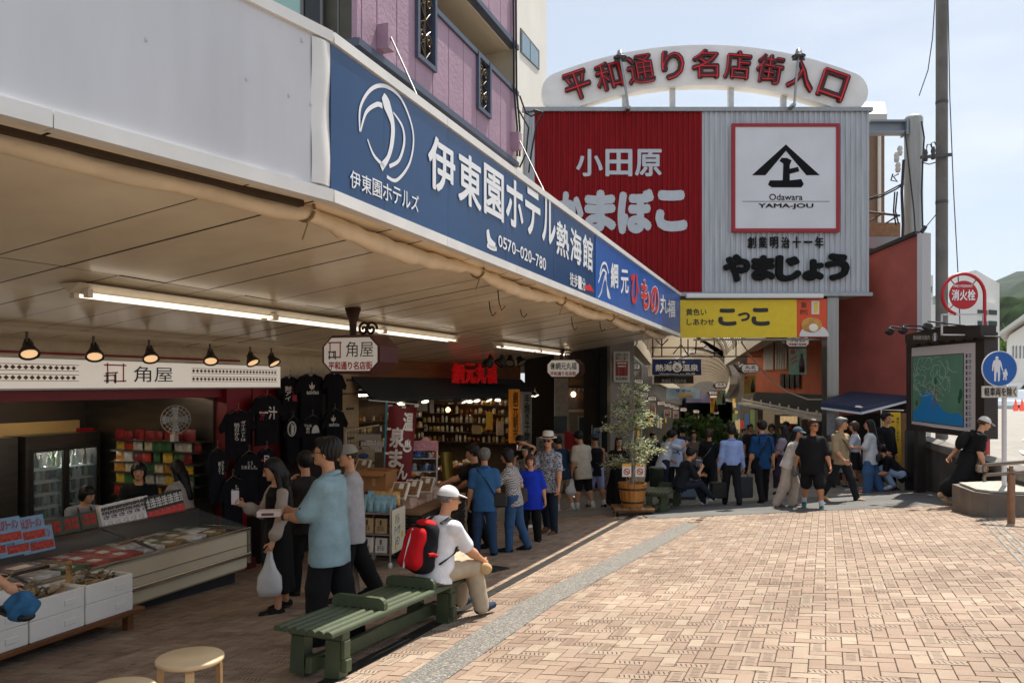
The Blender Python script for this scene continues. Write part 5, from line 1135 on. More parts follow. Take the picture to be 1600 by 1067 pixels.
def tshirt(x0, x1, y0, y1, t, prints, lab):
    pl = VP(S(t, 0, 0), S(t, 10, 0)); pl.n = UT.copy(); cx = (x0+x1)/2; o = pl.at(cx, y1); Wd = (sof(pl.at(x1, 650))-sof(pl.at(x0, 650)))*.56; Hh = (pl.at(cx, y0).z-o.z)
    r = thing('t_shirt', lab, 'T-shirt', o, 'black T-shirts hung beside the shop'); w = Wd*.72; 
    prof = [(-w, 0), (w, 0), (w*.97, Hh*.62), (Wd*1.02, Hh*.55), (Wd*1.12, Hh*.66), (w*.98, Hh*.93), (w*.35, Hh), (w*.18, Hh*.95), (-w*.18, Hh*.95), (-w*.35, Hh), (-w*.98, Hh*.93), (-Wd*1.12, Hh*.66), (-Wd*1.02, Hh*.55), (-w*.97, Hh*.62)]
    q = MB(); q.prism(prof, o-UT*.03, US, ZU, .035); 
    # soft front: bulged grid over the body so that folds catch light
    q.grid(lambda u, v: o+US*((u-.5)*2*w*.97)+ZU*(v*Hh*.93)+UT*(.008+.018*math.sin(math.pi*u)+.006*math.sin(u*19+v*2)*(1-v)), 14, 6); q.build('shirt', CLB, r)
    q = MB(); c = o+ZU*Hh; q.tube([c-US*w*.8-ZU*Hh*.06, c+ZU*.02, c+US*w*.8-ZU*Hh*.06], .007, 5); q.tube([c+ZU*.02, c+ZU*.06, c+ZU*.09+US*.02, c+ZU*.11, c+ZU*.09-US*.02], .005, 5); q.build('hanger', HGR, r)
    for (txt, px0, px1, py0, py1, col, off) in prints:
        q = MB()
        if txt == '@leaf':
            c = pl.at((px0+px1)/2, py1, .035); wd = (sof(pl.at(px1, 650))-sof(pl.at(px0, 650)))/2; hh = pl.at(px0, py0).z-c.z
            for a, l in ((-.75, .95), (0, 1.1), (.75, .95)):
                d = US*math.sin(a)+ZU*math.cos(a); e = US*math.cos(a)-ZU*math.sin(a)
                q.add([c, c+d*hh*.55*l+e*hh*.2, c+d*hh*l, c+d*hh*.55*l-e*hh*.2], [(0, 1, 2, 3)])
        elif txt == '@oval':
            c = pl.at((px0+px1)/2, (py0+py1)/2, .035); wd = (sof(pl.at(px1, 650))-sof(pl.at(px0, 650)))/2; hh = (pl.at(px0, py0).z-pl.at(px0, py1).z)/2
            q.tube([c+US*wd*math.cos(k*.42)+ZU*hh*math.sin(k*.42) for k in range(16)], .012, 5); q.tube([c+ZU*hh*.7, c-ZU*hh*.8], .02, 5); q.tube([c+ZU*hh*.5+US*wd*.5, c-ZU*hh*.6+US*wd*.3], .014, 5)
        elif txt == '@dome':
            c = pl.at(px0, py1, .035); wd = (sof(pl.at(px1, 650))-sof(pl.at(px0, 650))); hh = pl.at(px0, py0).z-c.z
            q.add([c]+[c+US*(wd*(1-math.cos(a)*1)*.5+wd*.5*0)+ZU*hh*math.sin(a) for a in np.linspace(0, math.pi, 10)], [tuple(range(11))])
        else: pl.text(q, txt, px0, py0, py1, px1, off=off, out=.036, ls=.95)
        q.build('print', mat(col, .7), r)
WT = 'cfcac0'
tshirt(350, 395, 641, 717, -7.62, (('ダ\nイ\nエ\nッ\nト\nは', 376, 384, 657, 689, WT, .02), ('明\n日\nか\nら', 366, 374, 661, 688, WT, .02)), 'black T-shirt with two white columns of writing, leftmost of the upper row')
tshirt(396, 440, 617, 695, -7.66, (('一汁', 405, 433, 634, 655, WT, .04), ('汗', 406, 414, 642, 657, 'a3222a', .02)), 'black T-shirt with a bold white brush print and red mark below the sign end')
tshirt(438, 468, 588, 656, -7.85, (('刻\nア\nイ', 445, 455, 603, 626, WT, .03), ('祝\n福', 456, 464, 605, 627, 'b3323a', .03)), 'black T-shirt with a dense red and white print beside the sign')
tshirt(466, 507, 584, 656, -7.78, (('@leaf', 478, 497, 597, 609, WT, 0), ('azides', 479, 498, 609, 616, WT, .03)), 'black T-shirt with a white three leaf emblem in the top row')
tshirt(508, 538, 582, 642, -7.7, (), 'plain dark T-shirt at the right end of the top row')
tshirt(446, 470, 652, 722, -7.8, (('@oval', 450, 462, 659, 681, WT, 0),), 'black T-shirt with a white oval crest in the second row')
tshirt(468, 509, 650, 726, -7.74, (('THE\n男\nの', 475, 487, 663, 677, WT, .03), ('@dome', 487, 499, 664, 677, WT, 0)), 'black T-shirt with a white half dome print in the second row')
tshirt(507, 540, 640, 706, -7.66, (('@leaf', 514, 528, 649, 659, WT, 0), ('ashio', 514, 530, 660, 666, WT, .03)), 'black T-shirt with a smaller leaf emblem at the right of the second row')
tshirt(326, 354, 700, 786, -7.5, (('耐\nえ\nて', 341, 345, 721, 740, WT, .03), ('ひ\nた\nす\nら', 346, 350, 720, 741, WT, .02)), 'black T-shirt with small white columns, hanging lowest at the far left')
tshirt(370, 408, 706, 792, -7.56, (('とう\nためました。', 377, 402, 720, 733, WT, .02),), 'black T-shirt with two short white lines in the lower row')
tshirt(402, 432, 700, 780, -7.6, (('日\n本', 411, 422, 711, 737, WT, .05), ('●', 408, 412, 717, 721, 'b3222a', .02)), 'black T-shirt with large white brush signs and a red dot')
tshirt(346, 382, 745, 835, -7.44, (('ほっ\nとい', 368, 373, 757, 786, WT, .02), ('て\n下\nさ\nい', 361, 366, 764, 788, WT, .02)), 'black T-shirt with slanting white writing, bottom of the left column')
q = MB(); sb_(q, -7.9, -7.45, 8.75, 9.6, -1.2, -.9); tag(q.build('red_step', mat('5a0f16', .7, nz=.2)), 'low dark red plinth beneath the hanging T-shirts', 'plinth')
q = MB(); p = S(-7.6, 10.6, 0); sb_(q, -8.0, -7.6, 9.9, 12.7, gz(p.x, p.y), CZ-2.0); tag(q.build('stock_counter', mat('241a18', .8)), 'dark cloth covered counter under the T-shirts', 'counter')
# tan storage boxes
for i, (y0, y1) in enumerate(((573, 614), (616, 660), (662, 706))):
    pl = VP(S(-7.95, 0, 0), S(-7.95, 10, 0)); a, b = pl.at(531, y0), pl.at(561, y1); q = MB(); sb_(q, -8.35, -7.95, sof(a), sof(b), b.z, a.z, .01); o = q.build('storage_box', mat('a98f6c', .6, nz=.1)); tag(o, ['topmost tan storage box in the stack beside the T-shirts', 'middle tan storage box in the stack beside the T-shirts', 'lowest tan storage box in the stack beside the T-shirts'][i], 'box', 'tan storage boxes')
    q = MB(); m = (sof(a)+sof(b))/2; sb_(q, -7.95, -7.93, m-.12, m+.12, (a.z+b.z)/2-.02, (a.z+b.z)/2+.02); q.build('handle', mat('3a3028', .5), o)
# ================================================================ second shop: dried fish shop with red lit letters
s2a, s2b = 13.0, 22.6
fs = thing('fish_shop', 'dark timber fronted shop with red glowing brush letters and shelves of jars', 'shop', S(-8.5, 18, -1))
WD = mat('4a2c17', .6, nz=.3, sc=2, stretch=(1, 1, 5)); WD2 = mat('7a4a22', .55, nz=.25, sc=2, stretch=(1, 1, 5))
F2 = VP(S(-7.95, 0, 0), S(-7.95, 10, 0)); F2.n = UT.copy()
q = MB(); sb_(q, -8.25, -7.95, s2a, s2b, CZ+.12, Zsf+.05); q.build('timber_beam', WD2, fs)
q = MB(); q.M = MS; z1, z0 = CZ+.14, CZ-.28; q.add([(-7.93, s2a, z1), (-7.93, s2b, z1), (-7.45, s2b, z0), (-7.45, s2a, z0), (-7.93, s2a, z1-.05), (-7.93, s2b, z1-.05), (-7.45, s2b, z0-.06), (-7.45, s2a, z0-.06)], [(3, 2, 1, 0), (4, 5, 6, 7), (2, 3, 7, 6), (0, 3, 7, 4), (1, 5, 6, 2)][:]); q.build('dark_awning', mat('2b3033', .7, nz=.15), fs)
q = MB(); sb_(q, -8.2, -8.0, s2a, s2b, CZ-.45, CZ-.3); q.build('lintel', WD, fs)
q = MB(); sb_(q, -11.4, -11.2, s2a, s2b, -3, CZ+.2); sb_(q, -11.2, -8.1, s2a-.1, s2a, -3, CZ+.2); sb_(q, -11.2, -8.1, s2b, s2b+.1, -3.4, CZ+.2); q.build('inner_wall', mat('54412f', .8, nz=.2), fs)
q = MB(); sb_(q, -11.2, -8.1, s2a, s2b, CZ-.2, CZ-.12); q.build('ceiling', mat('5d4a38', .8), fs)
rs = thing('red_lit_letters', 'four red glowing brush letters on the beam of the fish shop', 'sign', F2.at(740, 583))
for ch, x0, x1 in (('網', 707, 724), ('元', 727, 742), ('丸', 744, 758), ('福', 761, 775)):
    q = MB(); F2.text(q, ch, x0, 567, 599, x1, off=.02, ext=.05, out=.5); q.build('letter', mat('c01016', .4, emit=.12), rs)
q = MB(); sb_(q, -7.9, -7.46, sof(F2.at(707, 580)), sof(F2.at(775, 580)), CZ-.0, CZ+.02); q.build('bracket', DARKM, rs)
for i, (x, y) in enumerate(((627, 612), (663, 610), (724, 612), (734, 612), (744, 611), (762, 611), (778, 611), (829, 606), (836, 606))):
    p = TP(x, y, -7.7); spot(p, -2.7+(i % 3-1)*.5, 'small white spotlight hanging from the lintel of the fish shop', 'spotlights of the fish shop', mat('cfc8bb', .4), 1.15, mat('fff0d0', .4, emit=3), .5)
for i, x in enumerate((766, 784, 797, 812)):
    p = TP(x, 548, -6.6); spot(p, 1+i, 'black spotlight under the canopy in front of the fish shop', 'black spotlights under the canopy', BLACK, 1.5, mat('8a7a60', .4), .7)
# shelves with jars at the back
jp = []
for i, (c_, h, r) in enumerate((('c9b48a', .14, .05), ('8a5a2a', .13, .05), ('d9d2c0', .16, .045), ('5f2f20', .12, .05), ('b9a24a', .15, .05), ('e0d8c8', .18, .035))):
    q = MB(); q.lathe([(0, 0), (r, 0), (r, h*.75), (r*.75, h*.8), (r*.78, h), (0, h)], n=9); o = q.build('jar', mat(c_, .25, nz=.2, sc=20), None, local=True); tag(o, 'jar or bottle standing on the back shelves of the fish shop', 'jar', 'jars on the fish shop shelves'); jp.append([o, False])
shl = thing('back_shelves', 'tall dark shelves stacked with jars at the back of the fish shop', 'shelf', S(-10.8, 18, -1))
nj = 0
for t, zz, sa, sb3 in ((-11.0, (CZ-1.0, CZ-1.32, CZ-1.64), 14.2, 22.2), (-9.2, (CZ-2.35,), 15.2, 21.8)):
    for z in zz:
        q = MB(); sb_(q, t-.16, t+.12, sa, sb3, z-.03, z); q.build('shelf', WD, shl); s = sa+.1
        while s < sb3-.1:
            if nj < 285 and rnd.random() < .88:
                k = rnd.randrange(6); o, u = jp[k]; p = S(t+rnd.uniform(-.05, .06), s, z+.001); nj += 1
                if u: dup(o, p, scale=rnd.uniform(.85, 1.25))
                else: o.location = p; jp[k][1] = True
            s += rnd.uniform(.12, .22)
for z in (CZ-.62, CZ-.9, CZ-1.18, CZ-1.46, CZ-1.76):
    q = MB(); sb_(q, -11.1, -8.15, 22.2, 22.58, z-.03, z); q.build('shelf', WD, shl); t = -11.0
    while t < -8.25:
        k = rnd.randrange(6); o, u = jp[k]; p = S(t, 22.32+rnd.uniform(-.05, .1), z+.001)
        if u: dup(o, p, scale=rnd.uniform(.95, 1.35))
        else: o.location = p; jp[k][1] = True
        t += rnd.uniform(.13, .18)
q = MB(); sb_(q, -9.35, -9.05, 15, 22, -2.9, CZ-2.38); q.build('front_panel', WD, shl)
for x, y in ((700, 640), (760, 628), (735, 645)):
    p = TP(x, y, -9.6); r = thing('pendant_lamp', 'small warm pendant lamp glowing inside the fish shop', 'lamp', p, 'pendant lamps inside the fish shop'); q = MB(); q.ell(p, (.06, .06, .07)); q.build('bulb', mat('ffc070', .4, emit=9), r); q = MB(); q.tube([p+ZU*.06, p+ZU*.5], .008, 5); q.build('cord', BLACK, r)
# paper notices and the clothed dark panels inside
for i, (x0, x1, y0, y1, c_) in enumerate(((652, 668, 616, 642, '9c8c74'), (672, 678, 616, 645, 'b3a48c'), (686, 708, 614, 626, '8a7c68'), (760, 770, 643, 671, 'c9a83a'), (776, 787, 658, 680, 'd6d2c8'), (738, 752, 664, 678, 'a98a5a'))):
    pl = VP(S(-8.0, 0, 0), S(-8.0, 10, 0)); pl.n = UT.copy(); q = MB(); pl.slab(q, x0, y0, y1, x1, y0+.4, y1, out=.02, th=.01); o = q.build('paper_notice', mat(c_, .7, nz=.15, sc=12)); tag(o, ['wide grey handwritten notice hanging under the lintel', 'narrow grey handwritten strip hanging under the lintel', 'flat brown notice in the centre under the lintel', 'yellow printed bag hanging on the right post', 'white notice with a black mark at the right post', 'tan gift bag hanging in front of the jar shelves'][i], 'notice')
# upright sign boards at the right end of the fish shop
def vboard(x0, x1, y0, y1, t, m, txt, tc_, lab, emit=0):
    pl = VP(S(t, 0, 0), S(t, 10, 0)); pl.n = UT.copy(); r = thing('upright_sign', lab, 'sign', pl.at((x0+x1)/2, y1)); q = MB(); pl.slab(q, x0, y0, y1, x1, y0, y1, out=.03, th=.08); q.build('board', m, r)
    q = MB(); pl.text(q, '\n'.join(txt), x0+(x1-x0)*.2, y0+3, y1-3, x1-(x1-x0)*.2, off=.03, out=.036, ls=.9); q.build('lettering', tc_, r); return r
vboard(799, 812, 608, 692, -7.4, mat('b9701f', .5, emit=.12, nz=.2), '網元朝市', mat('3a1a0c', .6), 'amber lit upright wooden sign with dark brush lettering')
vboard(816, 831, 612, 692, -7.35, mat('b9b2a4', .6), '手焼き干物', mat('2a2522', .6), 'white upright sign with black and red lettering beside the amber one')
# ================================================================ beyond the fish shop: pillar, juice stall, wall
lp = MB(); a, b = P(867, 565, 23.5), P(888, 565, 23.5); lp.box(((a.x+b.x)/2, 23.7, -.2), (b.x-a.x, .4, 5.6)); o = lp.build('cream_pillar', mat('a99a84', .6, nz=.2)); tag(o, 'cream rendered pillar left of the juice stall', 'pillar')
q = MB(); bx(q, 866, 886, 650, 676, 23.4, .06); q.build('menu_plate', mat('203028', .4, nz=.3, sc=9), o)
js = thing('juice_stall', 'small cream stall front with a lit display window and yellow posters', 'stall', P(915, 740, 24.2))
q = MB(); bx(q, 888, 938, 535, 770, 24.6, .4); q.build('wall', mat('5a4a3a', .7, nz=.2), js)
q = MB(); bx(q, 889, 932, 645, 770, 24.2, .3); q.build('counter', mat('9c8a70', .6, nz=.1), js)
q = MB(); bx(q, 888, 914, 606, 640, 24.5, .08); q.build('window', mat('3a2a1c', .2, nz=.5, sc=4, emit=.05), js); q = MB(); bx(q, 887, 915, 640, 644, 24.35, .3); q.build('window_sill', mat('d3c7b2', .5), js)
q = MB(); bx(q, 914, 931, 606, 640, 24.45, .06); q.build('poster', mat('e2d3b4', .5), js); q = MB(); c = P(922, 631, 24.4); q.ell(c, (.13, .02, .15)); q.build('orange_picture', mat('d98a1e', .4), js)
q = MB(); bx(q, 903, 932, 650, 690, 24.12, .06); q.build('poster_frame', mat('c9c2b4', .5), js); q = MB(); bx(q, 914, 931, 652, 688, 24.08, .03); q.build('yellow_poster', mat('c9a92a', .5, nz=.3, sc=6), js); q = MB(); bx(q, 905, 913, 652, 688, 24.08, .03); q.build('dark_poster', mat('2f3a44', .4), js)
c = P(896, 616, 24.3); q = MB(); q.ell(c, (.07, .07, .08)); q.build('lamp', mat('ffcf90', .4, emit=8), js)
q = MB()
for i in range(7): p = P(889+6.5*i, 606, 24.1); q.add([p, p+V((.1, 0, 0)), p+V((.1, 0, -.06)), p+V((.05, -.01, -.12)), p+V((0, 0, -.06))], [(0, 1, 2, 3, 4)])
q.build('valance', mat('ded8cc', .6), js)
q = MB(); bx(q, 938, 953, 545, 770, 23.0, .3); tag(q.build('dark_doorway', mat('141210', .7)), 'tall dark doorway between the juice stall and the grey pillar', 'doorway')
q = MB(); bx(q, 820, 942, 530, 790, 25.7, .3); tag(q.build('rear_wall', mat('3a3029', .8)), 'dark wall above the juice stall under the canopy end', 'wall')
# ================================================================ hanging octagonal shop signs under the canopy
IRON = mat('3c231c', .5, .3, nz=.1); SGW = mat('ded8cf', .4, emit=.12, name='sign_face')
def oct_sign(px, py0, px1, py1, Y, lines, lab, depth=.44, post_y=None, scroll=True, emblem=None, yaw=-TH, dark='4a1d1c', grp='octagonal hanging signs'):
    a, b = P(px, py1, Y), P(px1, py0, Y); W = (b.x-a.x); H = b.z-a.z; r = thing('hanging_sign', lab, 'sign', V(((a.x+b.x)/2, Y, a.z)), grp, rz=yaw)
    c = min(W, H)*.28; oc = lambda e: [(-W/2-e, c), (-W/2+c, -e), (W/2-c, -e), (W/2+e, c), (W/2+e, H-c), (W/2-c, H+e), (-W/2+c, H+e), (-W/2-e, H-c)]
    q = MB(); q.prism(oc(.02), (0, 0, 0), (1, 0, 0), (0, 0, 1), -depth); q.build('case', mat(dark, .45, nz=.1), r, local=True)
    q = MB(); q.prism(oc(-.012), (0, -.012, 0), (1, 0, 0), (0, 0, 1), -.01); q.build('face', SGW, r, local=True)
    for txt, x0, x1, z0, z1, col, off in lines:
        q = MB(); q.text(txt, (-W/2+W*x0, -.013, H*z0), (1, 0, 0), (0, 0, 1), W*(x1-x0), H*(z1-z0), off=off); q.build('lettering', mat(col, .5), r, local=True)
    if emblem:
        q = MB()
        for x0, z0, x1, z1 in ((.1, .84, .34, .84), (.13, .55, .13, .86), (.32, .42, .32, .86), (.22, .42, .33, .42), (.2, .6, .2, .42)): q.tube([(-W/2+W*x0, -.016, H*z0), (-W/2+W*x1, -.016, H*z1)], .008, 4)
        q.build('red_emblem', mat('a01622', .5), r, local=True); q = MB()
        for x0, z0, x1, z1 in ((.1, .57, .24, .57), (.12, .36, .12, .58), (.23, .36, .23, .6), (.1, .42, .25, .42)): q.tube([(-W/2+W*x0, -.018, H*z0), (-W/2+W*x1, -.018, H*z1)], .007, 4)
        q.build('black_emblem', BLACK, r, local=True)
    if post_y is not None:
        h = (post_y-py0)*-Y/F; q = MB(); q.lathe([(.04, H), (.045, H+h*.5), (.1, H+h), (0, H+h)], (-W*.14, depth/2, 0), 12); q.build('post', IRON, r, local=True)
    if scroll:
        q = MB()
        for sx in (.06, .2):
            pth = [V((W*sx+.08*(1-k/26)*math.cos(k*.42), depth/2, H+.1+.09*(1-k/26)*math.sin(k*.42))) for k in range(24)]; q.tube(pth, .016, 6)
        q.build('scroll', IRON, r, local=True)
    return r
oct_sign(499, 526, 597, 581, 9.35, (('角屋', .42, .92, .42, .86, '1c1a1a', 0), ('平和通り名店街', .1, .9, .06, .3, 'b5121e', .035)), 'large octagonal hanging sign with a red and black square emblem under the canopy', emblem=True, post_y=478)
oct_sign(854, 562, 906, 589, 19.2, (('㊝網元丸福', .1, .92, .42, .84, '1c1a1a', .02), ('平和通り名店街', .1, .9, .08, .32, 'b5121e', .04)), 'smaller octagonal hanging sign at the far end of the canopy', post_y=545)
# signs and shrine posters down both sides of the arcade
i = 0
for px, py, w, Y, nm in ((975, 533, 40, 21.5, 'first'), (991, 573, 18, 24, 'second'), (998, 596, 14, 27, 'third'), (996, 613, 14, 28.5, 'fourth'), (1006, 617, 14, 31, 'fifth'), (1019, 623, 13, 34, 'sixth'), (1033, 630, 12, 37, 'seventh'), (1043, 633, 10, 40, 'eighth'), (1050, 635, 9, 44, 'ninth'), (1056, 638, 9, 48, 'tenth'), (1068, 640, 10, 54, 'eleventh'), (1088, 643, 9, 60, 'twelfth')):
    h = w*.52; oct_sign(px-w/2, py-h/2, px+w/2, py+h/2, Y, (('平和通', .16, .84, .44, .84, '1c1a1a', .03), ('名店街', .16, .84, .1, .34, 'b5121e', .04)), '%s octagonal sign along the left side of the arcade counting from the front' % nm, depth=.25, post_y=None, scroll=False, yaw=0, grp='octagonal signs along the arcade')
for px, py, w, Y, nm in ((1246, 533, 36, 21.2, 'nearest octagonal sign beside the terracotta wall, half hidden by the yellow sign'), (1172, 576, 27, 24, 'octagonal sign in front of the terracotta wall'), (1126, 602, 17, 30, 'octagonal sign over a green poster on the right of the arcade'), (1114, 614, 12, 36, 'small octagonal sign deep on the right side of the arcade'), (1119, 645, 8, 48, 'tiny far octagonal sign near the middle of the arcade')):
    h = w*.5; oct_sign(px-w/2, py-h/2, px+w/2, py+h/2, Y, (('丸名', .2, .8, .44, .86, '1c1a1a', .03), ('平和通り名店街', .12, .88, .1, .32, 'b5121e', .05)), nm, depth=.25, scroll=False, yaw=0, grp='octagonal signs along the arcade')
def poster(x0, x1, y0, y1, Y, kind, lab, cat='poster'):
    r = thing('hanging_poster' if kind != 'board' else 'notice_board', lab, cat, P((x0+x1)/2, y1, Y)); q = MB(); bx(q, x0, x1, y0, y1, Y, .03)
    if kind == 'torii':
        q.build('sheet', mat('cfc8bc', .6), r); q = MB(); w, h = x1-x0, y1-y0; bx(q, x0+w*.12, x1-w*.12, y0+h*.32, y1-h*.2, Y-.012, .01); q.build('red_square', mat('8f2a24', .6), r)
        q = MB(); f = lambda x, y: P(x0+w*x, y0+h*y, Y-.02)
        for a, b in (((.2, .38), (.8, .38)), ((.24, .48), (.76, .48)), ((.33, .38), (.3, .78)), ((.67, .38), (.7, .78))): q.bar(f(*a), f(*b), .004, .02*w/14)
        q.build('gate_picture', mat('e4dccf', .6), r); q = MB()
        q.text('自然に祈る\n神々に逢う', P(x0+w*.1, y0+h*.29, Y-.014), XR, ZU, w*.8*Y/F, h*.24*Y/F, off=.01); q.text('来宮神社', P(x0+w*.12, y1-h*.05, Y-.014), XR, ZU, w*.76*Y/F, h*.12*Y/F, off=.01); q.build('lettering', mat('33302c', .6), r)
    elif kind in ('green', 'yellow'):
        q.build('sheet', mat('7d9c82' if kind == 'green' else 'b9932f', .55, nz=.15), r); w, h = x1-x0, y1-y0; q = MB(); c = P(x0+w*.75, y1-h*.08, Y-.03); k = h*Y/F
        q.lathe([(0, 0), (.1*k, 0), (.1*k, .3*k), (.085*k, .42*k), (.035*k, .6*k), (.035*k, .7*k), (0, .7*k)], c, 12, sy=.2); q.build('bottle_picture', mat('3a1512', .3), r)
        q = MB(); c = P(x0+w*.22, y0+h*.14, Y-.01); q.ell(c, (.1*k, .01, .09*k)); q.bar(P(x0+w*.1, y0+h*.45, Y-.01), P(x0+w*.45, y0+h*.3, Y-.01), .005, .05*k); q.bar(P(x0+w*.14, y0+h*.6, Y-.01), P(x0+w*.48, y0+h*.45, Y-.01), .005, .04*k); q.build('red_print', mat('b03a2e', .5), r)
    return r
poster(959, 984, 549, 597, 21.0-.1, 'torii', 'large shrine poster with a white gate on red, on the grey pillar')
for x0, x1, y0, y1, Y, nm in ((970, 986, 607, 629, 21.8, 'second shrine poster, low on the grey pillar'), (989, 997, 624, 642, 25, 'third shrine poster beyond the grey pillar'), (1014, 1024, 630, 648, 32, 'shrine poster below the fifth octagonal sign'), (1038, 1048, 640, 652, 37, 'shrine poster below the seventh octagonal sign'), (1052, 1060, 642, 653, 43, 'small shrine poster deep in the arcade left row'), (1084, 1092, 647, 658, 60, 'tiny far shrine poster in the arcade')): poster(x0, x1, y0, y1, Y, 'torii', nm)
poster(1233, 1260, 544, 585, 21.3, 'green', 'green drink poster with a dark bottle in front of the slatted windows'); poster(1162, 1181, 586, 615, 24, 'yellow', 'amber drink poster with a dark bottle below the octagonal sign'); poster(1120, 1134, 610, 632, 30, 'green', 'smaller green drink poster deeper in the arcade'); poster(1110, 1121, 621, 645, 36, 'yellow', 'small amber drink poster deep in the arcade')
# banners across the arcade
def banner(x0, x1, y0, y1, Y, m, lab, draws):
    r = thing('cross_banner', lab, 'banner', P((x0+x1)/2, y1, Y)); q = MB(); a, b = P(x0, y1, Y), P(x1, y0, Y)
    q.grid(lambda u, v: V((a.x+(b.x-a.x)*u, Y+.03*math.sin(u*14)+.02*math.sin(u*5+v*3), a.z+(b.z-a.z)*v)), 24, 4); q.build('cloth', m, r)
    for txt, tx0, tx1, ty0, ty1, col, off in draws: q = MB(); p = P(tx0, ty1, Y-.07); q.text(txt, p, XR, ZU, (tx1-tx0)*Y/F, (ty1-ty0)*Y/F, off=off); q.build('lettering', mat(col, .6), r)
    return r
r = banner(1019, 1096, 561, 586, 26, mat('1c3468', .7, nz=.1), 'dark blue welcome banner with a white hot spring mark across the arcade', (('熱海', 1024, 1050, 569, 580, 'e8e6e2', .04), ('温泉', 1066, 1091, 569, 580, 'e8e6e2', .04), ('ようこそ', 1045, 1071, 564, 568, 'e8e6e2', .03), ('Welcome to 熱海', 1030, 1086, 582.5, 585, 'e8e6e2', .01)))
q = MB(); c = P(1058, 574, 25.9); q.add([c+V((.16*math.cos(a), 0, .16*math.sin(a))) for a in np.linspace(0, 6.28, 25)[:-1]], [tuple(range(24))]); q.build('round_mark', mat('e8e6e2', .6), r)
q = MB(); q.tube([c+V((.08*math.cos(math.radians(a)), -.01, .03+.09*math.sin(math.radians(a))-.02)) for a in range(200, 341, 20)], .012, 4)
for dx in (-.03, 0, .03): q.tube([c+V((dx, -.01, -.02)), c+V((dx+.012, -.01, .01)), c+V((dx-.008, -.01, .04)), c+V((dx, -.01, .07))], .008, 4)
q.build('hot_spring_mark', mat('1c3468', .7), r)
banner(1022, 1084, 586.5, 599, 26.3, mat('3a322c', .6, nz=.2), 'dark fireworks banner below the blue welcome banner', (('熱海海上花火大会', 1034, 1072, 592, 598, 'd9d4c8', .02),))
banner(1041, 1094, 606, 623, 31, mat('a9c4d6', .6, nz=.25, sc=1.5), 'pale blue and white festival banner deeper in the arcade', (('GEBIYO', 1060, 1082, 614, 620, 'e0b01e', .06), ('サマー', 1055, 1080, 608, 613, '3a3f8a', .05)))
banner(1072, 1110, 616, 629, 36, mat('8a82a8', .6, nz=.3, sc=1.5), 'violet patterned banner behind the festival banner', ())
# neon scaffold (wire outlines of old lettering) hanging behind the yellow sign
nf = thing('wire_sign_frame', 'bare rusty wire sign frame hanging above the arcade entrance', 'frame', P(1080, 556, 23)); q = MB()
for pts in (((1017, 557), (1190, 557)), ((1017, 543), (1100, 543)), ((1020, 528), (1020, 557)), ((1034, 528), (1034, 557)), ((1064, 528), (1064, 557)), ((1075, 530), (1075, 552), (1080, 553), (1087, 552), (1088, 530)), ((1052, 553), (1064, 538), (1076, 556)), ((1094, 535), (1100, 532), (1106, 538), (1100, 543)), ((1116, 530), (1116, 557)), ((1150, 528), (1150, 556)), ((1024, 530), (1034, 540), (1044, 530)), ((1104, 548), (1112, 552), (1124, 550))): q.tube([P(x, y, 23) for x, y in pts], .018, 4)
q.build('wire', mat('3a2218', .6), nf)
q = MB(); q.bar(P(1084, 531, 20.6), P(1292, 530, 20.6), .05, .05); q.build('tension_bar', mat('b9c2cc', .4, .4), nf)
q = MB(); q.tube([P(1158, 534, 22), P(1175, 560, 22), P(1200, 590, 21.6), P(1230, 612, 21), P(1262, 624, 20.6), P(1288, 624, 20.4)], .02, 5); q.build('slack_cable', mat('b5a890', .6), nf)
# ================================================================ map board
MP = VP(P(1424, 0, 17.2), P(1524, 0, 15.0)); BRN = mat('2b221e', .5, nz=.12)
mb_ = thing('map_board', 'tall brown notice stand with a large green and blue town map and lamps on arms', 'notice board', GX(1470, 16.2))
def gpost(x, w=.14, d=.3, out=0):
    p = MP.at(x, 600, out); z0 = gz(p.x, p.y); return p, z0
q = MB()
MP.slab(q, 1416, 533, 672, 1424, 532, 672.5, out=.06, th=.26); MP.slab(q, 1524, 520, 684, 1538, 519, 686, out=.06, th=.26)
MP.slab(q, 1424, 530, 543, 1524, 519, 535, out=.05, th=.24); MP.slab(q, 1424, 663, 672, 1524, 675, 684, out=.05, th=.24)
q.build('frame', BRN, mb_)
for x in (1441, 1532): 
    p, z0 = gpost(x); q = MB(); zt = MP.at(x, 672).z; q.box((p.x, p.y+.1, (z0+zt)/2), (.17, .17, zt-z0)); q.build('post', BRN, mb_)
q = MB(); pts = [(1414, 533), (1414, 523), (1440, 517), (1480, 509), (1532, 508), (1532, 524)]
for i in range(6, -1, -1): x = 1416+i*18; pts += [(x+16, 537-i*1.6-(2 if i else 0)), (x+8, 541-i*1.9), (x, 537.5-i*1.7)]
k = [MP.at(x, y, .14) for x, y in pts]; n_ = -MP.n*.3; q.add(k+[p+n_ for p in k], [tuple(range(len(k)-1, -1, -1)), tuple(range(len(k), 2*len(k)))]+[(i, (i+1) % len(k), len(k)+(i+1) % len(k), len(k)+i) for i in range(len(k))]); q.build('hood', BRN, mb_)
q = MB(); MP.text(q, '熱海観光案内', 1427, 524, 531, 1453, off=.02, out=.146); q.build('lettering', mat('b9b2a8', .5), mb_)
q = MB(); c = MP.at(1461, 526.5, .146); q.prism([(.085*math.cos(a), .085*math.sin(a)) for a in np.linspace(0, 6.28, 20)[:-1]], c, MP.u, ZU, .004); q.build('info_disc', mat('c9c9cf', .4), mb_)
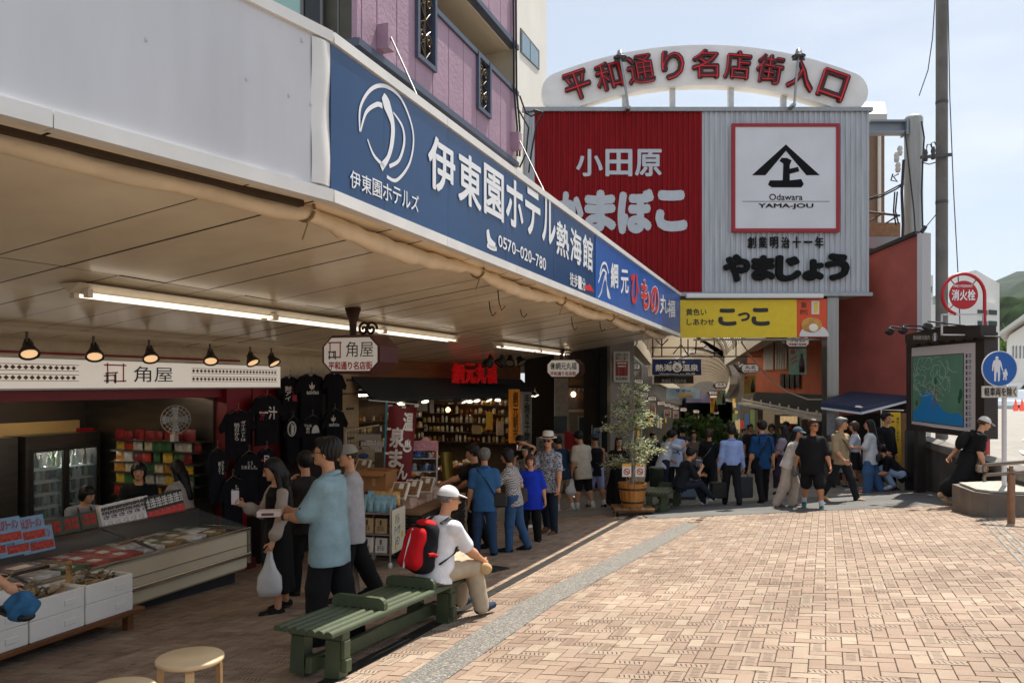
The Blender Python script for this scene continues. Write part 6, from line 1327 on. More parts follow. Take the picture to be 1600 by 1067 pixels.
q = MB(); c = MP.at(1461, 526.5, .151); q.prism([(.075*math.cos(a), .075*math.sin(a)) for a in np.linspace(0, 6.28, 20)[:-1]], c, MP.u, ZU, .003); q.build('info_ring', mat('1d2748', .4), mb_)
q = MB(); MP.text(q, 'i', 1459, 521, 532, 1463, off=.05, out=.156); q.build('info_letter', mat('d9d9dd', .4), mb_)
q = MB(); MP.slab(q, 1424, 543.5, 662, 1524, 535.5, 674.5, out=.055, th=.03); q.build('white_sheet', mat('c9c3c0', .4), mb_)
def mp(u, v, o=.062):  # map picture coordinates 0..1
    x = 1426+(1505-1426)*u; yt, ybm = 558+(553-558)*u, 656.5+(666.5-656.5)*u; return MP.at(x, yt+(ybm-yt)*(1-v), o)
q = MB(); q.add([mp(-.015, -.012, .058), mp(1.015, -.012, .058), mp(1.015, 1.012, .058), mp(-.015, 1.012, .058)], [(0, 1, 2, 3)]); q.build('map_border', mat('5a4320', .5), mb_)
q = MB(); q.add([mp(0, 0), mp(1, 0), mp(1, 1), mp(0, 1)], [(0, 1, 2, 3)]); q.build('map_land', mat('5d8a72', .5, nz=.12, sc=3), mb_)
q = MB(); bay = [(0, 0), (1, 0), (1, .13), (.9, .18), (.76, .16), (.64, .19), (.53, .26), (.45, .32), (.42, .42), (.36, .46), (.28, .47), (.2, .44), (.15, .36), (.18, .3), (.12, .24), (.06, .17), (0, .14)]
q.add([mp(u, v, .065) for u, v in bay], [tuple(range(len(bay)))]); q.build('map_sea', mat('1c84c4', .5), mb_)
rnd = random.Random(21); q = MB()
for cx, cy, r in ((.45, .62, .05), (.95, .45, .06), (.92, .37, .05), (.08, .28, .04)): q.add([mp(min(.99, max(.01, cx+r*math.cos(a)*.6)), cy+r*math.sin(a)*1.2, .064) for a in np.linspace(0, 6, 9)], [tuple(range(9))])
q.build('map_wood', mat('1f5a38', .5), mb_); q = MB()
for k in range(46):
    u, v = rnd.uniform(.03, .8), rnd.uniform(.36, .95); a = rnd.uniform(0, 6.3); p0 = (u, v)
    for j in range(5):
        a += rnd.uniform(-.9, .9); p1 = (min(.98, max(.02, p0[0]+.045*math.cos(a))), min(.98, max(.34, p0[1]+.045*math.sin(a))))
        A, B = mp(*p0, .066), mp(*p1, .066); q.bar(A, B, .004, .008); p0 = p1
q.build('map_road', mat('a9c4b0', .5), mb_); q = MB()
for k in range(60):
    u, v = rnd.gauss(.38, .16), rnd.gauss(.5, .13)
    if .02 < u < .98 and v > .38: c = mp(u, v, .067); q.add([c-MP.u*.012, c-ZU*.012, c+MP.u*.012, c+ZU*.012], [(0, 1, 2, 3)])
q.tube([mp(.46, .5, .068), mp(.41, .22, .068)], .01, 4); q.build('map_mark', mat('a83a3a', .5), mb_)
q = MB()
for k in range(13):
    y = 553+9.0*k; c0 = MP.at(1509, y, .06); q.add([c0, c0+MP.u*.05, c0+MP.u*.05-ZU*.075, c0-ZU*.075], [(0, 1, 2, 3)][:1])
q.build('legend_icon', mat('33407a', .5), mb_); q = MB()
for k in range(13):
    for j in range(3): c0 = MP.at(1513.5, 553+9.0*k+2.2*j, .06); L = .05+rnd.random()*.05; q.add([c0, c0+MP.u*L, c0+MP.u*L-ZU*.012, c0-ZU*.012], [(0, 1, 2, 3)])
q.build('legend_line', mat('5a5a60', .5), mb_)
for x0, y0, x1, y1 in ((1448, 517, 1391, 510), (1468, 512, 1412, 508), (1508, 509, 1450, 502)):
    q = MB(); a, b = MP.at(x0, y0, .1), MP.at(x1, y1, .9 if x1 > 1400 else 1.0); q.tube([a, b, b-ZU*.03], .016, 6); q.build('lamp_arm', BLACK, mb_)
    q = MB(); q.box(b-ZU*.1+MP.u*-.02, (.13, .15, .13), R=Matrix.Rotation(.5, 3, 'Y'), b=.02); q.build('lamp', BLACK, mb_)
# bird-mesh screen below the board
q = MB(); p = P(1421, 0, 17.4); 
for i in range(12): bx(q, 1418+2.0*i, 1418.35+2.0*i, 672, 775, 17.45, .01)
for j in range(20): bx(q, 1417, 1441, 675+5*j, 675.5+5*j, 17.44, .01)
q.build('wire_screen', mat('3a3a3a', .5, .5), mb_); q = MB(); bx(q, 1417, 1441, 672, 778, 17.5, .1); q.build('screen_backing', mat('4f4c48', .7), mb_)
# ================================================================ fire hydrant sign
Yh = 15.1; k = Yh/F; HR = mat('b3101f', .35, nz=.05)
hy = thing('fire_hydrant_sign', 'red hooped pole with a round red fire hydrant sign and an empty white frame', 'sign', GX(1536, Yh)); C = P(1505.5, 461, Yh)
q = MB(); zb = hy.location.z; ring = [P(1538.5, 771, Yh)]; ring[0].z = zb; ring += [P(1538.5, 600, Yh), P(1538.5, 475, Yh)]+[C+V((math.cos(math.radians(a))*33*k, 0, math.sin(math.radians(a))*33*k)) for a in range(0, 236, 12)]+[P(1493, 491, Yh)]
q.tube(ring, .032, 10); q.build('pole', HR, hy)
q = MB(); q.tube([V((P(1538.5, 0, Yh).x, Yh, zb)), P(1538.5, 538, Yh)], .06, 12); q.build('pole_sleeve', HR, hy)
q = MB(Matrix.Translation(C) @ Matrix.Rotation(math.pi/2, 4, 'X')); q.lathe([(0, -.012), (22.3*k, -.012), (22.3*k, .012), (0, .012)], n=40, smooth=False); q.build('disc', mat('b5101e', .4), hy)
q = MB(); A = P(1487, 469.5, Yh-.018); q.text('消火栓', A, XR, ZU, 37*k, 17*k, off=.035); q.build('lettering', SIGNW, hy); q = MB(); A = P(1490, 449, Yh-.018); q.text('FIRE HYDRANT', A, XR, ZU, 30*k, 4.2*k, off=.02); q.build('small_lettering', SIGNW, hy)
for a in (50, 130, 225): q = MB(); q.tube([C+V((math.cos(math.radians(a))*22*k, 0, math.sin(math.radians(a))*22*k)), C+V((math.cos(math.radians(a))*33*k, 0, math.sin(math.radians(a))*33*k))], .01, 5); q.build('spoke', mat('5a1a1c', .4), hy)
q = MB()
for p0, p1 in (((1471, 491.5), (1537, 491)), ((1471, 523), (1537, 523.5)), ((1471.5, 491), (1471.5, 524)), ((1536.5, 491), (1536.5, 524))): q.bar(P(*p0, Yh), P(*p1, Yh), .028, .028)
q.build('empty_frame', mat('c9c5c6', .4), hy); q = MB(); q.box(P(1544, 683, Yh)+V((.0, .05, 0)), (.1, .05, 57*k)); q.build('side_plate', HR, hy)
q = MB(); c = P(1528, 565, Yh-.1); q.bar(c-V((.06, 0, .1)), c+V((.06, 0, .09)), .06, .08); q.build('small_lamp', mat('c9c4c2', .4), hy)
# ================================================================ planter, pedestrian sign, hand rails
Yp = 12.12; pA = G(1541, 811); CN2 = mat('6e675e', .85, nz=.3, sc=3, bump=.3, bsc=40)
pl_ = thing('concrete_planter', 'low round cornered concrete planter at the right edge of the plaza', 'planter', pA+V((1.4, .9, 0)))
zt_ = P(0, 772, 12.12).z; outl = [(0, .35), (.1, .1), (.35, 0), (4.5, -.9), (4.5, 1.4), (1.2, 1.6), (.2, 1.3)]
q = MB(); n = len(outl); z0 = pA.z-.25; vs = [V((pA.x+x, pA.y+y, z0)) for x, y in outl]+[V((pA.x+x, pA.y+y, zt_)) for x, y in outl]; q.add(vs, [(i, (i+1) % n, n+(i+1) % n, n+i) for i in range(n)]+[tuple(range(n, 2*n))]); q.build('wall', CN2, pl_)
q = MB(); ins = [(x*.97+.06, y*.86+.07) for x, y in outl]; q.prism(ins, (pA.x, pA.y, zt_+.012), XR, V((0, 1, 0)), .03); q.build('gravel_top', mat('a9a49a', .9, nz=.3, sc=25), pl_)
sgn = thing('pedestrian_sign', 'round blue sign of an adult and child above a white plate', 'sign', P(1571, 769, 12.75)); Ys = 12.75; k = Ys/F
q = MB(); q.tube([V((P(1571.5, 0, Ys).x, Ys+.04, zt_)), P(1571.5, 552, Ys)+V((0, .04, 0))], .036, 12); q.build('pole', mat('c9c8cc', .4), sgn)
C = P(1562, 576, Ys); MR = Matrix.Translation(C) @ Matrix.Rotation(math.pi/2, 4, 'X')
q = MB(MR); q.lathe([(0, -.015), (28*k, -.015), (28*k, .0), (0, .0)], n=44, smooth=False); q.build('rim', mat('d9dade', .4), sgn)
q = MB(MR); q.lathe([(0, .001), (26.6*k, .001), (26.6*k, .004), (0, .004)], n=44, smooth=False); q.build('disc', mat('1356a6', .35), sgn)
def fig(q, pts, cx, cy, s): q.prism([((x-cx)*s, (cy-y)*s) for x, y in pts], C+V((0, -.009, 0)), XR, ZU, -.004)
q = MB(); s = k/5.333; cx, cy = 1078, 832
fig(q, [(1053, 726), (1066, 736), (1066, 748), (1060, 756), (1080, 762), (1092, 790), (1098, 828), (1108, 850), (1100, 852), (1088, 830), (1080, 800), (1078, 830), (1080, 870), (1074, 935), (1062, 938), (1060, 870), (1054, 850), (1048, 870), (1044, 935), (1030, 938), (1030, 870), (1030, 800), (1024, 830), (1020, 852), (1012, 850), (1014, 800), (1024, 766), (1044, 756), (1038, 746), (1042, 734)], cx, cy, s)
fig(q, [(1126, 832), (1134, 840), (1132, 852), (1140, 860), (1142, 890), (1136, 890), (1132, 880), (1134, 925), (1124, 928), (1122, 900), (1118, 900), (1114, 926), (1103, 926), (1108, 890), (1098, 862), (1108, 858), (1118, 856), (1116, 840)], cx, cy, s); q.build('figure_mark', mat('d6d8de', .4), sgn)
q = MB(); bx(q, 1535, 1590, 603, 621, Ys-.02, .03); q.build('plate', mat('c3bcb2', .5, nz=.05), sgn); q = MB(); q.text('軽車両を除く', P(1538, 619, Ys-.024), XR, ZU, 50*k, 14*k, off=.03); q.build('plate_lettering', BLACK, sgn)
hr = thing('hand_rail', 'brushed steel double hand rail on a brown post beside the planter', 'railing', G(1580, 818)); g = G(1580, 818); Yr = g.y
q = MB(); q.tube([V((g.x, Yr, g.z)), P(1580, 741, Yr)], .05, 12); q.tube([P(1580, 741, Yr), P(1580, 728, Yr)], .028, 8); q.build('post', mat('8a6a55', .4, .4, nz=.1), hr)
d = V((.93, -.36, .05))
for y in (739, 723):
    q = MB(); a = P(1540, y+3, Yr+.3); b = P(1580, y, Yr); dr_ = (b-a); q.tube([a-ZU*.1-dr_*.04, a-ZU*.04-dr_*.07, a, a+dr_*.1, b, b+dr_*2.2], .027, 10); q.build('rail', mat('8f8a84', .3, .8), hr)
# ================================================================ green bench in the foreground
BGR = mat('454f37', .5, nz=.14, sc=5, bump=.12, bsc=30, name='green_bench_paint'); BGL = BGR
def bench(org, head, L, dividers, lab, h=.37, wdt=.5, leg0=.2, legs=2, grp=None, tilt=None):
    d = V((math.sin(head), math.cos(head), 0)); slope = (gz(*(org+d*2).xy)-gz(*org.xy))/2; n = V((math.cos(head), -math.sin(head), 0)); sl2 = (gz(*(org+n).xy)-gz(*org.xy))
    dx = (d+ZU*slope).normalized(); nx = (n+ZU*sl2*.0).normalized(); up = nx.cross(dx).normalized()
    M = Matrix((( nx.x, dx.x, up.x, org.x), (nx.y, dx.y, up.y, org.y), (nx.z, dx.z, up.z, gz(org.x, org.y)), (0, 0, 0, 1)))
    r = thing('green_bench', lab, 'bench', V((org.x, org.y, gz(org.x, org.y))), grp)
    # local: x right (towards the plaza), y along, z up, x=0 the right edge of the seat
    ns = 7; sw = wdt/ns
    q = MB(M)
    for i in range(ns):
        x0 = -wdt+sw*i; prof = [(x0+.004, h-.035), (x0+.004, h-.014)]+[(x0+sw/2-(sw/2-.006)*math.cos(math.pi*k/8), h-.014+.02*math.sin(math.pi*k/8)) for k in range(1, 8)]+[(x0+sw-.004, h-.014), (x0+sw-.004, h-.035)]
        q.prism(prof, (0, L, 0), (1, 0, 0), (0, 0, 1), L)
    q.build('seat', BGR, r)
    ys = [leg0, L-leg0-.2] if legs == 2 else [leg0]
    for y in ys:
        for x in (-.1, -wdt+.1):
            q = MB(M); q.prism([(x-.065, 0), (x+.065, 0), (x+.055, h-.1), (x-.055, h-.1)], (0, y+.05, 0), (1, 0, 0), (0, 0, 1), .1); q.build('leg', BGR, r)
            if x > -.2:
                q = MB(M); q.box((x+.085, y, .1), (.05, .07, .09), b=.006); q.build('tenon', BGR, r)
                q = MB(M); q.box((x+.075, y, h-.16), (.035, .08, .13), b=.006); q.build('side_block', BGR, r)
        q = MB(M); q.box((-wdt/2, y, h-.068), (wdt-.04, .09, .062), b=.005); q.build('seat_bearer', BGR, r)
        q = MB(M); q.box((-wdt/2, y, .1), (wdt-.25, .05, .08)); q.build('cross_rail', BGR, r)
    if legs == 2: q = MB(M); q.box((-wdt/2, (ys[0]+ys[1])/2, .1), (.05, ys[1]-ys[0]+.25, .11), b=.005); q.build('long_rail', BGR, r)
    for y in dividers:
        prof = [(-wdt+.01, h+.004), (-.015, h+.004), (-.015, h+.05), (-.03, h+.075), (-.06, h+.09), (-wdt+.06, h+.09), (-wdt+.025, h+.078), (-wdt+.01, h+.05)]
        q = MB(M); q.prism(prof, (0, y+.025, 0), (1, 0, 0), (0, 0, 1), .05); q.build('arm_divider', BGR, r)
    return r, M
bo = G(536, 1061); hb = math.radians(22.2); db = V((math.sin(hb), math.cos(hb), 0)); nb = V((math.cos(hb), -math.sin(hb), 0))
bench1, BM = bench(bo-db*.2+nb*.04, hb, 2.29, (.72, 1.53), 'long slatted green bench with two arm dividers in the foreground')
o2 = G(1046, 800); bench(o2-db*.25, hb, 1.9, (1.55,), 'far slatted green bench beside the potted tree', h=.4)
# ================================================================ bentwood stools
BIR = mat('c9a271', .45, nz=.1, sc=4, stretch=(1, 1, 8), name='birch_wood')
def stool(loc, lab, rz=0):
    r = thing('bentwood_stool', lab, 'stool', loc, 'birch stools at the lower left', rz=rz); h = .47
    q = MB(); q.lathe([(0, h-.028), (.18, h-.028), (.188, h-.02), (.188, h-.006), (.182, h), (0, h)], n=40); q.build('seat', mat('d2b78f', .5, nz=.12, sc=5), r, local=True)
    for k in range(3):
        a = 2*math.pi*k/3+.4; dr = V((math.cos(a), math.sin(a), 0)); tg = V((-math.sin(a), math.cos(a), 0)); q = MB()
        pts = [dr*.06+ZU*(h-.036), dr*.13+ZU*(h-.036)]+[dr*(.13+.055*math.sin(b))+ZU*(h-.036-.055*(1-math.cos(b))) for b in np.linspace(.2, math.pi/2, 6)]+[dr*.188+ZU*.2, dr*.19+ZU*0]
        vs = []
        for i, p in enumerate(pts):
            t = (pts[min(i+1, len(pts)-1)]-pts[max(i-1, 0)]).normalized(); nn = t.cross(tg).normalized(); vs += [p-tg*.024-nn*.008, p+tg*.024-nn*.008, p+tg*.024+nn*.008, p-tg*.024+nn*.008]
        m = len(pts); q.add(vs, [(4*i+j, 4*i+(j+1) % 4, 4*i+4+(j+1) % 4, 4*i+4+j) for i in range(m-1) for j in range(4)]+[(3, 2, 1, 0), tuple(4*(m-1)+j for j in range(4))]); q.build('leg', BIR, r, local=True)
    return r
for x, y, lab, rz in ((297, 1027, 'bentwood birch stool standing whole in view at the lower left', .5), (182, 1078, 'bentwood birch stool cut off by the lower edge of the photo', 1.2)):
    p = P(x, y, 4.61 if x > 200 else 4.02); p.z = gz(p.x, p.y)+.008; stool(p, lab, rz)
# ================================================================ potted tree on a dolly, bin
pp = G(991, 806); pp.y += .25; pp = V((pp.x, pp.y, gz(pp.x, pp.y)))
dl = thing('plant_dolly', 'low wooden dolly on castors carrying the potted tree', 'dolly', pp); q = MB(); 
for i in range(5): q.box(pp+V((-.32+.16*i, 0, .15)), (.15, .62, .04), b=.005)
q.box(pp+V((0, -.22, .115)), (.8, .07, .035)); q.box(pp+V((0, .22, .115)), (.8, .07, .035)); q.build('deck', mat('8a6640', .7, nz=.25, sc=4), dl)
for dx in (-.33, .33):
    for dy in (-.22, .22): q = MB(Matrix.Translation(pp+V((dx, dy, .05))) @ Matrix.Rotation(math.pi/2, 4, 'Y')); q.lathe([(0, -.018), (.05, -.018), (.05, .018), (0, .018)], n=12); q.build('castor', BLACK, dl)
tb_ = thing('wooden_tub', 'round wooden barrel tub planted with a small silvery tree', 'planter', pp+ZU*.172); c = tb_.location.copy(); q = MB()
for i in range(18):
    a = 2*math.pi*i/18; e = 2*math.pi/18*.47
    def rp_(a, r, z): return c+V((r*math.cos(a), r*math.sin(a), z))
    vs = [rp_(a-e, .215, 0), rp_(a+e, .215, 0), rp_(a+e, .29, .47), rp_(a-e, .29, .47), rp_(a-e, .19, 0), rp_(a+e, .19, 0), rp_(a+e, .262, .47), rp_(a-e, .262, .47)]
    q.add(vs, [(0, 1, 2, 3), (5, 4, 7, 6), (3, 2, 6, 7), (1, 5, 6, 2), (4, 0, 3, 7)])
q.build('stave', mat('b07636', .6, nz=.2, sc=5, stretch=(3, 3, .6)), tb_)
for z, r in ((.36, .277), (.1, .236)): q = MB(); q.lathe([(r-.01, z-.018), (r, z-.018), (r+.006, z+.018), (r-.01, z+.018)], c, 32); q.build('hoop', mat('4a4038', .5, .6), tb_)
q = MB(); q.lathe([(0, .42), (.2, .42), (.255, .40)], c, 20); q.build('soil', mat('3a2f25', .95, nz=.3, sc=20), tb_)
base = c+ZU*.42; tr_ = thing('olive_tree', 'slender silver leaved olive tree growing in the wooden tub', 'tree', base); rs = random.Random(9)
LEAF_GLINT = leafmat('olive_leaf_glint', 'c6c8b4', .4, 6); SIL2 = leafmat('olive_leaf_dark', '56653f', .3, 6); q = MB(); H = 1.95  # pale leaf copy paints bright glints among the darker base leaves
trunk = [base, base+V((.02, 0, .3)), base+V((-.01, .02, .7)), base+V((.03, 0, 1.15)), base+V((.0, .02, 1.55)), base+V((.03, 0, H))]; q.tube(trunk, [.03, .024, .02, .016, .011, .005], 8); q.tube([base+V((.05, .02, 0)), base+V((.09, 0, .4)), base+V((.05, .05, .7))], [.015, .012, .006], 6)
tips = []
for i in range(46):
    hgt = rs.uniform(.32, H-.05); k_ = np.interp(hgt, [0, .7, 1.1, 1.6, H], [0, 1, 2, 3, 4.9]); p0 = base+V((.01, 0, hgt)); a = rs.uniform(0, 6.28); l = rs.uniform(.3, .75)*np.interp(hgt, [.3, .8, 1.3, H], [.85, .95, .72, .3])
    d = V((math.cos(a), math.sin(a), rs.uniform(-.1, .6))).normalized(); pts = [p0, p0+d*l*.5+ZU*.03, p0+d*l+ZU*rs.uniform(-.1, .12)]; q.tube(pts, [.007, .005, .002], 4)
    tips += [(pts[0]+(pts[1]-pts[0])*f, d) for f in (.5, .8)]+[(pts[1]+(pts[2]-pts[1])*f, d) for f in (.1, .35, .6, .85, 1.0)]
q.build('trunk', mat('a09585', .8, nz=.2, sc=20), tr_); q = MB()
for p, d in tips:
    for j in range(15):
        q.mi = 1 if rs.random() < .45 else 0
        c = p+V((rs.gauss(0, .045), rs.gauss(0, .035), rs.gauss(0, .035))); u = (d+V((rs.uniform(-1, 1), rs.uniform(-1, 1), rs.uniform(-.8, 1)))).normalized(); v = u.cross(V((rs.uniform(-1, 1), rs.uniform(-1, 1), rs.uniform(-1, 1)))).normalized(); l = rs.uniform(.024, .046)
        q.add([c, c+u*l+v*l*.3, c+u*l*2, c+u*l-v*l*.3], [(0, 1, 2, 3)])
q.build('crown', [LEAF_GLINT, SIL2], tr_)
for dx, dy, a in ((-.06, -.3, .1), (.08, -.3, -.05)):
    o = base+V((dx-.07+(.1 if dx > 0 else -.02), dy+.03, .2)); r = thing('no_smoking_card', 'small white no smoking card on the %s of the tub' % ('right front' if dx > 0 else 'left front'), 'notice', o, 'cards on the wooden tub'); q = MB(); q.box(o+ZU*.13, (.18, .006, .26)); q.build('card', mat('dcd9d4', .5), r)
    q = MB(); q.box(o+ZU*.235-V((0, .005, 0)), (.17, .003, .05)); q.build('yellow_strip', mat('e0a51e', .5), r); q = MB(); q.tube(arc(o+ZU*.1-V((0, .006, 0)), .055, 0, 360, 20), .008, 4); q.tube([o+ZU*.1+V((-.04, -.008, .04)), o+ZU*.1+V((.04, -.008, -.04))], .007, 4); q.build('ban_mark', mat('c01c22', .5), r)
    q = MB(); q.box(o+ZU*.1-V((0, .006, 0)), (.06, .003, .012)); q.build('cigarette_mark', BLACK, r); q = MB(); q.tube([o, o-ZU*.22+V((0, .03, 0))], .006, 5); q.build('stick', mat('a58a5a', .6), r)
bc = V((G(1030, 790).x, G(1030, 790).y+.35, 0)); M2 = V((bc.x, bc.y, gz(bc.x, bc.y)+.41)); q = MB(); q.lathe([(0, 0), (.15, 0), (.165, .38), (.175, .39), (.175, .42), (.15, .43), (0, .43)], M2, 20); o = q.build('green_bin', mat('3d4a36', .55, nz=.15)); tag(o, 'round dark green canister standing on the far bench', 'bin')
# ================================================================ goods cart, table of sweets, racks, banner
GW = mat('b9b5ad', .3, .8)
cp = G(612, 888); cp = V((cp.x-.17, cp.y+.22, gz(cp.x, cp.y))); cr = -TH+.12
cart = thing('goods_cart', 'wire shelf cart on castors with a handwritten white side board', 'cart', cp, rz=cr)
for z in (.2, .46, .74): q = MB(); q.box((0, 0, z), (.46, .5, .02)); [q.bar((-.23+.046*i, -.25, z+.012), (-.23+.046*i, .25, z+.012), .005) for i in range(11)]; q.build('shelf', GW, cart, local=True)
for x in (-.22, .22):
    for y in (-.24, .24):
        q = MB(); q.tube([(x, y, .09), (x, y, .82)], .013, 8); q.build('post', GW, cart, local=True); q = MB(Matrix.Translation((x, y, .05)) @ Matrix.Rotation(math.pi/2, 4, 'Y')); q.lathe([(0, -.016), (.045, -.016), (.045, .016), (0, .016)], n=12); q.build('castor', mat('cfcac2', .4), cart, local=True)
q = MB(); q.box((.245, 0, .5), (.012, .48, .58)); q.build('side_board', mat('ded6bd', .6, nz=.05), cart, local=True)
q = MB(); q.text('さくら\nドーナツ\nレモン', (.2525, -.16, .3), (0, 1, 0), (0, 0, 1), .2, .42, off=.01); q.build('lettering', mat('5a4a3a', .6), cart, local=True); q = MB(); q.ell((.253, .12, .42), (.002, .035, .05)); q.ell((.253, -.12, .27), (.002, .03, .04)); q.build('lemon_picture', mat('d9b92e', .5), cart, local=True)
rnd = random.Random(31); CM = Matrix.Translation(cp) @ Matrix.Rotation(cr, 4, 'Z')
def prod(name, lab, cat, grp, m, shape):
    st = {}
    def put(p, rz=0, s=1.0, tilt=None):
        if 'o' not in st: q = MB(); shape(q); o = st['o'] = q.build(name, m, None, local=True); tag(o, lab, cat, grp)
        else: o = dup(st['o'])
        o.location = p; o.rotation_euler = (tilt or 0, 0, rz); o.scale = (s, s, s); return o
    return put
bagA = prod('sweet_bag', 'clear bag of sweets with a pale blue header on top of the cart', 'sweet bag', 'blue topped sweet bags on the cart', [mat('8fb9c9', .35, nz=.3, sc=15), mat('d9b97a', .3, nz=.4, sc=25)], lambda q: (q.grid(lambda u, v: V(((u-.5)*.1, -.03*math.sin(math.pi*u)*math.sin(math.pi*v), .15*v)), 5, 5), q.box((0, 0, .16), (.1, .006, .05))))
bagB = prod('sweet_bag', 'clear bag of sweets with an orange label on top of the cart', 'sweet bag', 'orange labelled sweet bags on the cart', mat('d6a35a', .3, nz=.5, sc=22), lambda q: (q.grid(lambda u, v: V(((u-.5)*.1, -.03*math.sin(math.pi*u)*math.sin(math.pi*v), .15*v)), 5, 5), q.box((0, 0, .16), (.1, .006, .05))))
for i in range(5):
    for j in range(4): (bagA if j < 2 or i < 1 else bagB)(CM @ V((-.19+.095*i, -.2+.13*j, .755+.03*j)), cr+rnd.uniform(-.3, .3), 1.0, -.15)
box1 = prod('sweet_box', 'brown gift box with a brush stroke mark on the middle shelf of the cart', 'gift box', 'boxes on the cart shelves', mat('b59a72', .6, nz=.08), lambda q: q.box((0, 0, .1), (.17, .06, .2), b=.004))
box2 = prod('sweet_box', 'white gift box with a brush stroke mark on the lowest shelf of the cart', 'gift box', 'boxes on the cart shelves', mat('ded8d2', .6, nz=.06), lambda q: q.box((0, 0, .1), (.17, .06, .2), b=.004))
for j, (z, bxp) in enumerate(((.47, box1), (.21, box2))):
    for i in range(2):
        p = CM @ V((-.12+.2*i, -.2, z)); bxp(p, cr, 1, -.12); o = None
        q = MB(CM @ Matrix.Translation((-.12+.2*i, -.2, z)) @ Matrix.Rotation(-.12, 4, 'X')); q.text('雅\nさくら', (-.05, -.034, .03), (1, 0, 0), (0, 0, 1), .09, .15, off=.03); tag(q.build('box_lettering', mat('2a211c', .6)), 'dark brush writing on the front of a gift box on the cart', 'lettering', 'brush writing on the cart boxes')
tz = CZ-1.80
table = thing('sales_table', 'dark cloth covered sales table with woven front in front of the fish shop', 'table', GX(672, 11.6)); tm = Matrix.Translation((table.location.x-.15, table.location.y+.35, 0)) @ Matrix.Rotation(-TH+.1, 4, 'Z'); g0 = table.location.z
q = MB(tm); q.box((-.25, .3, tz-.02), (1.0, 2.1, .04)); q.build('tabletop', mat('8a6a4a', .6, nz=.2), table); q = MB(tm)
for i in range(14): q.box((.24+(i % 2)*.012, .3, tz-.06-.045*i), (.02, 2.0, .038))
for i in range(14): q.box((-.25, -.72-(i % 2)*.012, tz-.06-.045*i), (.96, .02, .038))
q.build('woven_front', mat('1c1714', .6, nz=.3, sc=8), table)
for x in (.2, -.7):
    for y in (-.65, 1.25): q = MB(tm); p = tm @ V((x, y, 0)); gg = gz(p.x, p.y); q.box((x, y, (gg+tz-.04)/2), (.05, .05, tz-.04-gg)); q.build('leg', BLACK, table)
gb = prod('gift_box', 'flat pink and white sweet box lying on the sales table', 'gift box', 'flat sweet boxes on the sales table', mat('d9b9a6', .5, nz=.12, sc=9), lambda q: q.box((0, 0, .03), (.2, .28, .06), b=.004))
for i in range(5):
    for j in range(3):
        for k in range(1+(i+j) % 3): gb(tm @ V((-.6+.25*j, -.35+.33*i, tz+.001+.062*k)), -TH+.1+rnd.uniform(-.05, .05))
ob = prod('open_box', 'open gift box tilted up to show rows of brown sweets on the sales table', 'gift box', 'open boxes showing sweets', [mat('e3dcd0', .5)], lambda q: (q.box((0, 0, .13), (.24, .05, .26), b=.004),))
for x, y, Y in ((621, 780, 11.0), (641, 776, 11.2), (663, 770, 11.9), (563, 741, 12.5)):
    p = P(x, y, Y); p.z = max(p.z, tz+.065); ob(p, -.35, 1.0, -.6); q = MB(Matrix.Translation(p) @ Matrix.Rotation(-.35, 4, 'Z') @ Matrix.Rotation(-.6, 4, 'X'))
    q.box((0, -.026, .13), (.2, .006, .22)); o = tag(q.build('sweet_rows', mat('8a6a44', .5, nz=.5, sc=25)), 'rows of brown sweets inside a tilted gift box', 'sweets', 'sweets in the tilted boxes'); q = MB(Matrix.Translation(p) @ Matrix.Rotation(-.35, 4, 'Z') @ Matrix.Rotation(-.6, 4, 'X')); q.box((.02, -.031, .19), (.07, .004, .08)); q.build('paper_label', mat('e6e2da', .5), o)
KRAFT = mat('9a6a3c', .7, nz=.12, sc=4)
for i, (zz, lab) in enumerate(((tz-.02, 'lower brown cardboard carton beside the red banner'), (tz+.29, 'upper open brown cardboard carton beside the red banner'))):
    p = P(588, 770, 11.3); r = thing('cardboard_carton', lab, 'carton', V((p.x, p.y, zz)), rz=-.25); q = MB(); w_, l_, h_ = .46, .4, .29
    for c_, s_ in (((0, 0, .01), (w_, l_, .02)), ((w_/2-.008, 0, h_/2), (.016, l_, h_)), ((-w_/2+.008, 0, h_/2), (.016, l_, h_)), ((0, l_/2-.008, h_/2), (w_-.032, .016, h_)), ((0, -l_/2+.008, h_/2), (w_-.032, .016, h_))): q.box(c_, s_)
    q.build('carton_body', KRAFT, r, local=True)
    if i: 
        for sy in (-1, 1): q = MB(); q.box((0, sy*(l_/2+.06), h_-.02), (w_, .15, .012), R=Matrix.Rotation(-sy*.35, 3, 'X')); q.build('flap', KRAFT, r, local=True)
    q = MB(); q.box((.05, -l_/2-.002, h_*.5), (.05, .004, .1)); q.build('tape', mat('b98a52', .3), r, local=True)
# red banner on a pale blue pole
bp_ = P(603, 900, 12.0); bp_.z = gz(bp_.x, bp_.y); nb_ = thing('banner_flag', 'tall dark red banner with white brush writing on a sky blue pole', 'banner', bp_); yb0 = 12.0
q = MB(); q.tube([bp_, P(601, 740, yb0), P(604, 630, yb0), P(605, 626, yb0)], .017, 8); q.build('pole', mat('4aa3b5', .35), nb_); q = MB(); q.tube([P(576, 625, yb0-.2), P(655, 632, yb0-.05)], .009, 6); q.build('cross_arm', mat('d6d2cc', .4), nb_)
def bf(u, v, o=0):
    x = np.interp(v, [0, .5, 1], [598+0, 603, 608])+u*np.interp(v, [0, .3, 1], [40, 42, 44]); y = 775+(634-775)*v+u*2; return P(x, y, yb0-.08-o+.05*math.sin(u*5+v*4)+.1*(1-v)*u)
q = MB(); q.grid(lambda u, v: bf(u, v), 10, 24); q.build('cloth', mat('6e1018', .7, nz=.12, sc=3), nb_)
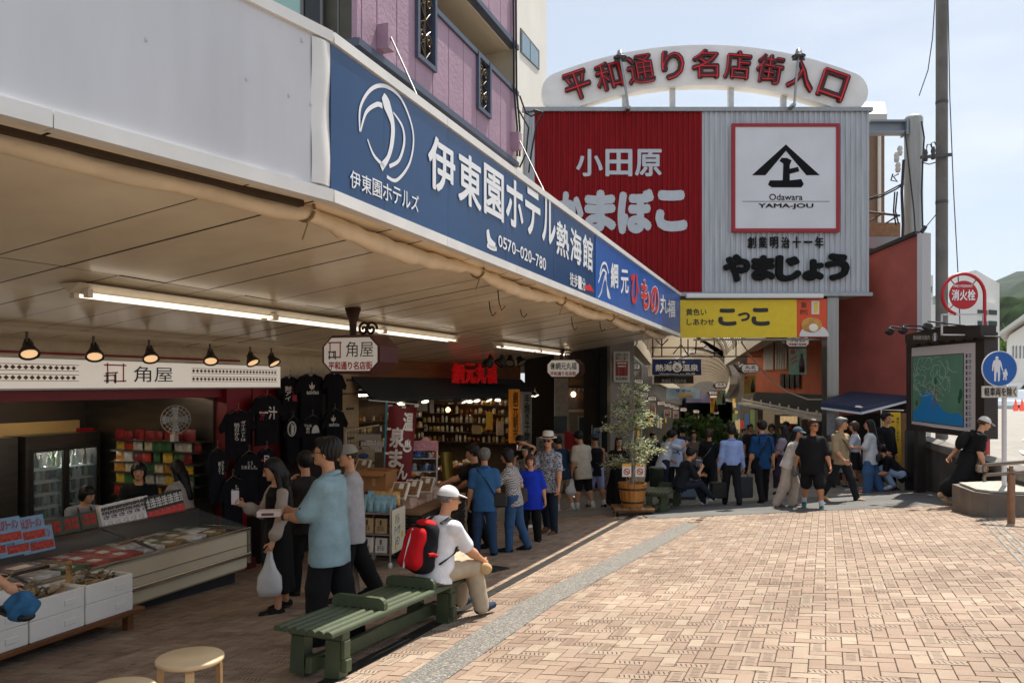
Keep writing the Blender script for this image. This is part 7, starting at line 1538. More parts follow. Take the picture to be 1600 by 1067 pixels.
def bt(ch, u0, v0, u1, v1, off=.04):
    q = MB(); a, b, c = bf(u0, v0, .03), bf(u1, v0, .03), bf(u0, v1, .03); n_ = (b-a).cross(c-a).normalized(); vv, ff = text_mesh(ch); lo, hi = vv.min(0), vv.max(0)
    for k, (dx, dy) in enumerate([(0, 0)]+[(off*math.cos(j), off*math.sin(j)) for j in range(6)]): q.add([bf(u0+(u1-u0)*(v[0]-lo[0]+dx)/(hi[0]-lo[0]), v0+(v1-v0)*(v[1]-lo[1]+dy)/(hi[1]-lo[1]), .012+.0005*k) for v in vv], ff)
    q.build('lettering', mat('e0dad2', .6), nb_)
bt('温', .55, .74, .9, .93); bt('泉', .12, .55, .62, .76); bt('ま', .15, .33, .6, .52); bt('ん', .5, .2, .85, .36); bt('♨', .62, .5, .92, .64, .02); bt('ジ', .3, .04, .65, .16)
q = MB()
for x, y in ((610, 634), (631, 636), (651, 634), (608, 670), (605, 708)): q.box(P(x, y, yb0-.1), (.06, .02, .035))
q.build('cloth_loop', mat('d9d3c8', .6), nb_)
# wire rack with bags left of the banner
wr = thing('wire_rack', 'black wire grid rack hung with bags and keyrings left of the banner', 'rack', GX(570, 13.2)); q = MB(); Yw = 13.2
for i in range(12): q.tube([P(543+5*i, 668, Yw), P(543+5*i, 780, Yw)], .004, 4)
for i in range(14): q.tube([P(542, 668+8*i, Yw), P(600, 666+8*i, Yw)], .004, 4)
q.build('grid', mat('5a5650', .4, .6), wr); q = MB(); q.tube([P(541, 770, Yw-.2), P(541, 676, Yw-.2), P(543, 672, Yw-.2), P(592, 664, Yw-.3)], .014, 6); q.build('hook_bar', mat('c9bfae', .4), wr)
tote = prod('canvas_bag', 'folded canvas souvenir bag with a printed picture on the wire rack', 'bag', 'canvas bags on the wire rack', mat('9c8a70', .8, nz=.12, sc=8), lambda q: (q.grid(lambda u, v: V(((u-.5)*.34, -.05*math.sin(math.pi*u)*math.sin(math.pi*v), .2*v)), 8, 6), q.tube([V((-.1, 0, .2)), V((-.06, 0, .26)), V((.06, 0, .26)), V((.1, 0, .2))], .01, 5)))
for x, y, c_ in ((569, 721, '3a4a7a'), (569, 744, '8a3326')):
    p = P(x, y, 13.0); tote(p, 0); q = MB(); q.ell(p+V((0, -.055, .1)), (.09, .006, .045), nu=10, nv=4); tag(q.build('bag_print', mat(c_, .7, nz=.5, sc=30)), 'printed picture on the canvas bag %s' % ('in blue' if c_[0] == '3' else 'in red'), 'print')
kr = prod('keyring', 'small dangling keyring charm on the wire rack', 'keyring', 'keyrings on the wire rack', mat('c9c2b8', .35, nz=.5, sc=40), lambda q: q.box((0, 0, 0), (.035, .015, .09), b=.005))
for i in range(9): kr(P(566+4*i, 694, 13.05), 0)
for i in range(8): kr(P(567+4*i, 702, 13.05), 0)
q = MB(); q.box(P(576, 683, 13.05), (.4, .03, .1)); tag(q.build('header_card', mat('a39a8c', .6)), 'grey header card at the top of the wire rack', 'sign')
# toy display rack right of the banner
Yd = 12.5; td = thing('toy_display', 'acrylic display rack crowded with small toys under a pink header card', 'rack', GX(668, Yd)); q = MB()
for y in (716, 736, 757): bx(q, 640, 684, y, y+1.2, Yd-.3, .45)
q.build('shelf', mat('b5b9bd', .2, spec=.6), td); q = MB(); q.tube([P(683, 690, Yd-.3), P(682, 760, Yd-.3)], .015, 6); q.tube([P(641, 690, Yd), P(640, 760, Yd)], .015, 6); q.build('post', mat('c9c5bf', .3, .5), td)
q = MB(); a = P(646, 704, Yd-.32); q.prism([(0, 0), (.38, 0), (.38, .15), (.26, .16), (.22, .21), (.16, .21), (.12, .16), (0, .15)], a, XR, ZU, .012); q.build('header_card', mat('c98a92', .5, nz=.3, sc=18), td)
toys = [prod('small_toy', 'small %s souvenir toy on the acrylic display rack' % n_, 'toy', 'toys on the display rack', mat(c_, .35, nz=.2, sc=20), lambda q: (q.ell((0, 0, .035), (.04, .035, .035), nu=8, nv=5), q.ell((0, -.005, .08), (.03, .028, .03), nu=8, nv=5))) for n_, c_ in (('white', 'd9d4cc'), ('orange', 'cf6a22'), ('blue', '3f6aa3'), ('dark', '3a3530'))]
for y in (715.5, 735.5, 756.5):
    for i in range(9): rnd.choice(toys)(P(643+4.8*i, y, Yd-.25+rnd.uniform(0, .2)), rnd.uniform(-1, 1), rnd.uniform(.8, 1.2))
q = MB(); a = P(705, 780, 13.0); q.grid(lambda u, v: P(688+18*u+6*(1-v), 780-(780-706)*v, 13.0-.1*math.sin(u*6)), 10, 8); tag(q.build('hanging_towel', mat('7d6a22', .8, nz=.15)), 'mustard yellow cloth hanging behind the toy display', 'towel')
for i in range(10): pass
# misc: stacked fish goods on the counters in front of the jar shelves
mg = [prod('goods_pack', '%s pack of goods heaped on the front counter of the fish shop' % n_, 'pack', 'packs on the fish shop counter', mat(c_, .35, nz=.4, sc=16), lambda q: q.box((0, 0, .03), (.2, .14, .06), b=.012)) for n_, c_ in (('brown', '8a5a34'), ('orange', 'c9622a'), ('pale', 'cfc6b4'))]
for i in range(48): mg[rnd.randrange(3)](S(-9.2+rnd.uniform(-.1, .15), 15.3+.138*i, CZ-2.33+rnd.uniform(0, .06)), rnd.uniform(-1, 1))
# nobori, red cloth etc. by the juice stall
r = thing('banner_flag', 'small pale blue banner with black writing in front of the juice stall', 'banner', P(935, 760, 22.5)); q = MB(); q.grid(lambda u, v: P(924+16*u+4*v*(1-u), 700-(700-668)*v, 22.5+.05*math.sin(u*5)), 6, 8); q.build('cloth', mat('a9c4cc', .6, nz=.2), r); q = MB(); q.text('マ\nス\nカ', P(930, 697, 22.4), XR, ZU, .14, .42, off=.04); q.build('lettering', BLACK, r); q = MB(); q.tube([P(923, 775, 22.55), P(925, 664, 22.55)], .012, 5); q.build('pole', WHITE, r)
q = MB(); q.grid(lambda u, v: P(882+22*u, 702-30*v*(1-.3*u), 22.2+.1*math.sin(u*4)), 6, 6); tag(q.build('red_cloth', mat('9c1a20', .7, nz=.1)), 'red cloth covering a stand by the juice stall', 'cloth')
q = MB(); bx(q, 838, 872, 683, 705, 22.6, .1); o = tag(q.build('name_board', mat('8a8278', .6)), 'grey name board above the heads near the amber sign', 'sign'); q = MB(); q.text('むさしの', P(843, 700, 22.5), XR, ZU, .42, .22, off=.02); q.build('lettering', BLACK, o)
q = MB(); bx(q, 841, 888, 705, 775, 22.4, .5); tag(q.build('goods_stand', mat('5a4a3c', .7, nz=.4, sc=6)), 'stand of goods near the amber sign', 'stand')
q = MB(); bx(q, 945, 957, 708, 765, 20.6, .4); tag(q.build('leaflet_rack', mat('6a5a52', .6, nz=.5, sc=9)), 'narrow leaflet rack beside the grey pillar', 'rack')
# bushes and shop clutter in the arcade
for i, (x, Y, h, r_) in enumerate(((1078, 24.5, 2.1, .75), (1102, 25.5, 2.3, .85), (1128, 27, 2.2, .5))):
    b = GX(x, Y); tree('potted_bush', ['leafy green bush left of the light blue shirted man', 'second leafy green bush in the middle of the arcade', 'narrow green bush with flowers deeper in the arcade'][i], b, h, r_, 900, .09, LEAF2, 60+i, cat='plant', trunk=.035, zc=.66, group='bushes in the arcade')
# yellow upright banner under the navy awning
r = thing('banner_flag', 'bright yellow upright sweet shop banner with black writing under the navy awning', 'banner', P(1393, 770, 18.6)); q = MB(); q.grid(lambda u, v: P(1380+29*u-2*v, 722-(722-644)*v, 18.5+.05*math.sin(u*4)), 8, 8); q.build('cloth', mat('e0b51e', .6), r)
q = MB(); q.text('こ\nっ\nこ', P(1385, 690, 18.35), XR, ZU, .19, .62, off=.06); q.text('黄色いしあわせ'.replace('', '\n').strip(), P(1400.5, 689, 18.35), XR, ZU, .07, .55, off=.02); q.build('lettering', BLACK, r); q = MB(); q.tube([P(1377, 776, 18.55), P(1377, 640, 18.55), P(1412, 641, 18.55)], .014, 5); q.build('pole', WHITE, r)
q = MB(); bx(q, 1292, 1304, 646, 680, 20.0, .02); tag(q.build('pillar_notice', mat('9a9aa0', .5, nz=.2, sc=20)), 'grey printed notice stuck on the steel pillar', 'notice')
# ================================================================ people: bodies and clothes as smooth blended surfaces
class Fld:
    """signed distance field built from blended shapes, turned into one continuous mesh"""
    def __init__(s, k=.02): s.p = []; s.k = k
    def cone(s, a, b, ra, rb, k=None): s.p.append(('c', np.array(a, float), np.array(b, float), ra, rb, s.k if k is None else k)); return s
    def ell(s, c, r, R=None, k=None): s.p.append(('e', np.array(c, float), np.array(r, float), None if R is None else np.array(R.to_3x3() if hasattr(R, 'to_3x3') else R), None, s.k if k is None else k)); return s
    def loft(s, o, R, z, rx, ry, k=None, yo=None): s.p.append(('l', np.array(o, float), np.array(R), (np.array(z), np.array(rx), np.array(ry), np.zeros(len(z)) if yo is None else np.array(yo)), None, s.k if k is None else k)); return s
    def cut(s, fn): s.p.append(('x', fn)); return s
    def mesh(s, h, disp=None):
        lo, hi = np.full(3, 1e9), np.full(3, -1e9); bb = []
        for p in s.p:
            if p[0] == 'c': a = np.minimum(p[1]-p[3], p[2]-p[4]); b = np.maximum(p[1]+p[3], p[2]+p[4])
            elif p[0] == 'e': m = p[2].max(); a, b = p[1]-m, p[1]+m
            elif p[0] == 'l':
                z, rx, ry, yo = p[3]; m = max(rx.max(), ry.max()+abs(yo).max()); e = np.array([p[1]+p[2] @ np.array((0, 0, q)) for q in (z[0], z[-1])]); a, b = e.min(0)-m, e.max(0)+m
            else: bb.append(None); continue
            bb.append((a, b)); lo, hi = np.minimum(lo, a), np.maximum(hi, b)
        lo = lo-3*h; n = np.ceil((hi+3*h-lo)/h).astype(int)+1; D = np.full(n, .5, np.float32)
        ax = [lo[i]+h*np.arange(n[i]) for i in range(3)]
        for p, q in zip(s.p, bb):
            if q is None:
                X, Y, Z = np.meshgrid(*ax, indexing='ij', sparse=True); D = np.maximum(D, p[1](X, Y, Z)); continue
            i0 = np.maximum(0, ((q[0]-.04-lo)/h).astype(int)); i1 = np.minimum(n, np.ceil((q[1]+.04-lo)/h).astype(int)+1); sl = tuple(slice(i0[i], i1[i]) for i in range(3))
            X, Y, Z = np.meshgrid(*[ax[i][sl[i]] for i in range(3)], indexing='ij', sparse=True)
            if p[0] == 'c':
                a, b = p[1], p[2]; d = b-a; L = max(1e-9, d @ d); t = np.clip(((X-a[0])*d[0]+(Y-a[1])*d[1]+(Z-a[2])*d[2])/L, 0, 1)
                f = np.sqrt((X-a[0]-t*d[0])**2+(Y-a[1]-t*d[1])**2+(Z-a[2]-t*d[2])**2)-(p[3]+t*(p[4]-p[3]))
            else:
                x, y, z = X-p[1][0], Y-p[1][1], Z-p[1][2]; R = p[2] if p[0] == 'l' else p[3]
                if R is not None: x, y, z = R[0, 0]*x+R[1, 0]*y+R[2, 0]*z, R[0, 1]*x+R[1, 1]*y+R[2, 1]*z, R[0, 2]*x+R[1, 2]*y+R[2, 2]*z
                if p[0] == 'e': r = p[2]; q1 = np.sqrt((x/r[0])**2+(y/r[1])**2+(z/r[2])**2); f = (q1-1)*min(r)
                else:
                    zz, rx, ry, yo = p[3]; RX, RY = np.interp(z, zz, rx), np.interp(z, zz, ry); y = y-np.interp(z, zz, yo)
                    f = np.maximum((np.sqrt((x/RX)**2+(y/RY)**2)-1)*np.minimum(RX, RY), np.maximum(zz[0]-z, z-zz[-1]))
            k = p[5]; d0 = D[sl]; hh = np.clip(.5+.5*(d0-f)/k, 0, 1); D[sl] = d0+(f-d0)*hh-k*hh*(1-hh)
        if disp is not None: X, Y, Z = np.meshgrid(*ax, indexing='ij', sparse=True); D = D+disp(X, Y, Z)
        return surf(D, lo, h)
def surf(D, lo, h):
    s = D < 0; nx, ny, nz = D.shape; c = np.zeros((nx-1, ny-1, nz-1), np.int8)
    for i in (0, 1):
        for j in (0, 1):
            for k in (0, 1): c += s[i:nx-1+i, j:ny-1+j, k:nz-1+k]
    act = (c > 0) & (c < 8); idx = np.full(act.shape, -1); I = np.argwhere(act); idx[act] = np.arange(len(I))
    if not len(I): return np.zeros((0, 3)), np.zeros((0, 4), int)
    acc = np.zeros((len(I), 3)); cnt = np.zeros(len(I)); cor = [(i, j, k) for i in (0, 1) for j in (0, 1) for k in (0, 1)]
    V8 = {q: D[I[:, 0]+q[0], I[:, 1]+q[1], I[:, 2]+q[2]] for q in cor}
    for a in cor:
        for d in range(3):
            if a[d]: continue
            b = tuple(a[i]+(i == d) for i in range(3)); va, vb = V8[a], V8[b]; m = (va < 0) != (vb < 0); t = np.where(m, va/np.where(m, va-vb, 1), 0)
            p = np.tile(np.array(a, float), (len(I), 1)); p[:, d] = t; acc += p*m[:, None]; cnt += m
    P_ = lo+h*(I+acc/cnt[:, None]); F_ = []
    for d in range(3):
        sl0 = [slice(None)]*3; sl1 = [slice(None)]*3; sl0[d] = slice(0, -1); sl1[d] = slice(1, None); a, b = s[tuple(sl0)], s[tuple(sl1)]; E = np.argwhere(a != b); u, v = (d+1) % 3, (d+2) % 3
        E = E[(E[:, u] > 0) & (E[:, v] > 0) & (E[:, u] < D.shape[u]-1) & (E[:, v] < D.shape[v]-1)]
        if not len(E): continue
        fl = a[tuple(E.T)]; g = lambda du, dv: idx[tuple((E-np.array([(du if i == u else 0)+(dv if i == v else 0) for i in range(3)])).T)]
        q = np.stack([g(1, 1), g(0, 1), g(0, 0), g(1, 0)], 1); q[~fl] = q[~fl][:, ::-1]; F_.append(q)
    return P_, np.concatenate(F_)
SKIN = [mat('c58f6c', .5, nz=.06, sc=30, name='skin'), mat('b67c58', .5, nz=.06, sc=30, name='skin_tan')]; HAIR = mat('15110f', .45, nz=.3, sc=40, spec=.35, stretch=(3, 3, .3), name='black_hair'); GREYH = mat('6b6866', .5, nz=.4, sc=60); BRH = mat('3a2418', .45, nz=.3, sc=40); EYE = mat('171210', .3); LIP = mat('9a4d42', .5)
def cl(c, **k):
    if len(c) == 3: c = c[0]*2+c[1]*2+c[2]*2
    return mat(c, .85, nz=k.pop('nz', .1), sc=k.pop('sc', 12), bump=.25, bsc=60, spec=.25, **k)
def patt(name, c0, c1, kind, sc):
    def b_(nt, b):
        N, L = nt.nodes.new, nt.links.new; tc = N('ShaderNodeTexCoord'); r = N('ShaderNodeValToRGB'); r.color_ramp.interpolation = 'CONSTANT'; r.color_ramp.elements[0].color = lin(c0); r.color_ramp.elements[1].color = lin(c1); r.color_ramp.elements[1].position = .5
        if kind == 'check': t = N('ShaderNodeTexChecker'); t.inputs['Scale'].default_value = sc; L(tc.outputs['Object'], t.inputs['Vector']); L(t.outputs['Fac'], r.inputs[0])
        else:
            t = N('ShaderNodeTexNoise'); t.inputs['Scale'].default_value = sc; t.inputs['Detail'].default_value = 3; t.inputs['Distortion'].default_value = 2.5; L(tc.outputs['Object'], t.inputs['Vector']); L(t.outputs['Fac'], r.inputs[0])
        L(r.outputs[0], b.inputs['Base Color']); b.inputs['Roughness'].default_value = .85
    return ramp_mat(name, b_)
def addm(ob_name, parts, mats, parent):
    """parts: list of (verts, faces, material index) merged into one mesh"""
    vs, fs, mi = [], [], []; o = 0
    for v, f, m in parts: vs.append(np.asarray(v, float)); fs += [tuple(int(i)+o for i in q) for q in f]; mi += [m]*len(f); o += len(v)
    me = bpy.data.meshes.new(ob_name); me.from_pydata(np.concatenate(vs).tolist(), [], fs); [me.materials.append(m) for m in mats]; me.polygons.foreach_set('material_index', mi); me.polygons.foreach_set('use_smooth', [True]*len(fs)); me.update()
    ob = bpy.data.objects.new(ob_name, me); COL.objects.link(ob); ob.parent = parent; return ob
RX = lambda d: Matrix.Rotation(math.radians(d), 3, 'X'); RY = lambda d: Matrix.Rotation(math.radians(d), 3, 'Y'); RZ = lambda d: Matrix.Rotation(math.radians(d), 3, 'Z')
def wr(seed, amp, f=22):
    p = np.random.RandomState(seed).rand(6)*6
    return lambda X, Y, Z: amp*(np.sin(f*X+p[0]+2*np.sin(9*Z+p[1]))*np.sin(f*.8*Z+p[2]+1.7*np.sin(11*X+p[3]))+.6*np.sin(f*.9*Y+f*.7*Z+p[4]+2*np.sin(8*X+p[5])))
NP = [0]
def person(loc, yaw, H, lab, top='ddd', bot='222', lean=0, head=(0, 0), L=(5, 3, 5), Rr=(-8, 3, 12), la=(5, 8, 15, 0), ra=(5, 8, 15, 0), sleeve=.5, hem=-.09, leg=1.0, wide=1.0, fat=1.0, hair='short', hairm=None, hat=None, hatm=None, shoe='2a2725', skin=0, skirt=None, glasses=False, h=None, group=None, sock=None, seat=None, collar=False, roll=0, extra=None, twist=0, loose=1.0):
    """yaw 0 looks away from the viewer (+Y), 90 to the right. L, Rr: hip flexion, spread, knee; la, ra: shoulder flexion, spread, elbow, inward turn"""
    NP[0] += 1; seed = NP[0]; Y = loc[1]
    if h is None: h = .0085 if Y < 9 else (.012 if Y < 14.5 else .016)
    r = thing('person', lab, 'person', (0, 0, 0), group); r.rotation_euler = (0, 0, -math.radians(yaw)); u = H
    T = RY(roll) @ RX(-lean) @ RZ(twist); pel = V((0, 0, 0)); spine = lambda z, x=0, y=0: pel+T @ V((x*u, y*u, z*u))
    J = {}; low = 0
    for sg, nm, pz in ((-1, 'l', L), (1, 'r', Rr)):
        hip = V((sg*.05*u, 0, 0)); Rl = RY(-sg*pz[1]) @ RX(pz[0]); kn = hip+Rl @ V((0, 0, -.245*u)); Rk = Rl @ RX(-pz[2]); an = kn+Rk @ V((0, 0, -.235*u))
        fd = V((Rk @ V((0, 1, 0)))); fd.z = max(-.6, min(.2, fd.z*.6)); fd.normalize(); J[nm] = (hip, kn, an, fd); low = min(low, an.z-.042*u, (an+fd*.1*u).z-.025*u)
    g = gz(loc[0], loc[1]) if len(loc) < 3 else loc[2]
    r.location = (loc[0], loc[1], g-low+.006)
    bf = fat; f = Fld(.022*u); Tm = np.array(T)
    bz = np.array([-.075, -.02, .04, .10, .17, .235, .275, .297])*u; brx = np.array([.072, .092, .088*bf, .079*bf, .09, .1, .08, .035])*u; bry = np.array([.055, .066*bf, .064*bf, .058*bf, .062, .06, .046, .034])*u
    f.loft(pel, Tm, bz, brx, bry)
    hy, hp = head; nb_ = spine(.292); HR_ = T @ RX(lean*.75) @ RZ(-hy) @ RX(-hp); hc = nb_+HR_ @ V((0, .022*u, .04*u))+(T @ V((0, 0, 1)))*.05*u+V((0, .0, .03*u)); hl = lambda x, y, z: hc+HR_ @ V((x*u, y*u, z*u)); HM = HR_
    f.cone(spine(.27), hl(0, -.012, -.035), .034*u, .029*u)
    f.ell(hl(0, -.008, .012), (.0445*u, .055*u, .054*u), HM, .01*u); f.ell(hl(0, .012, -.03), (.033*u, .037*u, .038*u), HM, .012*u); f.ell(hl(0, .022, -.008), (.036*u, .033*u, .04*u), HM, .01*u)
    f.cone(hl(0, .052, .004), hl(0, .061, -.015), .005*u, .0085*u, .006*u); f.ell(hl(0, .041, -.05), (.016*u, .013*u, .012*u), HM, .01*u)
    for sg in (-1, 1): f.ell(hl(sg*.046, -.006, -.008), (.006*u, .011*u, .018*u), HM, .004*u)
    arms = {}
    for sg, nm, pz in ((-1, 'l', la), (1, 'r', ra)):
        sh = spine(.258, sg*.102); Ra = T @ RY(-sg*pz[1]) @ RX(pz[0]); el = sh+Ra @ V((0, 0, -.168*u)); Rf = Ra @ RZ(sg*pz[3]) @ RX(pz[2]); wr_ = el+Rf @ V((0, 0, -.142*u)); arms[nm] = (sh, el, wr_, Rf)
        f.cone(sh, el, .031*u, .0245*u); f.cone(el, el+(wr_-el)*.35, .0245*u, .0245*u); f.cone(el+(wr_-el)*.3, wr_, .0245*u, .0155*u); f.ell(wr_+Rf @ V((0, 0, -.026*u)), (.011*u, .021*u, .03*u), Rf, .008*u)
    for nm in 'lr':
        hip, kn, an, fd = J[nm]; f.cone(hip, kn, .056*u, .036*u); cm = kn+(an-kn)*.3; f.cone(kn, cm, .034*u, .036*u); f.cone(cm, an, .036*u, .021*u); f.cone(an-V((0, 0, .022*u)), an+fd*.1*u-V((0, 0, .03*u)), .02*u, .014*u, .012*u)
    v, q = f.mesh(h); parts = [(v, q, 0)]
    m = MB(); D2 = []
    for nm, sg in (('l', -1), ('r', 1)):                                     # fingers and thumb rooted in the palm
        sh, el, w0, Rf = arms[nm]; cu = 28
        for k in range(4):
            y = (.0155-.0105*k)*u; p = w0+Rf @ V((0, y, -.045*u)); pts = [p]; a = 0; ln = (.021, .0235, .022, .017)[k]*u
            for j in range(3):
                a += cu; d = Rf @ V((-sg*math.sin(math.radians(a)), y*.8, -math.cos(math.radians(a)))); pts.append(pts[-1]+d.normalized()*ln*(1, .75, .6)[j])
            m.tube(pts, [.0058*u, .0054*u, .005*u, .0042*u], 6)
        p = w0+Rf @ V((0, .014*u, -.018*u)); m.tube([p, p+Rf @ V((-sg*.008*u, .017*u, -.016*u)), p+Rf @ V((-sg*.016*u, .02*u, -.034*u))], [.0072*u, .006*u, .0048*u], 6)
    parts.append((m.v, m.f, 0)); m = MB()
    for sg in (-1, 1): m.ell(hl(sg*.0185, .0505, -.001), (.0075*u, .0045*u, .0032*u), HM, 8, 5); m.tube([hl(sg*.009, .054, .012), hl(sg*.018, .054, .0145), hl(sg*.028, .047, .011)], .0021*u, 5)
    parts.append((m.v, m.f, 1)); m = MB(); m.ell(hl(0, .0475, -.0365), (.012*u, .005*u, .0035*u), HM, 10, 5); parts.append((m.v, m.f, 2))
    addm('body', parts, [SKIN[skin], EYE, LIP], r)
    if top:                                                                   # shirt
        f = Fld(.025*u); tz = np.array([hem, -.02, .04, .10, .17, .235, .272, .292])*u; e = .011*u*loose; wm = max(brx[1], brx[4])
        rx = np.array([max(brx[1], brx[2])+e*1.6, brx[1]+e*1.5, max(brx[2], .086*u)+e*1.3, max(brx[3], .083*u)+e*1.2, brx[4]+e, brx[5]+e, brx[6]+e*.8, brx[7]+.012*u]); ry = np.array([bry[1]+e*1.5, bry[1]+e*1.4, bry[2]+e*1.3, bry[3]+e*1.2, bry[4]+e, bry[5]+e, bry[6]+e*.8, bry[7]+.012*u])
        f.loft(pel, Tm, tz, rx, ry)
        if sleeve > 0:
            for nm in 'lr':
                sh, el, w0, Rf = arms[nm]; k = min(1, sleeve*1.4); f.cone(spine(.284, 0, -.006), sh, .03*u, .034*u, .03*u); f.cone(sh, sh+(el-sh)*k, .036*u, (.038+.006*loose if sleeve < .8 else .031)*u)
                if sleeve > .75: f.cone(el, el+(w0-el)*(sleeve-.75)*3.8, .031*u, .026*u)
        v, q = f.mesh(h, wr(seed, .0035*u/1.7)); addm('shirt', [(v, q, 0)], [top if not isinstance(top, str) else cl(top)], r)
    if collar:
        m = MB(); m.tube([spine(.303-.016*math.sin(a), .041*math.cos(a), -.004+.041*math.sin(a)) for a in np.linspace(1.75, 1.39+2*math.pi, 20)], .0125*u, 6); addm('collar', [(m.v, m.f, 0)], [top if not isinstance(top, str) else cl(top)], r)
    if skirt:                                                                 # skirt or long dress skirt
        zb, w0, w1 = skirt; f = Fld(.02*u); mid = (J['l'][1]+J['r'][1])/2-V((0, 0, 0)); dirn = (mid/ (-.245*u) if mid.length > .1*u else V((0, 0, 1))); dirn = V((dirn.x, dirn.y*.6, 1)).normalized(); R3 = V((0, 0, 1)).rotation_difference(dirn).to_matrix()
        f.loft(pel, np.array(R3), np.array([zb, zb*.5, -.05, .03, .08])*u, np.array([w1, (w0+w1)*.5, w0, .1, .088])*u, np.array([w1*.85, (w0+w1)*.42, w0*.85, .075, .068])*u); 
        for nm in 'lr': hip, kn, an, fd = J[nm]; kk = min(1, -zb/.25); f.cone(hip, hip+(kn-hip)*kk, .07*u, w1*.62*u); (f.cone(kn, kn+(an-kn)*min(.8, (-zb-.25)/.24), w1*.62*u, w1*.6*u) if zb < -.28 else 0)
        f.cut(lambda X, Y, Z: zb*u-Z+0*X+0*Y)
        v, q = f.mesh(h, lambda X, Y, Z: .006*np.sin(np.arctan2(Y, X)*11+Z*3+seed)*np.clip(-Z/(.4*u), 0, 1)); addm('skirt', [(v, q, 0)], [bot if not isinstance(bot, str) else cl(bot)], r)
    elif bot:
        f = Fld(.018*u); e = .009*u; f.loft(pel, Tm, np.array([-.085, -.02, .03, .06])*u, np.array([.078*u+e, brx[1]+e, brx[1]*.97+e, brx[2]+e*.8]), np.array([.058*u+e, bry[1]+e, bry[1]+e, bry[2]+e*.8]))
        for nm in 'lr':
            hip, kn, an, fd = J[nm]; k1 = min(1, leg*2)
            f.cone(hip, hip+(kn-hip)*k1, .063*u, (.048*u if leg > .5 else .054*u)*wide)
            if leg > .5: e_ = kn+(an-kn)*min(1.04, (leg-.5)*2.08); f.cone(kn, e_, .046*u*wide, .037*u*wide)
        v, q = f.mesh(h, wr(seed+50, .003*u/1.7, 26)); addm('trousers' if leg > .6 else 'shorts', [(v, q, 0)], [bot if not isinstance(bot, str) else cl(bot)], r)
    for nm in 'lr':
        hip, kn, an, fd = J[nm]; sd = V((-fd.y, fd.x, 0)).normalized(); dn = V((0, 0, 1)); hs = max(h*.7, .006)
        f = Fld(.012*u); b0 = an-dn*.022*u-fd*.018*u; f.cone(b0, an+fd*.05*u-dn*.024*u, .026*u, .025*u); f.cone(an+fd*.04*u-dn*.026*u, an+fd*.105*u-dn*.03*u, .025*u, .019*u)
        v, q = f.mesh(hs); o = addm('shoe', [(v, q, 0)], [cl(shoe, nz=.05)], r)
        v2 = v[v[:, 2] < (an.z-.036*u)]
        m = MB(); m.tube([b0-dn*.019*u, an+fd*.05*u-dn*.019*u-dn*.002*u, an+fd*.112*u-dn*.022*u-dn*.006*u], [.026*u, .027*u, .018*u], 10, flat=.42); addm('sole', [(m.v, m.f, 0)], [mat('c9c6c0' if sock or shoe in ('dcd9d4', '2f6a66') else '3a3632', .6)], o)
        if sock: f = Fld(); a_ = an+(kn-an)*.22; f.cone(an-dn*.01*u, a_, .026*u, .028*u); v, q = f.mesh(hs); addm('sock', [(v, q, 0)], [cl(sock)], r)
    hm = hairm or HAIR
    if hair:
        Mi = np.array(HM.transposed()); hcn = np.array(hc); f = Fld(.008*u)
        f.ell(hl(0, -.014, .016), (.0555*u, .064*u, .064*u) if not hat else (.0515*u, .0595*u, .05*u), HM)
        if hair in ('short', 'bun') and not hat: f.ell(hl(.012, .022, .052), (.04*u, .034*u, .024*u), HM); f.ell(hl(0, -.03, .03), (.055*u, .052*u, .054*u), HM)
        if hair in ('bob', 'long'):
            f.ell(hl(0, -.022, -.018), (.056*u, .05*u, .06*u if hair == 'bob' else .07*u), HM)
            if hair == 'bob': f.ell(hl(0, -.005, .012), (.058*u, .062*u, .055*u), HM)
        def cutf(X, Y_, Z):
            x, y, z = X-hcn[0], Y_-hcn[1], Z-hcn[2]; yy = (Mi[1, 0]*x+Mi[1, 1]*y+Mi[1, 2]*z)/u; zz = (Mi[2, 0]*x+Mi[2, 1]*y+Mi[2, 2]*z)/u
            line = np.interp(yy, [-.08, -.045, -.012, .004, .022, .06], [-.058, -.05, -.03, -.012, .026, .038] if hair == 'short' else ([-.075, -.075, -.07, -.06, .012, .026] if hair == 'bob' else [-.1, -.1, -.075, -.03, .026, .04]))
            return (line-zz)*u*.75
        f.cut(cutf)
        if hair == 'long':
            bk = spine(.16, 0, -.078*fat); f.cone(hl(0, -.038, .0), hl(0, -.05, -.06), .044*u, .045*u); f.cone(hl(0, -.05, -.06), bk, .045*u, .03*u); [f.cone(hl(sg*.036, -.018, -.01), spine(.19, sg*.058, -.02), .02*u, .014*u) for sg in (-1, 1)]
        if hair == 'bun': f.ell(hl(0, -.07, -.005), (.022*u, .022*u, .022*u))
        v, q = f.mesh(min(h, .011), lambda X, Y_, Z: (.0028 if hair == 'long' else .0044)*np.sin(19*np.arctan2(Y_-hcn[1]+.01, X-hcn[0])+seed+2.5*np.sin(30*(Z-hcn[2])+seed))); addm('hair', [(v, q, 0)], [hm], r)
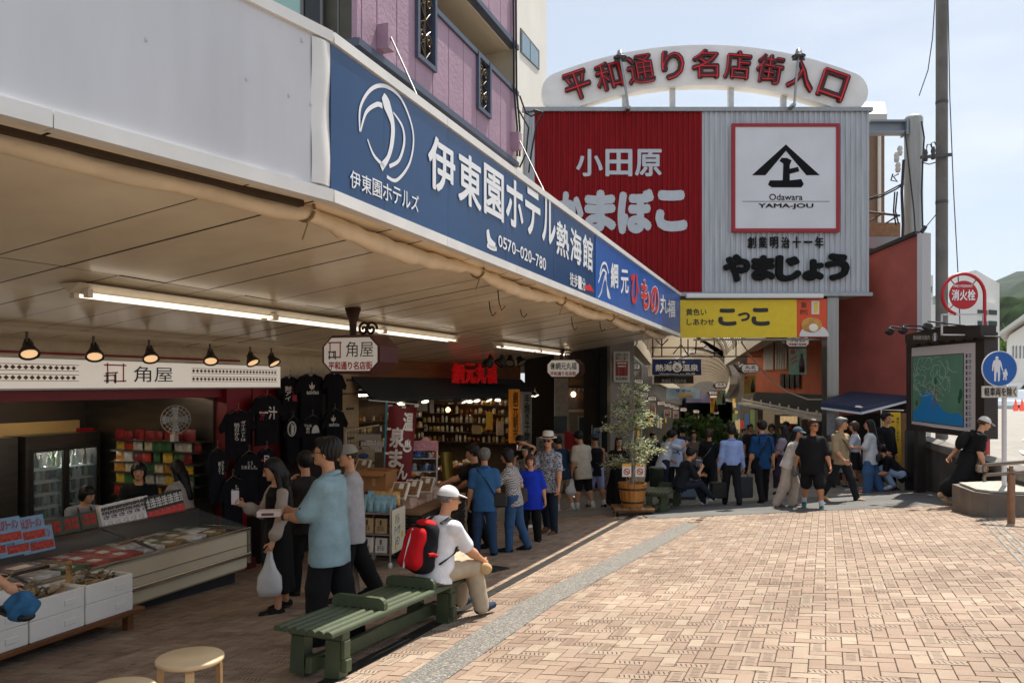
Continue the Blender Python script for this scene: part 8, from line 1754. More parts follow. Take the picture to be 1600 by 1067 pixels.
    if hat:
        m = MB(); hmt = hatm or cl('cfcac0')
        if hat == 'cap':
            m.ell(hl(0, -.012, .016), (.0575*u, .0655*u, .06*u), HM, 18, 6, 0, 90); m.ell(hl(0, .062, .022), (.042*u, .044*u, .005*u), HM @ RX(-14), 16, 5); m.ell(hl(0, -.012, .074), (.005*u, .005*u, .003*u), HM, 6, 4)
        elif hat == 'fedora':
            c = hl(0, -.008, .03); pr = [(.0, -.004), (.088, .004), (.09, .0), (.058, -.002), (.056, .03), (.05, .062), (.035, .068), (0, .062)]; k = MB(); k.lathe([(a*u, b*u) for a, b in pr], n=24, sy=1.15); m.v = [tuple(c+HM @ V(p)) for p in k.v]; m.f = k.f
            k2 = MB(); k2.lathe([(.0585*u, .002*u), (.0575*u, .016*u)], n=24, sy=1.15); bd_ = [tuple(c+HM @ V(p)) for p in k2.v]; addm('hat_band', [(bd_, k2.f, 0)], [BLACK], r)
        elif hat == 'visor': m.ell(hl(0, -.008, .022), (.055*u, .064*u, .02*u), HM, 18, 5); m.ell(hl(0, .066, .018), (.046*u, .044*u, .005*u), HM @ RX(-18), 16, 5)
        addm('hat', [(m.v, m.f, 0)], [hmt], r)
    if glasses:
        m = MB()
        for sg in (-1, 1): m.ell(hl(sg*.0195, .058, -.001), (.0165*u, .004*u, .0115*u), HM, 12, 5); m.tube([hl(sg*.034, .054, .003), hl(sg*.047, .0, .0)], .0018*u, 4)
        m.tube([hl(-.006, .06, .003), hl(.006, .06, .003)], .002*u, 4); addm('sunglasses' if glasses != 'clear' else 'glasses', [(m.v, m.f, 0)], [mat('0f0f11', .15, spec=.7) if glasses != 'clear' else mat('2a2a2e', .2, alpha=.5)], r)
    MW = Matrix.Translation(r.location) @ Matrix.Rotation(-math.radians(yaw), 4, 'Z'); W = lambda p: MW @ V(p)
    return {'o': r, 'MW': MW, 'hand_l': W(arms['l'][2]+arms['l'][3] @ V((0, 0, -.05*u))), 'hand_r': W(arms['r'][2]+arms['r'][3] @ V((0, 0, -.05*u))), 'sp': lambda z, x=0, y=0: W(spine(z, x, y)), 'hl': lambda *a: W(hl(*a)), 'u': u, 'T': T, 'arms': arms, 'W': W}
def fx(x, y): g_ = G(x, y); return (g_.x, g_.y)
def gxy(x, Y): return ((x-HX)/F*Y, Y)
def strap(pr, pts, m, w_=.035, nm='strap', parent=None):
    q = MB(); q.tube([pr['sp'](*p) for p in pts], w_/2, 6, flat=.35); return q
def bag_on(pr, at, size, m, lab, pts=None, name='shoulder_bag', cat='bag', rz=None):
    c = pr['sp'](*at); r = thing(name, lab, cat, c-ZU*size[2]/2); q = MB(); q.box(c, size, R=pr['MW'].to_3x3() @ (RZ(rz) if rz else RZ(0)), b=.025); q.build('bag_body', m, r)
    if pts: q = MB(); q.tube([pr['sp'](*p) for p in pts], .014, 6, flat=.5); q.build('strap', m, r)
    return r
def hand_bag(p, size, m, lab, name='hand_bag', cat='bag', plastic=False, rz=0, drop=.14):
    r = thing(name, lab, cat, p-ZU*(size[2]+drop)); R = Matrix.Rotation(rz, 3, 'Z'); q = MB(); c = p-ZU*(drop+size[2]/2)
    if plastic:
        rs = random.Random(int(p.x*100)); prof = [(.02, size[2]+drop-.02), (.05, size[2]), (size[0]*.5, size[2]*.6), (size[0]*.55, size[2]*.25), (size[0]*.45, .01), (0, 0)]; q.lathe(prof, p-ZU*(size[2]+drop), 16, 1, size[1]/size[0]); q.v = [(v[0]+rs.uniform(-.012, .012), v[1]+rs.uniform(-.012, .012), v[2]) for v in q.v]; q.build('bag_body', m, r)
    else: q.box(c, size, R=R, b=.02); q.build('bag_body', m, r); q = MB(); q.tube([c+R @ V((-size[0]*.25, 0, size[2]/2)), p+R @ V((-.04, 0, -.0)), p+R @ V((.04, 0, 0)), c+R @ V((size[0]*.25, 0, size[2]/2))], .01, 6); q.build('handle', m, r)
    return r
# ---------------------------------------------------------------- foreground shoppers
A_ = person(gxy(515, 6.75), -78, 1.72, 'young man in a pale blue embroidered shirt holding a small flat box', '86a0a8', '17171a', head=(-12, -2), la=(28, 6, 62, 25), ra=(30, 5, 60, 20), sleeve=.62, hem=-.13, L=(8, 3, 8), Rr=(-8, 3, 10), wide=1.25, glasses='clear', collar=True, loose=1.9, skin=0, shoe='201f20')
p = (A_['hand_l']+A_['hand_r'])/2; q = MB(); q.box(A_['hand_l']+V((-.06, -.0, .03)), (.2, .13, .05), rz=.15, b=.004); o = q.build('sweet_box', mat('d9c6bd', .5)); tag(o, 'small pale pink sweet box held by the man in the blue shirt', 'gift box'); q = MB(); q.box(A_['hand_l']+V((-.06, -.068, .03)), (.1, .004, .022), rz=.15); q.build('label', mat('5a4038', .6), o)
q = MB(); c = A_['W'](A_['arms']['l'][2]); q.tube(arc(c, .027, 0, 360, 12, V((0, 1, 0)), ZU), .009, 5); q.box(c+V((-.0, -.032, 0)), (.03, .014, .036), b=.004); tag(q.build('wrist_watch', BLACK), 'black watch on the wrist of the man in the blue shirt', 'watch')
q = MB(); rs = random.Random(4)
for nm in 'lr':
    sh, el, w0, Rf = A_['arms'][nm]
    for k in range(6): a = k*1.05; c = A_['W'](sh+(el-sh)*.78+ (Rf @ V((math.cos(a)*.075, math.sin(a)*.075, 0)))); q.ell(c, (.014, .014, .014), nu=7, nv=4)
for z, x, y in ((.28, .045, .05), (.26, .055, .05), (.285, -.045, .05), (.262, -.055, .052)): q.ell(A_['sp'](z, x, y), (.016, .016, .016), nu=7, nv=4)
o = q.build('embroidery', mat('1c2026', .8)); o.parent = A_['o']; o.location = A_['MW'].inverted() @ o.location; o.rotation_euler = (0, 0, math.radians(-78))
B_ = person(gxy(434, 8.2), -122, 1.58, 'young woman with long dark hair looking down at her phone in a black dress', '0f0f11', '0f0f11', head=(8, 20), ra=(25, 8, 95, 8), la=(4, 6, 20, 0), sleeve=0, hem=-.05, skirt=(-.38, .108, .125), hair='long', L=(4, 2, 4), Rr=(-5, 2, 8), shoe='1a1716')
q = MB(); c = B_['hand_r']+V((-.02, -.01, .05)); q.box(c, (.075, .012, .15), R=RZ(20) @ RX(-30), b=.008); tag(q.build('phone', mat('c9c4cc', .3)), 'white phone held up by the woman in the black dress', 'phone')
for nm in 'lr':
    sh, el, w0, Rf = B_['arms'][nm]; u = B_['u']; f = Fld(.02); f.cone(sh, el, .038*u, .037*u); f.cone(el, el+(w0-el)*.7, .034*u, .04*u); f.cone(el+(w0-el)*.7, el+(w0-el)*.95, .04*u, .02*u); v, qd = f.mesh(.01, wr(70, .006, 40)); addm('blouse_sleeve', [(v, qd, 0)], [cl('a3968a')], B_['o'])
hand_bag(B_['hand_l'], (.23, .12, .33), mat('d9d9d9', .35, nz=.06, sc=9, alpha=.82), 'white plastic carrier bag held by the woman in the black dress', 'carrier_bag', plastic=True)
C_ = person(gxy(478, 9.1), -50, 1.62, 'person in a dark grey T-shirt raising a hand to the chin behind the blue shirt', '2a2625', '1a1a1c', la=(40, 5, 135, 30), ra=(10, 6, 20, 0), head=(10, 5), hair='short')
D_ = person(gxy(548, 8.6), -100, 1.68, 'man in a grey cap and loose grey T-shirt half hidden behind the blue shirt', 'a9a8ab', '121214', hat='cap', hatm=cl('8f8a82'), la=(20, 6, 40, 0), ra=(5, 8, 15, 0), sleeve=.6, hem=-.14, wide=1.35, loose=1.8, head=(-20, 8), L=(10, 3, 10), Rr=(-12, 3, 14), shoe='201f20')
sh, kn = D_['sp'](-.02, .1, 0), None; q = MB(); a = D_['sp'](-.06, .098, .02); b = a+V((.09, -.02, -.72)); n = D_['MW'].to_3x3() @ V((1, 0, 0)); w_ = D_['MW'].to_3x3() @ V((0, .05, 0)); a, b = a+n*.03, b+n*.02; q.add([a-w_, b-w_, b+w_, a+w_], [(0, 1, 2, 3)]); o = q.build('striped_panel', mat('b5a58f', .8, nz=.5, sc=3, stretch=(60, 60, .2))); o.parent = D_['o']; o.location = D_['MW'].inverted() @ o.location; o.rotation_euler = (0, 0, math.radians(-100))
# seated man with rucksack on the bench
sp_ = BM @ V((-.17, 1.78, .37)); E_ = person((sp_.x, sp_.y, sp_.z-.37-.02), 44, 1.6, 'man in a white cap and white T-shirt sitting on the bench with a rucksack', 'e6e5e8', 'b5a58e', L=(92, 12, 84), Rr=(90, 6, 80), lean=13, head=(28, 4), hat='cap', hatm=mat('dcdad8', .8), hairm=GREYH, la=(30, 4, 30, 10), ra=(48, 4, 22, 12), sleeve=.55, hem=-.05, wide=1.25, shoe='2f3f55', fat=1.12, h=.0085, loose=1.4, glasses='clear')
E_['o'].location = (sp_.x+.02, sp_.y, sp_.z+.1)
MWE = Matrix.Translation(E_['o'].location) @ Matrix.Rotation(-math.radians(44), 4, 'Z'); E_['MW'] = MWE; E_['W'] = lambda p: MWE @ V(p); E_['sp'] = lambda z, x=0, y=0: MWE @ (E_['T'] @ V((x*1.6, y*1.6, z*1.6)))
bp = thing('rucksack', 'red and black rucksack with a pale reflective stripe on the seated man', 'rucksack', E_['sp'](.0, 0, -.13)); RK = MWE @ E_['T'].to_4x4() @ Matrix.Translation((0, -.205, .22))
f = Fld(.05); [f.cone((x_, .02, .13), (x_*1.2, .0, -.15), .08, .095) for x_ in (-.06, 0, .06)]; v, qd = f.mesh(.011, wr(5, .004, 40)); q = MB(RK); q.add(v.tolist(), qd.tolist(), True); q.build('pack_body', cl('17161a'), bp)
f = Fld(.04); [f.cone((x_-.01, -.07, .09), (x_*1.15-.01, -.085, -.15), .055, .07) for x_ in (-.06, 0, .06)]; v, qd = f.mesh(.011, wr(6, .004, 40)); q = MB(RK); q.add(v.tolist(), qd.tolist(), True); q.build('front_pocket', cl('c4161f'), bp)
q = MB(RK); q.tube([V((-.02, -.128-.0038*k+.0008*(k-4)**2, .15-.043*k-.02)) for k in range(9)], .011, 6, flat=.5); q.build('reflective_stripe', mat('c9d4dc', .3), bp)
f = Fld(.03); f.ell((0, .01, .185), (.11, .08, .045)); v, qd = f.mesh(.012); q = MB(RK); q.add(v.tolist(), qd.tolist(), True); q.build('top_flap', cl('c4161f'), bp)
q = MB(RK); q.tube([V((.15, -.04, -.07)), V((.155, .0, -.06)), V((.145, .05, -.07))], .03, 8, flat=.6); q.build('side_pocket', cl('b8161f'), bp)
for sg in (-1, 1): q = MB(); q.tube([E_['sp'](.27, sg*.06, -.07), E_['sp'](.305, sg*.065, -.02), E_['sp'](.29, sg*.07, .045), E_['sp'](.22, sg*.085, .072), E_['sp'](.12, sg*.1, .03), E_['sp'](.05, sg*.095, -.06)], .024, 6, flat=.35); q.build('shoulder_strap', BLACK, bp)
q = MB(); q.ell(E_['W'](E_['arms']['r'][2])+V((.03, -.03, -.07)), (.06, .035, .055)); tag(q.build('cloth_pouch', cl('c9a87a')), 'small tan cloth held in the hand of the seated man', 'cloth')
# ---------------------------------------------------------------- staff behind the counter
person((*S(-8.1, 4.9, 0).xy,), 75, 1.72, 'shop assistant in a dark T-shirt at the left edge looking down', '15171f', '222', head=(25, 30), la=(30, 5, 50, 20), ra=(30, 5, 50, 20), hair='short')
Fz = person((*TP(128, 700, -8.15).xy,), 140, 1.42, 'shop assistant in a grey top and wine red apron bending over the counter', '8f8f93', '33302f', lean=14, head=(-40, 22), la=(35, 12, 50, 15), ra=(40, 10, 60, 15), hair='bob')
f = Fld(.02); u = Fz['u']; q = MB(); q.grid(lambda a, b: Fz['sp'](-.1+.3*b, (a-.5)*(.17 if b < .7 else .11), .098-.1*abs(a-.5)**2*2+.004), 6, 6)
for sg in (-1, 1): q.tube([Fz['sp'](.2, sg*.055, .085), Fz['sp'](.27, sg*.05, .07), Fz['sp'](.3, sg*.045, .0)], .018, 5, flat=.4)
o = q.build('apron', cl('4a141c')); o.parent = Fz['o']; o.location = Fz['MW'].inverted() @ o.location; o.rotation_euler = (0, 0, math.radians(140))
Gz = person((*TP(217, 700, -8.2).xy,), 158, 1.62, 'shop assistant with a black bob and printed black T-shirt facing the customers', '141416', '222', head=(0, 6), la=(22, 10, 95, 25), ra=(26, 14, 80, 20), hair='bob', fat=1.15)
q = MB(); q.grid(lambda a, b: Gz['sp'](.05+.14*b, (a-.5)*.11, .088+.002-.06*abs(a-.5)**2*2), 5, 5); o = q.build('shirt_print', mat('7a7468', .8, nz=.5, sc=25)); o.parent = Gz['o']; o.location = Gz['MW'].inverted() @ o.location; o.rotation_euler = (0, 0, math.radians(158))
Hz = person((*TP(288, 700, -7.95).xy,), -75, 1.62, 'young woman with long hair in a pale blouse reaching over the counter', 'b5a9a2', '17151a', head=(10, 20), la=(48, 5, 30, 10), ra=(52, 5, 32, 10), sleeve=.98, hair='long', hem=-.02, loose=1.5, lean=8)
# customer just outside the frame at the left holding a blue cap
Iz = person(gxy(-66, 5.35), 62, 1.66, 'customer at the left edge whose arm holds out a blue cap', '3a3f4a', '2a2a2e', la=(10, 5, 10, 0), ra=(25, 10, 22, 0), sleeve=.5, shoe='2a2725', h=.0085)
q = MB(); c = Iz['hand_r']+V((.05, -.02, -.07)); f = Fld(.03); f.ell(c, (.085, .08, .06)); f.cone(c+V((.02, -.01, .05)), c+V((.07, -.02, -.03)), .035, .05); f.cone(c+V((-.05, 0, .02)), c+V((-.02, -.03, -.06)), .04, .05); v, qd = f.mesh(.007, wr(9, .009, 48)); q.add(v.tolist(), qd.tolist(), True); q.mi = 1; q.ell(c+V((-.08, -.02, -.045)), (.075, .06, .014), RX(10) @ RY(25), 14, 5); q.ell(c+V((.045, -.03, -.075)), (.06, .05, .03), RX(10), 12, 5); tag(q.build('blue_cap', [cl('35668f', nz=.2), BLACK]), 'crumpled blue cap held at the lower left edge', 'cap')
# ---------------------------------------------------------------- shoppers by the fish shop
Jz = person(fx(757, 868), -6, 1.52, 'man in a mid blue polo shirt seen from behind with a black shoulder bag', '33608f', '2b4363', hairm=GREYH, la=(4, 8, 10, 0), ra=(10, 8, 20, 0), hem=-.1, fat=1.12, L=(4, 3, 4), Rr=(-4, 4, 5), shoe='15151a', collar=True)
bag_on(Jz, (.0, .125, -.02), (.26, .12, .2), BLACK, 'black shoulder bag on the hip of the man in the blue polo', [(.02, .11, -.05), (.16, .03, -.085), (.29, -.07, -.04), (.3, -.075, .02), (.18, -.02, .085), (.02, .1, .07)])
Kz = person((Jz['o'].location.x+.42, Jz['o'].location.y+.25), -68, 1.5, 'woman in a checked blouse and jeans leaning beside the blue polo shirt', patt('small_check', 'c9c6c2', '3a3a44', 'check', 60), '35547a', lean=8, head=(0, 8), la=(45, 8, 75, 0), ra=(-10, 14, 70, 10), hair='bob', shoe='1a1c22', hem=-.08)
bag_on(Kz, (.0, .12, -.03), (.22, .14, .22), BLACK, 'black soft bag hanging on the woman in the checked blouse', [(.06, .11, -.0), (.2, .12, -.04), (.28, .09, 0)])
Lz = person((Jz['o'].location.x-.16, Jz['o'].location.y+.6), -85, 1.58, 'shopper in a black T-shirt stretching an arm out over the sweets', '131315', '1d1d20', la=(62, 4, 8, 0), ra=(30, 5, 30, 0), head=(0, 15), hair='short')
Mz = person(fx(829, 846), 172, 1.38, 'elderly woman in a bright royal blue top and black trousers walking nearer', '1634b4', '121214', head=(18, 0), la=(6, 12, 18, 10), ra=(-4, 12, 12, 0), hair='bob', hairm=BRH, fat=1.32, hem=-.14, sleeve=.6, loose=2.4, L=(10, 3, 8), Rr=(-6, 3, 10), shoe='15161c', wide=1.2)
Nz = person(fx(857, 834), -150, 1.7, 'man in a white straw hat, sunglasses and floral shirt behind the woman in blue', patt('floral_print', '3d4658', 'b9bcc4', 'noise', 26), '1e2836', head=(-15, 2), la=(6, 8, 12, 0), ra=(40, 10, 120, 0), hat='fedora', hatm=cl('d9d4c8'), glasses=True, hem=-.1, shoe='6a4428', collar=True, loose=1.5)
Oz = person(gxy(822, 14.8), -160, 1.52, 'woman in a black and white visor half hidden behind the man in the hat', patt('floral_dark', '2a2624', '9a948c', 'noise', 30), '6a6660', hat='visor', hatm=patt('visor_print', '18181a', 'b9b6b0', 'noise', 40), ra=(50, 10, 120, 0), la=(30, 8, 100, 0), hair='bob', shoe='dcd9d4')
Pz = person(gxy(812, 15.8), 60, 1.7, 'person dressed in black scratching the head deep under the canopy', '0f0f10', '111113', ra=(120, 20, 120, 0), la=(10, 6, 20, 0), head=(0, 10))
Qz = person(fx(880, 799), -35, 1.66, 'man in a navy T-shirt and beige shorts bending over the goods', '1f3550', '8a7a60', lean=14, head=(-10, 25), la=(20, 6, 40, 0), ra=(18, 6, 30, 0), leg=.48, shoe='b9b6b2', sock='d9d9dc', hem=-.1)
Rz = person(fx(911, 797), -32, 1.74, 'man in a cream T-shirt and black shorts with a white shopping bag', 'c9bfb0', '17171a', lean=8, head=(-15, 28), la=(6, 6, 12, 0), ra=(12, 6, 50, 0), leg=.5, shoe='b5aca6', sock='d9d9dc', hem=-.13, sleeve=.6, loose=1.6)
hand_bag(Rz['hand_l'], (.26, .14, .32), mat('dcdad8', .45), 'white bag with a red print held by the man in the cream T-shirt', 'carrier_bag', plastic=True, drop=.08)
Sz = person(fx(931, 793), -20, 1.66, 'person in a black tank top and lilac shorts wearing a blue cap', '16161a', '9aa0c4', sleeve=0, leg=.46, la=(5, 8, 12, 0), ra=(8, 8, 12, 0), hat='cap', hatm=cl('3a4a5a'), head=(-20, 10), shoe='1d1d20', sock='d9d9dc', skin=1)
Tz = person(gxy(967, 17.2), 178, 1.56, 'woman in a long black dress standing left of the potted tree', '121113', '121113', sleeve=.7, skirt=(-.46, .105, .16), hair='long', ra=(20, 6, 80, 10), la=(5, 6, 15, 0))
hand_bag(Tz['hand_l'], (.34, .16, .4), BLACK, 'black tote bag beside the woman in the long black dress', drop=.2)
# ---------------------------------------------------------------- people at the arcade mouth
Uz = person(gxy(1036, 19.0), 60, 1.68, 'person in a white shirt bending with an arm raised behind the tree', 'c9cdd6', '23283a', lean=22, ra=(100, 20, 40, 0), la=(40, 6, 40, 0), head=(0, 15))
Vz = person(gxy(1055, 20.2), 8, 1.72, 'man seen from behind in a pale T-shirt with a round black back print', 'b9c4dc', '1d2027', la=(6, 10, 15, 0), ra=(6, 10, 15, 0), hem=-.1, loose=1.5)
c = Vz['sp'](.16, 0, -.092); q = MB(); q.tube([Vz['sp'](.16+.055*math.sin(a), .055*math.cos(a), -.083) for a in np.linspace(0, 6.28, 18)], .01, 5); q.tube([Vz['sp'](.3, -.06, -.03), Vz['sp'](.2, .0, -.087), Vz['sp'](.08, .07, -.085)], .012, 5); o = q.build('back_print', BLACK); o.parent = Vz['o']; o.location = Vz['MW'].inverted() @ o.location; o.rotation_euler = (0, 0, math.radians(-8))
Wz = person((*gxy(1062, 16.6), gz(*gxy(1062, 16.6))), 78, 1.68, 'man in a dark hooded jacket sitting with crossed legs on the far bench', '1c1e24', '262a36', L=(88, 4, 62), Rr=(92, 2, 48), lean=22, la=(50, 6, 70, 20), ra=(46, 4, 118, 10), sleeve=.6, head=(0, 12), shoe='dcd9d4', hem=-.05, loose=1.8)
Wz['o'].location.z = gz(*gxy(1062, 16.6))+.5
sc_ = thing('suitcase', 'pale blue grey hard suitcase standing behind the seated man', 'suitcase', GX(1074, 18.4)); c = sc_.location.copy(); q = MB(); q.box(c+ZU*.36, (.42, .26, .6), b=.05); [q.box(c+V((-.14+.07*i, -.131, .36)), (.02, .012, .5)) for i in range(5)]; q.build('shell', mat('6f7f92', .35, nz=.05), sc_)
for x in (-.16, .16):
    for y in (-.09, .09): q = MB(); q.ell(c+V((x, y, .03)), (.025, .02, .03), nu=8, nv=5); q.build('wheel', BLACK, sc_)
q = MB(); q.tube([c+V((-.09, .08, .66)), c+V((-.09, .08, .92)), c+V((.09, .08, .92)), c+V((.09, .08, .66))], .011, 6); q.build('pull_handle', STEEL, sc_)
Xz = person(gxy(1108, 18.6), 20, 1.6, 'woman in black with a white strap and silver bag walking away', '141416', '17181c', hair='bun', hairm=BRH, sleeve=.6, wide=1.3, L=(8, 3, 8), Rr=(-10, 3, 14), shoe='5a7a9c')
bag_on(Xz, (-.01, -.12, -.02), (.24, .1, .18), mat('9a9fa6', .25, .6), 'silver shoulder bag on a white strap', [(.04, -.11, -.05), (.16, .0, -.09), (.29, .07, -.03)])
r = thing('price_stand', 'small red and white price card on a thin stand in front of the bushes', 'sign', GX(1097, 18.9)); q = MB(); bx(q, 1090, 1105, 710, 720, 18.9, .02); q.build('card', mat('c9c2c0', .5, nz=.3, sc=25), r); q = MB(); bx(q, 1090, 1105, 709, 712, 18.88, .02); q.build('red_strip', RED, r); q = MB(); p_ = P(1097, 720, 18.9); q.tube([p_, V((p_.x, p_.y, r.location.z))], .012, 6); q.build('stand', STEEL, r)
Yz = person(fx(1143, 789), 4, 1.66, 'office worker in a pale blue long sleeved shirt walking away with two bags', '8fa5d9', '1b1c22', sleeve=.985, la=(-2, 10, 6, 0), ra=(4, 10, 6, 0), hem=-.01, L=(12, 2, 6), Rr=(-10, 2, 16), shoe='121214', collar=True, fat=1.08)
hand_bag(Yz['hand_r'], (.4, .1, .44), cl('3a3a3e'), 'large dark grey square bag in the right hand of the office worker', rz=.3, drop=.12); hand_bag(Yz['hand_l'], (.34, .16, .34), BLACK, 'black soft briefcase in the left hand of the office worker', rz=.2, drop=.22)
Z1 = person(fx(1191, 785), -5, 1.72, 'man in a petrol blue polo with black shoulder straps walking away', '15416e', '121216', head=(-25, 0), la=(2, 8, 10, 0), ra=(-2, 8, 8, 0), hem=-.1, L=(-12, 2, 14), Rr=(12, 2, 5), shoe='0f0f11', collar=True, sleeve=.6)
q = MB(); q.tube([Z1['sp'](.29, .05, -.06), Z1['sp'](.2, .075, -.092), Z1['sp'](.06, .085, -.085)], .02, 5, flat=.5); q.tube([Z1['sp'](.29, .06, -.06), Z1['sp'](.18, -.0, -.095), Z1['sp'](.06, -.08, -.085)], .02, 5, flat=.5); q.tube([Z1['sp'](.29, -.06, -.06), Z1['sp'](.2, -.075, -.092)], .02, 5, flat=.5); tag(q.build('bag_straps', BLACK), 'crossed black bag straps on the back of the petrol blue polo', 'bag strap')
Z2 = person(gxy(1226, 18.4), -40, 1.6, 'woman in a lilac top and wide dark skirt behind the leaning woman', '9a8a96', '3a2f40', hair='long', skirt=(-.42, .1, .17), la=(10, 6, 40, 0), sleeve=.5)
Z3 = person(fx(1232, 792), 118, 1.6, 'woman in a grey cap and white hooded top stooping with folded arms', 'c9c4be', 'b3a698', lean=16, head=(30, 4), hat='cap', hatm=cl('4a5a66'), hair='long', la=(40, 4, 80, 30), ra=(38, 4, 80, 30), sleeve=.98, L=(14, 3, 20), Rr=(-8, 3, 14), wide=1.4, hem=-.04, loose=1.8, shoe='5a3a30')
bag_on(Z3, (-.04, .03, .1), (.2, .1, .2), mat('5a6a78', .5), 'grey blue bag held in front by the stooping woman')
Z4 = person(fx(1270, 794), 196, 1.69, 'heavy man in sunglasses, black T-shirt and black shorts striding forward', '131316', '17171a', head=(-30, -4), la=(12, 14, 14, 0), ra=(-14, 14, 12, 0), hairm=BRH, glasses=True, fat=1.22, leg=.52, wide=1.35, hem=-.12, sleeve=.65, loose=1.9, L=(16, 4, 6), Rr=(-12, 4, 12), shoe='2f6a66', sock='c9c9cc', skin=1)
Z5 = person(fx(1313, 783), 150, 1.72, 'grey haired man in a tan jacket and dark trousers taking a long stride', 'a08a6c', '232227', head=(-28, 2), hairm=GREYH, la=(-14, 10, 30, 0), ra=(16, 10, 34, 0), sleeve=.72, L=(24, 3, 8), Rr=(-16, 3, 16), shoe='b39a78', collar=True, hem=-.06, loose=1.5)
q = MB(); q.tube([Z5['sp'](.29, .07, .02), Z5['sp'](.2, .03, .095), Z5['sp'](.08, -.05, .1), Z5['sp'](.0, -.1, .06)], .018, 5, flat=.5); tag(q.build('bag_strap', BLACK), 'black diagonal strap across the tan jacket', 'bag strap')
Z6 = person(gxy(1336, 18.2), -70, 1.58, 'young woman in a pale grey T-shirt and black leggings with a straw bag', 'b9c0cc', '15151a', hair='bob', hairm=BRH, la=(30, 6, 90, 10), ra=(20, 8, 90, 10), skirt=(-.2, .1, .13), shoe='c9c9cc')
hand_bag(Z6['hand_r']+V((-.05, 0, .12)), (.3, .16, .2), cl('a3977f'), 'pale woven hand bag on the arm of the woman in grey', drop=.1)
Z7 = person(gxy(1360, 17.6), -60, 1.6, 'woman in a white T-shirt and wide blue jeans seen from behind', 'cfd0d4', '44668f', hair='long', la=(20, 6, 70, 10), ra=(0, 8, 10, 0), hem=-.13, wide=1.7, sleeve=.65, loose=2, shoe='8a4a30')
bag_on(Z7, (-.03, -.03, -.11), (.22, .1, .16), BLACK, 'black shoulder bag on the back of the woman in wide jeans', [(.03, .03, -.11), (.16, .06, -.1), (.29, .08, -.03)])
Z8 = person(gxy(1312, 19.4), 170, 1.46, 'girl in a short pale skirt partly hidden behind the tan jacket', 'b0b0b6', '8a93a8', hair='bob', skirt=(-.26, .1, .15), shoe='1a1a1e')
Z9 = person(gxy(1384, 17.9), 160, 1.74, 'man in a closed black jacket and black trousers beside the yellow banner', '101013', '101013', sleeve=.98, la=(4, 5, 8, 0), ra=(14, 5, 30, 0), head=(-14, -2), hem=-.14, L=(10, 3, 8), Rr=(-8, 3, 10), shoe='17171c', sock='d9d9dc', loose=1.3)
Z10 = person(gxy(1409, 17.5), -66, 1.66, 'person in black squatting low beside the map board in pale jeans', '101012', '8fa3c0', L=(108, 8, 140), Rr=(100, 6, 132), lean=42, head=(0, 15), la=(50, 4, 70, 10), ra=(60, 4, 60, 10), shoe='c9ccd4', hem=-.08)
Z11 = person(gxy(1512, 14.0), 96, 1.66, 'woman in a white cap and black dress stooping forward as she walks', '101012', '101012', lean=24, head=(0, 16), hat='cap', hatm=cl('cfc9c2'), hair='bun', hairm=BRH, la=(-26, 8, 14, 0), ra=(10, 8, 30, 0), skirt=(-.4, .1, .15), L=(22, 3, 6), Rr=(-26, 3, 26), shoe='b99a78', sleeve=.55)
bpk = thing('rucksack', 'black rucksack on the back of the woman in the white cap', 'rucksack', Z11['sp'](.05, 0, -.14)); f = Fld(.04); f.ell((0, 0, 0), (.13, .085, .17)); v, qd = f.mesh(.014); q = MB(Z11['MW'] @ Matrix.Translation(Z11['MW'].inverted() @ Z11['sp'](.15, 0, -.13)) @ Z11['T'].to_4x4()); q.add(v.tolist(), qd.tolist(), True); q.build('pack_body', cl('151416'), bpk)
q = MB(); q.tube([Z11['sp'](.27, .07, -.06), Z11['sp'](.3, .07, .0), Z11['sp'](.25, .075, .07), Z11['sp'](.12, .09, .02), Z11['sp'](.06, .08, -.08)], .02, 5, flat=.4); q.build('shoulder_strap', BLACK, bpk)
bag_on(Z11, (-.06, .11, .09), (.2, .09, .14), patt('bag_print', 'c9a05a', '6a7f9a', 'noise', 40), 'small patterned bag on a yellow strap in front of the woman in the white cap', [(-.01, .1, .08), (.14, .09, .08), (.29, .06, .02)])
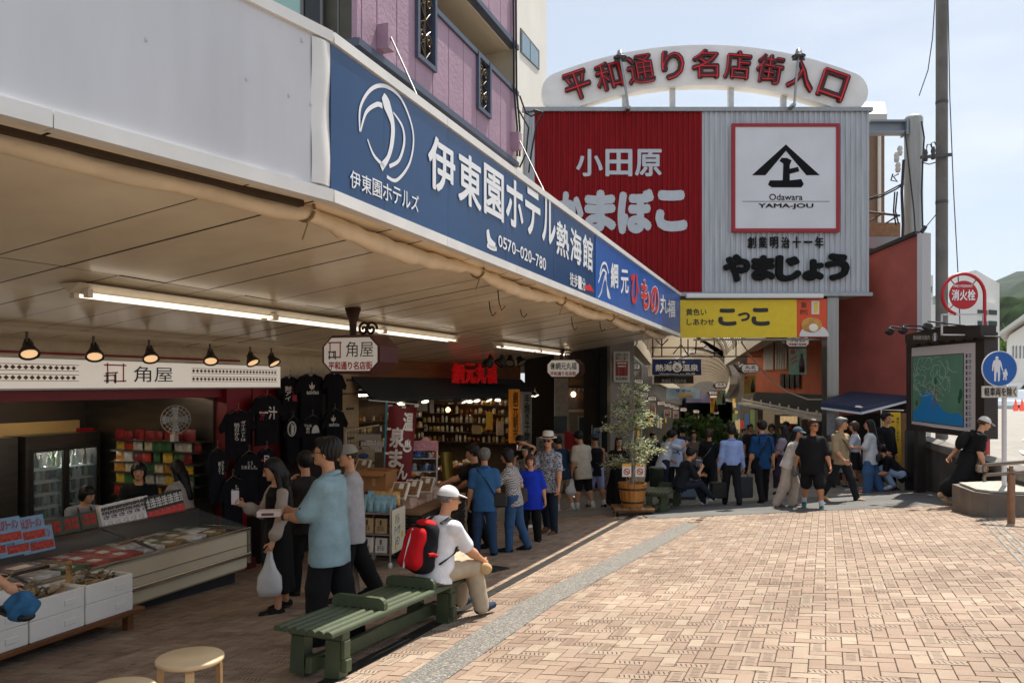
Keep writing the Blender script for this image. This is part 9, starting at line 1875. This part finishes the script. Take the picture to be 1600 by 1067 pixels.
# ---------------------------------------------------------------- crowd deeper in the arcade
rs = random.Random(77); cols = ['2a2a30', '8f8a86', '3a3f55', '6a5a50', 'b5b0a8', '1d1d22', '7a3a34', '4a5a4a']
desc = ['dark', 'light grey', 'slate blue', 'brown', 'cream', 'black', 'rust red', 'olive green']
spots_ = [(1020, 24), (1046, 26), (1068, 23), (1084, 21.5), (1092, 28), (1120, 27), (1134, 33), (1162, 30), (1172, 25), (1178, 34), (1205, 24), (1216, 27), (1128, 38), (1146, 40), (1100, 36), (1228, 22.5)]
nearby = ['left of the blue banner', 'beneath the blue welcome banner', 'behind the seated man', 'beside the price card', 'under the festival banner', 'between the two bushes', 'under the far octagonal sign', 'behind the office worker', 'between the two men walking away', 'far behind the office worker', 'right of the petrol blue polo', 'by the restaurant door', 'farthest down the middle of the arcade', 'deepest under the second roof', 'far behind the bushes', 'by the steel pillar side of the arcade']
for i, (x, Y) in enumerate(spots_):
    k = i % 8; person(gxy(x, Y), rs.choice([0, 10, 170, 185, -20, 160]), rs.uniform(1.55, 1.74), 'distant shopper in a %s top %s' % (desc[k], nearby[i]), cols[k], rs.choice(['1d1d22', '2a3348', '4a4438', '222226']), hair=rs.choice(['short', 'bob', 'long']), L=(rs.uniform(-5, 14), 3, 8), Rr=(rs.uniform(-12, 5), 3, 12), la=(rs.uniform(0, 30), 8, rs.uniform(5, 60), 0), h=.019, group='shoppers deep in the arcade')
# ================================================================ air
q = MB(); q.box((0, 2300, 310), (9000, 5400, 900)); hz = q.build('haze', mat('ffffff'), base=(0, 0, 0)); hz['kind'] = 'stuff'; tag(hz, 'thin pale summer haze over the far hills', 'haze')
m = bpy.data.materials.new('haze'); m.use_nodes = True; n_ = m.node_tree; n_.nodes.remove(n_.nodes['Principled BSDF']); vp = n_.nodes.new('ShaderNodeVolumePrincipled'); vp.inputs['Color'].default_value = (.8, .88, 1, 1); vp.inputs['Density'].default_value = .00004; vp.inputs['Anisotropy'].default_value = .3
n_.links.new(vp.outputs[0], n_.nodes['Material Output'].inputs['Volume']); hz.data.materials.clear(); hz.data.materials.append(m)
